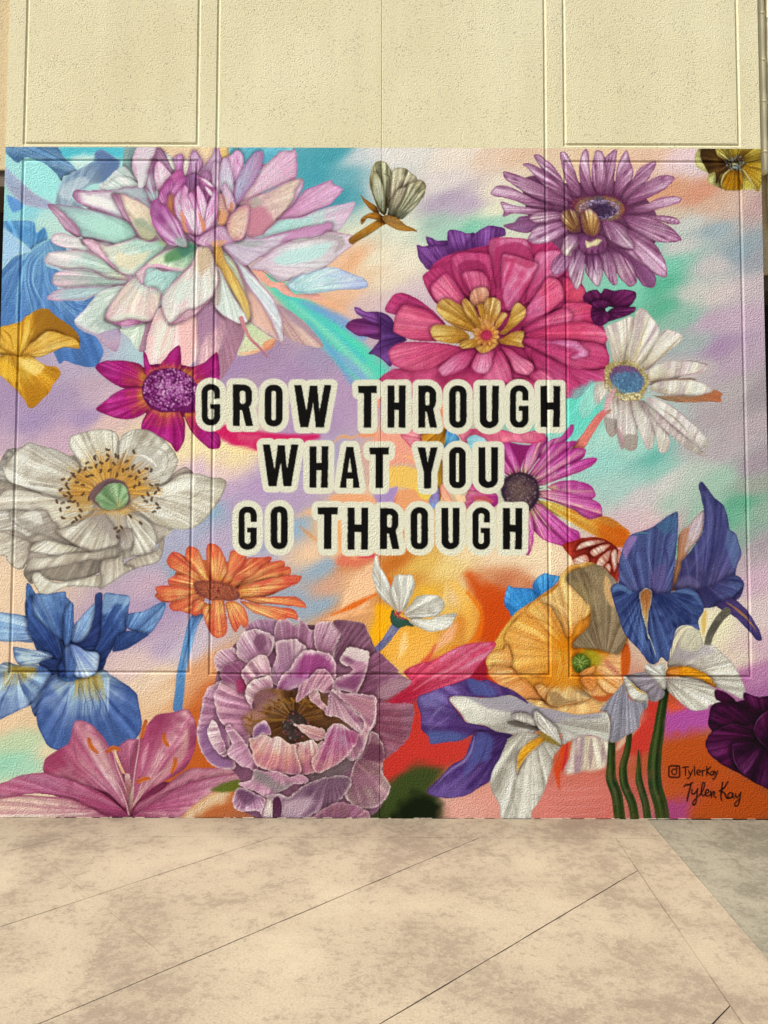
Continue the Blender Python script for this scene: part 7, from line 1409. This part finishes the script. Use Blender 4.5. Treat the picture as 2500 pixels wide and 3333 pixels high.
# ------------------------------------------------------------------ paving
def gnd(x, y):
    u = (x-1250.0)/FPX; d = (y-1666.5)/FPX; c_, s_ = math.cos(ROLL), math.sin(ROLL); u, d = u*c_+d*s_, -u*s_+d*c_
    dy = math.cos(PITCH)+d*math.sin(PITCH); dz = math.sin(PITCH)-d*math.cos(PITCH); t = -CAMH/dz
    return np.array([CAMX+u*t, -CAMD+dy*t])
def concrete(name, h1, h2, h3, rough=.75):
    m, n, l, b = mat(name); vec = coords(n, l)
    def noise(sc_, det, ro, dis=0.):
        q = node(n, 'ShaderNodeTexNoise', Scale=sc_, Detail=det, Roughness=ro, Distortion=dis); l.new(vec, q.inputs['Vector']); return q.outputs['Fac']
    def mr(v_, a_, b_, c_=0., d_=1.):
        q = node(n, 'ShaderNodeMapRange'); q.inputs['From Min'].default_value = a_; q.inputs['From Max'].default_value = b_; q.inputs['To Min'].default_value = c_; q.inputs['To Max'].default_value = d_
        l.new(v_, q.inputs['Value']); return q.outputs['Result']
    def op(o_, a_, b_):
        q = node(n, 'ShaderNodeMath', operation=o_)
        for k_, t_ in enumerate((a_, b_)):
            if isinstance(t_, float): q.inputs[k_].default_value = t_
            else: l.new(t_, q.inputs[k_])
        return q.outputs['Value']
    big = noise(1.3, 4., .6, .3); mid = noise(6., 9., .8); fine = noise(24., 9., .85); grit = noise(110., 3., .7)
    # clusters of worn flecks: fine noise cut at a level that the broad noise moves
    fleck = mr(op('ADD', op('MULTIPLY', fine, .9), op('ADD', op('MULTIPLY', mid, .7), op('MULTIPLY', big, .55))), 1.06, 1.17)
    tone = mr(big, .3, .7)
    mx = node(n, 'ShaderNodeMix', data_type='RGBA'); mx.inputs['A'].default_value = alb(h3)+(1,); mx.inputs['B'].default_value = alb(h2)+(1,); l.new(tone, mx.inputs['Factor'])
    m2 = node(n, 'ShaderNodeMix', data_type='RGBA'); l.new(mx.outputs['Result'], m2.inputs['A']); m2.inputs['B'].default_value = alb(h1)+(1,); l.new(op('MULTIPLY', fleck, .60), m2.inputs['Factor'])
    c1 = mul_fac(n, l, m2.outputs['Result'], grit, .80, 1.16, .3, .7)
    c1 = mul_fac(n, l, c1, fine, .80, 1.14, .3, .7)
    sp = node(n, 'ShaderNodeTexVoronoi', Scale=11.); l.new(vec, sp.inputs['Vector'])                       # dark specks
    c2 = mul_fac(n, l, c1, op('ADD', sp.outputs['Distance'], mr(mid, .3, .6, .06, 0.)), .45, 1., .03, .07)
    ck = node(n, 'ShaderNodeTexVoronoi', Scale=2.6, feature='DISTANCE_TO_EDGE')                            # hairline crazing
    dv = node(n, 'ShaderNodeTexNoise', Scale=6., Detail=6., Roughness=.7); l.new(vec, dv.inputs['Vector']); ad = node(n, 'ShaderNodeMix', data_type='VECTOR'); ad.inputs['Factor'].default_value = .3
    l.new(vec, ad.inputs['A']); l.new(dv.outputs['Color'], ad.inputs['B']); l.new(ad.outputs['Result'], ck.inputs['Vector'])
    c3 = mul_fac(n, l, c2, ck.outputs['Distance'], .84, 1., .0, .010)
    pos = n.new('ShaderNodeSeparateXYZ'); l.new(vec, pos.inputs['Vector'])                                  # shade towards the foot of the wall, painted into the paving colour
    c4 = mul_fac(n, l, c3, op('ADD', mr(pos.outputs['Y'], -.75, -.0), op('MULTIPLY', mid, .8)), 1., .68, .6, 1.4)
    l.new(c4, b.inputs['Base Color']); b.inputs['Specular IOR Level'].default_value = .25
    l.new(mr(mid, .3, .7, .6, .85), b.inputs['Roughness'])
    bp = node(n, 'ShaderNodeBump', Strength=.5, Distance=.002); l.new(fine, bp.inputs['Height']); l.new(bp.outputs['Normal'], b.inputs['Normal'])
    return m
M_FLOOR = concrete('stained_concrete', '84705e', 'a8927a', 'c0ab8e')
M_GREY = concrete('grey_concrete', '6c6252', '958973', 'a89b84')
M_BASE, n, l, b = mat('joint_bed'); b.inputs['Base Color'].default_value = (.03, .024, .018, 1); b.inputs['Roughness'].default_value = .95
ground = tag(mesh_obj('ground', [(-300, -300, -.012), (300, -300, -.012), (300, 300, -.012), (-300, 300, -.012)], [(0, 1, 2, 3)], M_BASE), kind='structure')
pave = tag(empty('pavement', (0, -2, 0)), kind='structure'); bpy.context.view_layer.update()
def clip_poly(poly, p_, nrm, off):
    out = []; n_ = len(poly)
    for i in range(n_):
        a_, b_ = poly[i], poly[(i+1) % n_]; da = np.dot(a_-p_, nrm)-off; db = np.dot(b_-p_, nrm)-off
        if da >= 0: out.append(a_)
        if (da > 0) != (db > 0) and da != db: out.append(a_+(b_-a_)*da/(da-db))
    return out
def split(polys, A, B, gap):
    A, B = gnd(*A), gnd(*B); d = (B-A)/np.linalg.norm(B-A); nrm = np.array([-d[1], d[0]]); out = []
    for q in polys:
        for s_ in (1, -1):
            r_ = clip_poly(q, A, nrm*s_, gap/2)
            if len(r_) > 2: out.append(r_)
    return out
def side_of(poly, A, B, s_, gap):
    A, B = gnd(*A), gnd(*B); d = (B-A)/np.linalg.norm(B-A); return clip_poly(poly, A, np.array([-d[1], d[0]])*s_, gap/2)
def slab(poly, mt_, z=0.0):
    P_ = []; rs = random.Random(len(bpy.data.objects))
    for i in range(len(poly)):                    # slightly broken arrises: the saw cut opens and closes
        a_, b_ = poly[i], poly[(i+1) % len(poly)]; L_ = np.linalg.norm(b_-a_); k_ = min(60, max(1, int(L_/.09))) if a_[1] > -4.8 or b_[1] > -4.8 else 1
        nn = np.array([-(b_-a_)[1], (b_-a_)[0]])/(L_+1e-9)
        for t_ in range(k_): P_.append(a_+(b_-a_)*t_/k_+(nn*rs.uniform(-.0012, .0016) if t_ else 0))
    poly = P_
    V = [(x, y, z) for x, y in poly]+[(x, y, -.011) for x, y in poly]; k = len(poly)
    F = [tuple(range(k))]+[(i, i+k, (i+1) % k+k, (i+1) % k) for i in range(k)]
    o = mesh_obj('slab', V, F, mt_)
    me = o.data
    import bmesh
    bm = bmesh.new(); bm.from_mesh(me); bmesh.ops.recalc_face_normals(bm, faces=bm.faces); bm.to_mesh(me); bm.free()
    adopt(o, pave); return o
full = [np.array(v_, float) for v_ in ((-12, -14), (12, -14), (12, -.009), (-12, -.009))]
EDGE = ((2114, 2672), (2500, 3121)); BR = ((2005, 2729), (2377, 3273)); L1 = ((52, 2721), (2005, 2729))
left = side_of(full, *EDGE, -1, .006); right = side_of(full, *EDGE, 1, .006)
if np.mean([v_[0] for v_ in left]) > np.mean([v_[0] for v_ in right]): left, right = right, left
def pick(poly, A, B, pt, gap):
    A2, B2 = gnd(*A), gnd(*B); d = B2-A2; s_ = 1 if np.dot(np.array(pt)-A2, np.array([-d[1], d[0]])) > 0 else -1
    return side_of(poly, A, B, s_, gap)
near = pick(left, *L1, (0, -.05), .003)
rest = pick(left, *L1, (0, -3), .003)
strip = pick(rest, *BR, (6, -1), .004); inner = [pick(rest, *BR, (-2, -3), .004)]
for A, B, g_ in [((125, 3333), (1562, 2726), .0050), ((0, 3017), (899, 2721), .0034), ((1250, 3325), (2075, 2834), .0050), ((2320, 3333), (2377, 3273), .0045), ((0, 2776), (227, 2722), .003),
                 ((52, 2721), (788, 3316), .0022), ((735, 2730), (1841, 3309), .0022), ((1362, 2721), (2222, 3060), .0018)]:
    inner = split(inner, A, B, g_)
def ok(q):
    a_ = 0
    for i in range(len(q)): a_ += q[i][0]*q[(i+1) % len(q)][1]-q[(i+1) % len(q)][0]*q[i][1]
    return abs(a_)/2 > .002
for q in [near, strip]+inner:
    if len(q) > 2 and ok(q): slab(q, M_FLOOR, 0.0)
gs = split([right], (2346, 2758), (2500, 2891), .003)
for q in gs:
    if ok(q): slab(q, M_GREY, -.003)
# crumbled white sealant where the wall meets the paving
M_SEAL, n, l, b = mat('white_sealant'); b.inputs['Base Color'].default_value = (.34, .29, .23, 1); b.inputs['Roughness'].default_value = .8
V, F = [], []; x = WX0; r2 = random.Random(9)
while x < WX1-.02:
    w_ = r2.uniform(.012, .07); h_ = r2.uniform(.001, .0035) if r2.random() < .5 else 0
    if h_:
        d_ = r2.uniform(.004, .012); k = len(V); x2 = x+w_
        V += [(x, .001, .0), (x2, .001, .0), (x2, -d_, .0005), (x, -d_*.8, .0005), (x, -.0012, h_*r2.uniform(.6, 1)), (x2, -.0012, h_)]
        F += [(k+3, k+2, k+5, k+4), (k, k+3, k+4), (k+1, k+5, k+2)]
    x += w_*r2.uniform(.9, 1.2)
adopt(mesh_obj('sealant_line', V, F, M_SEAL), wall)
bpy.context.view_layer.update()
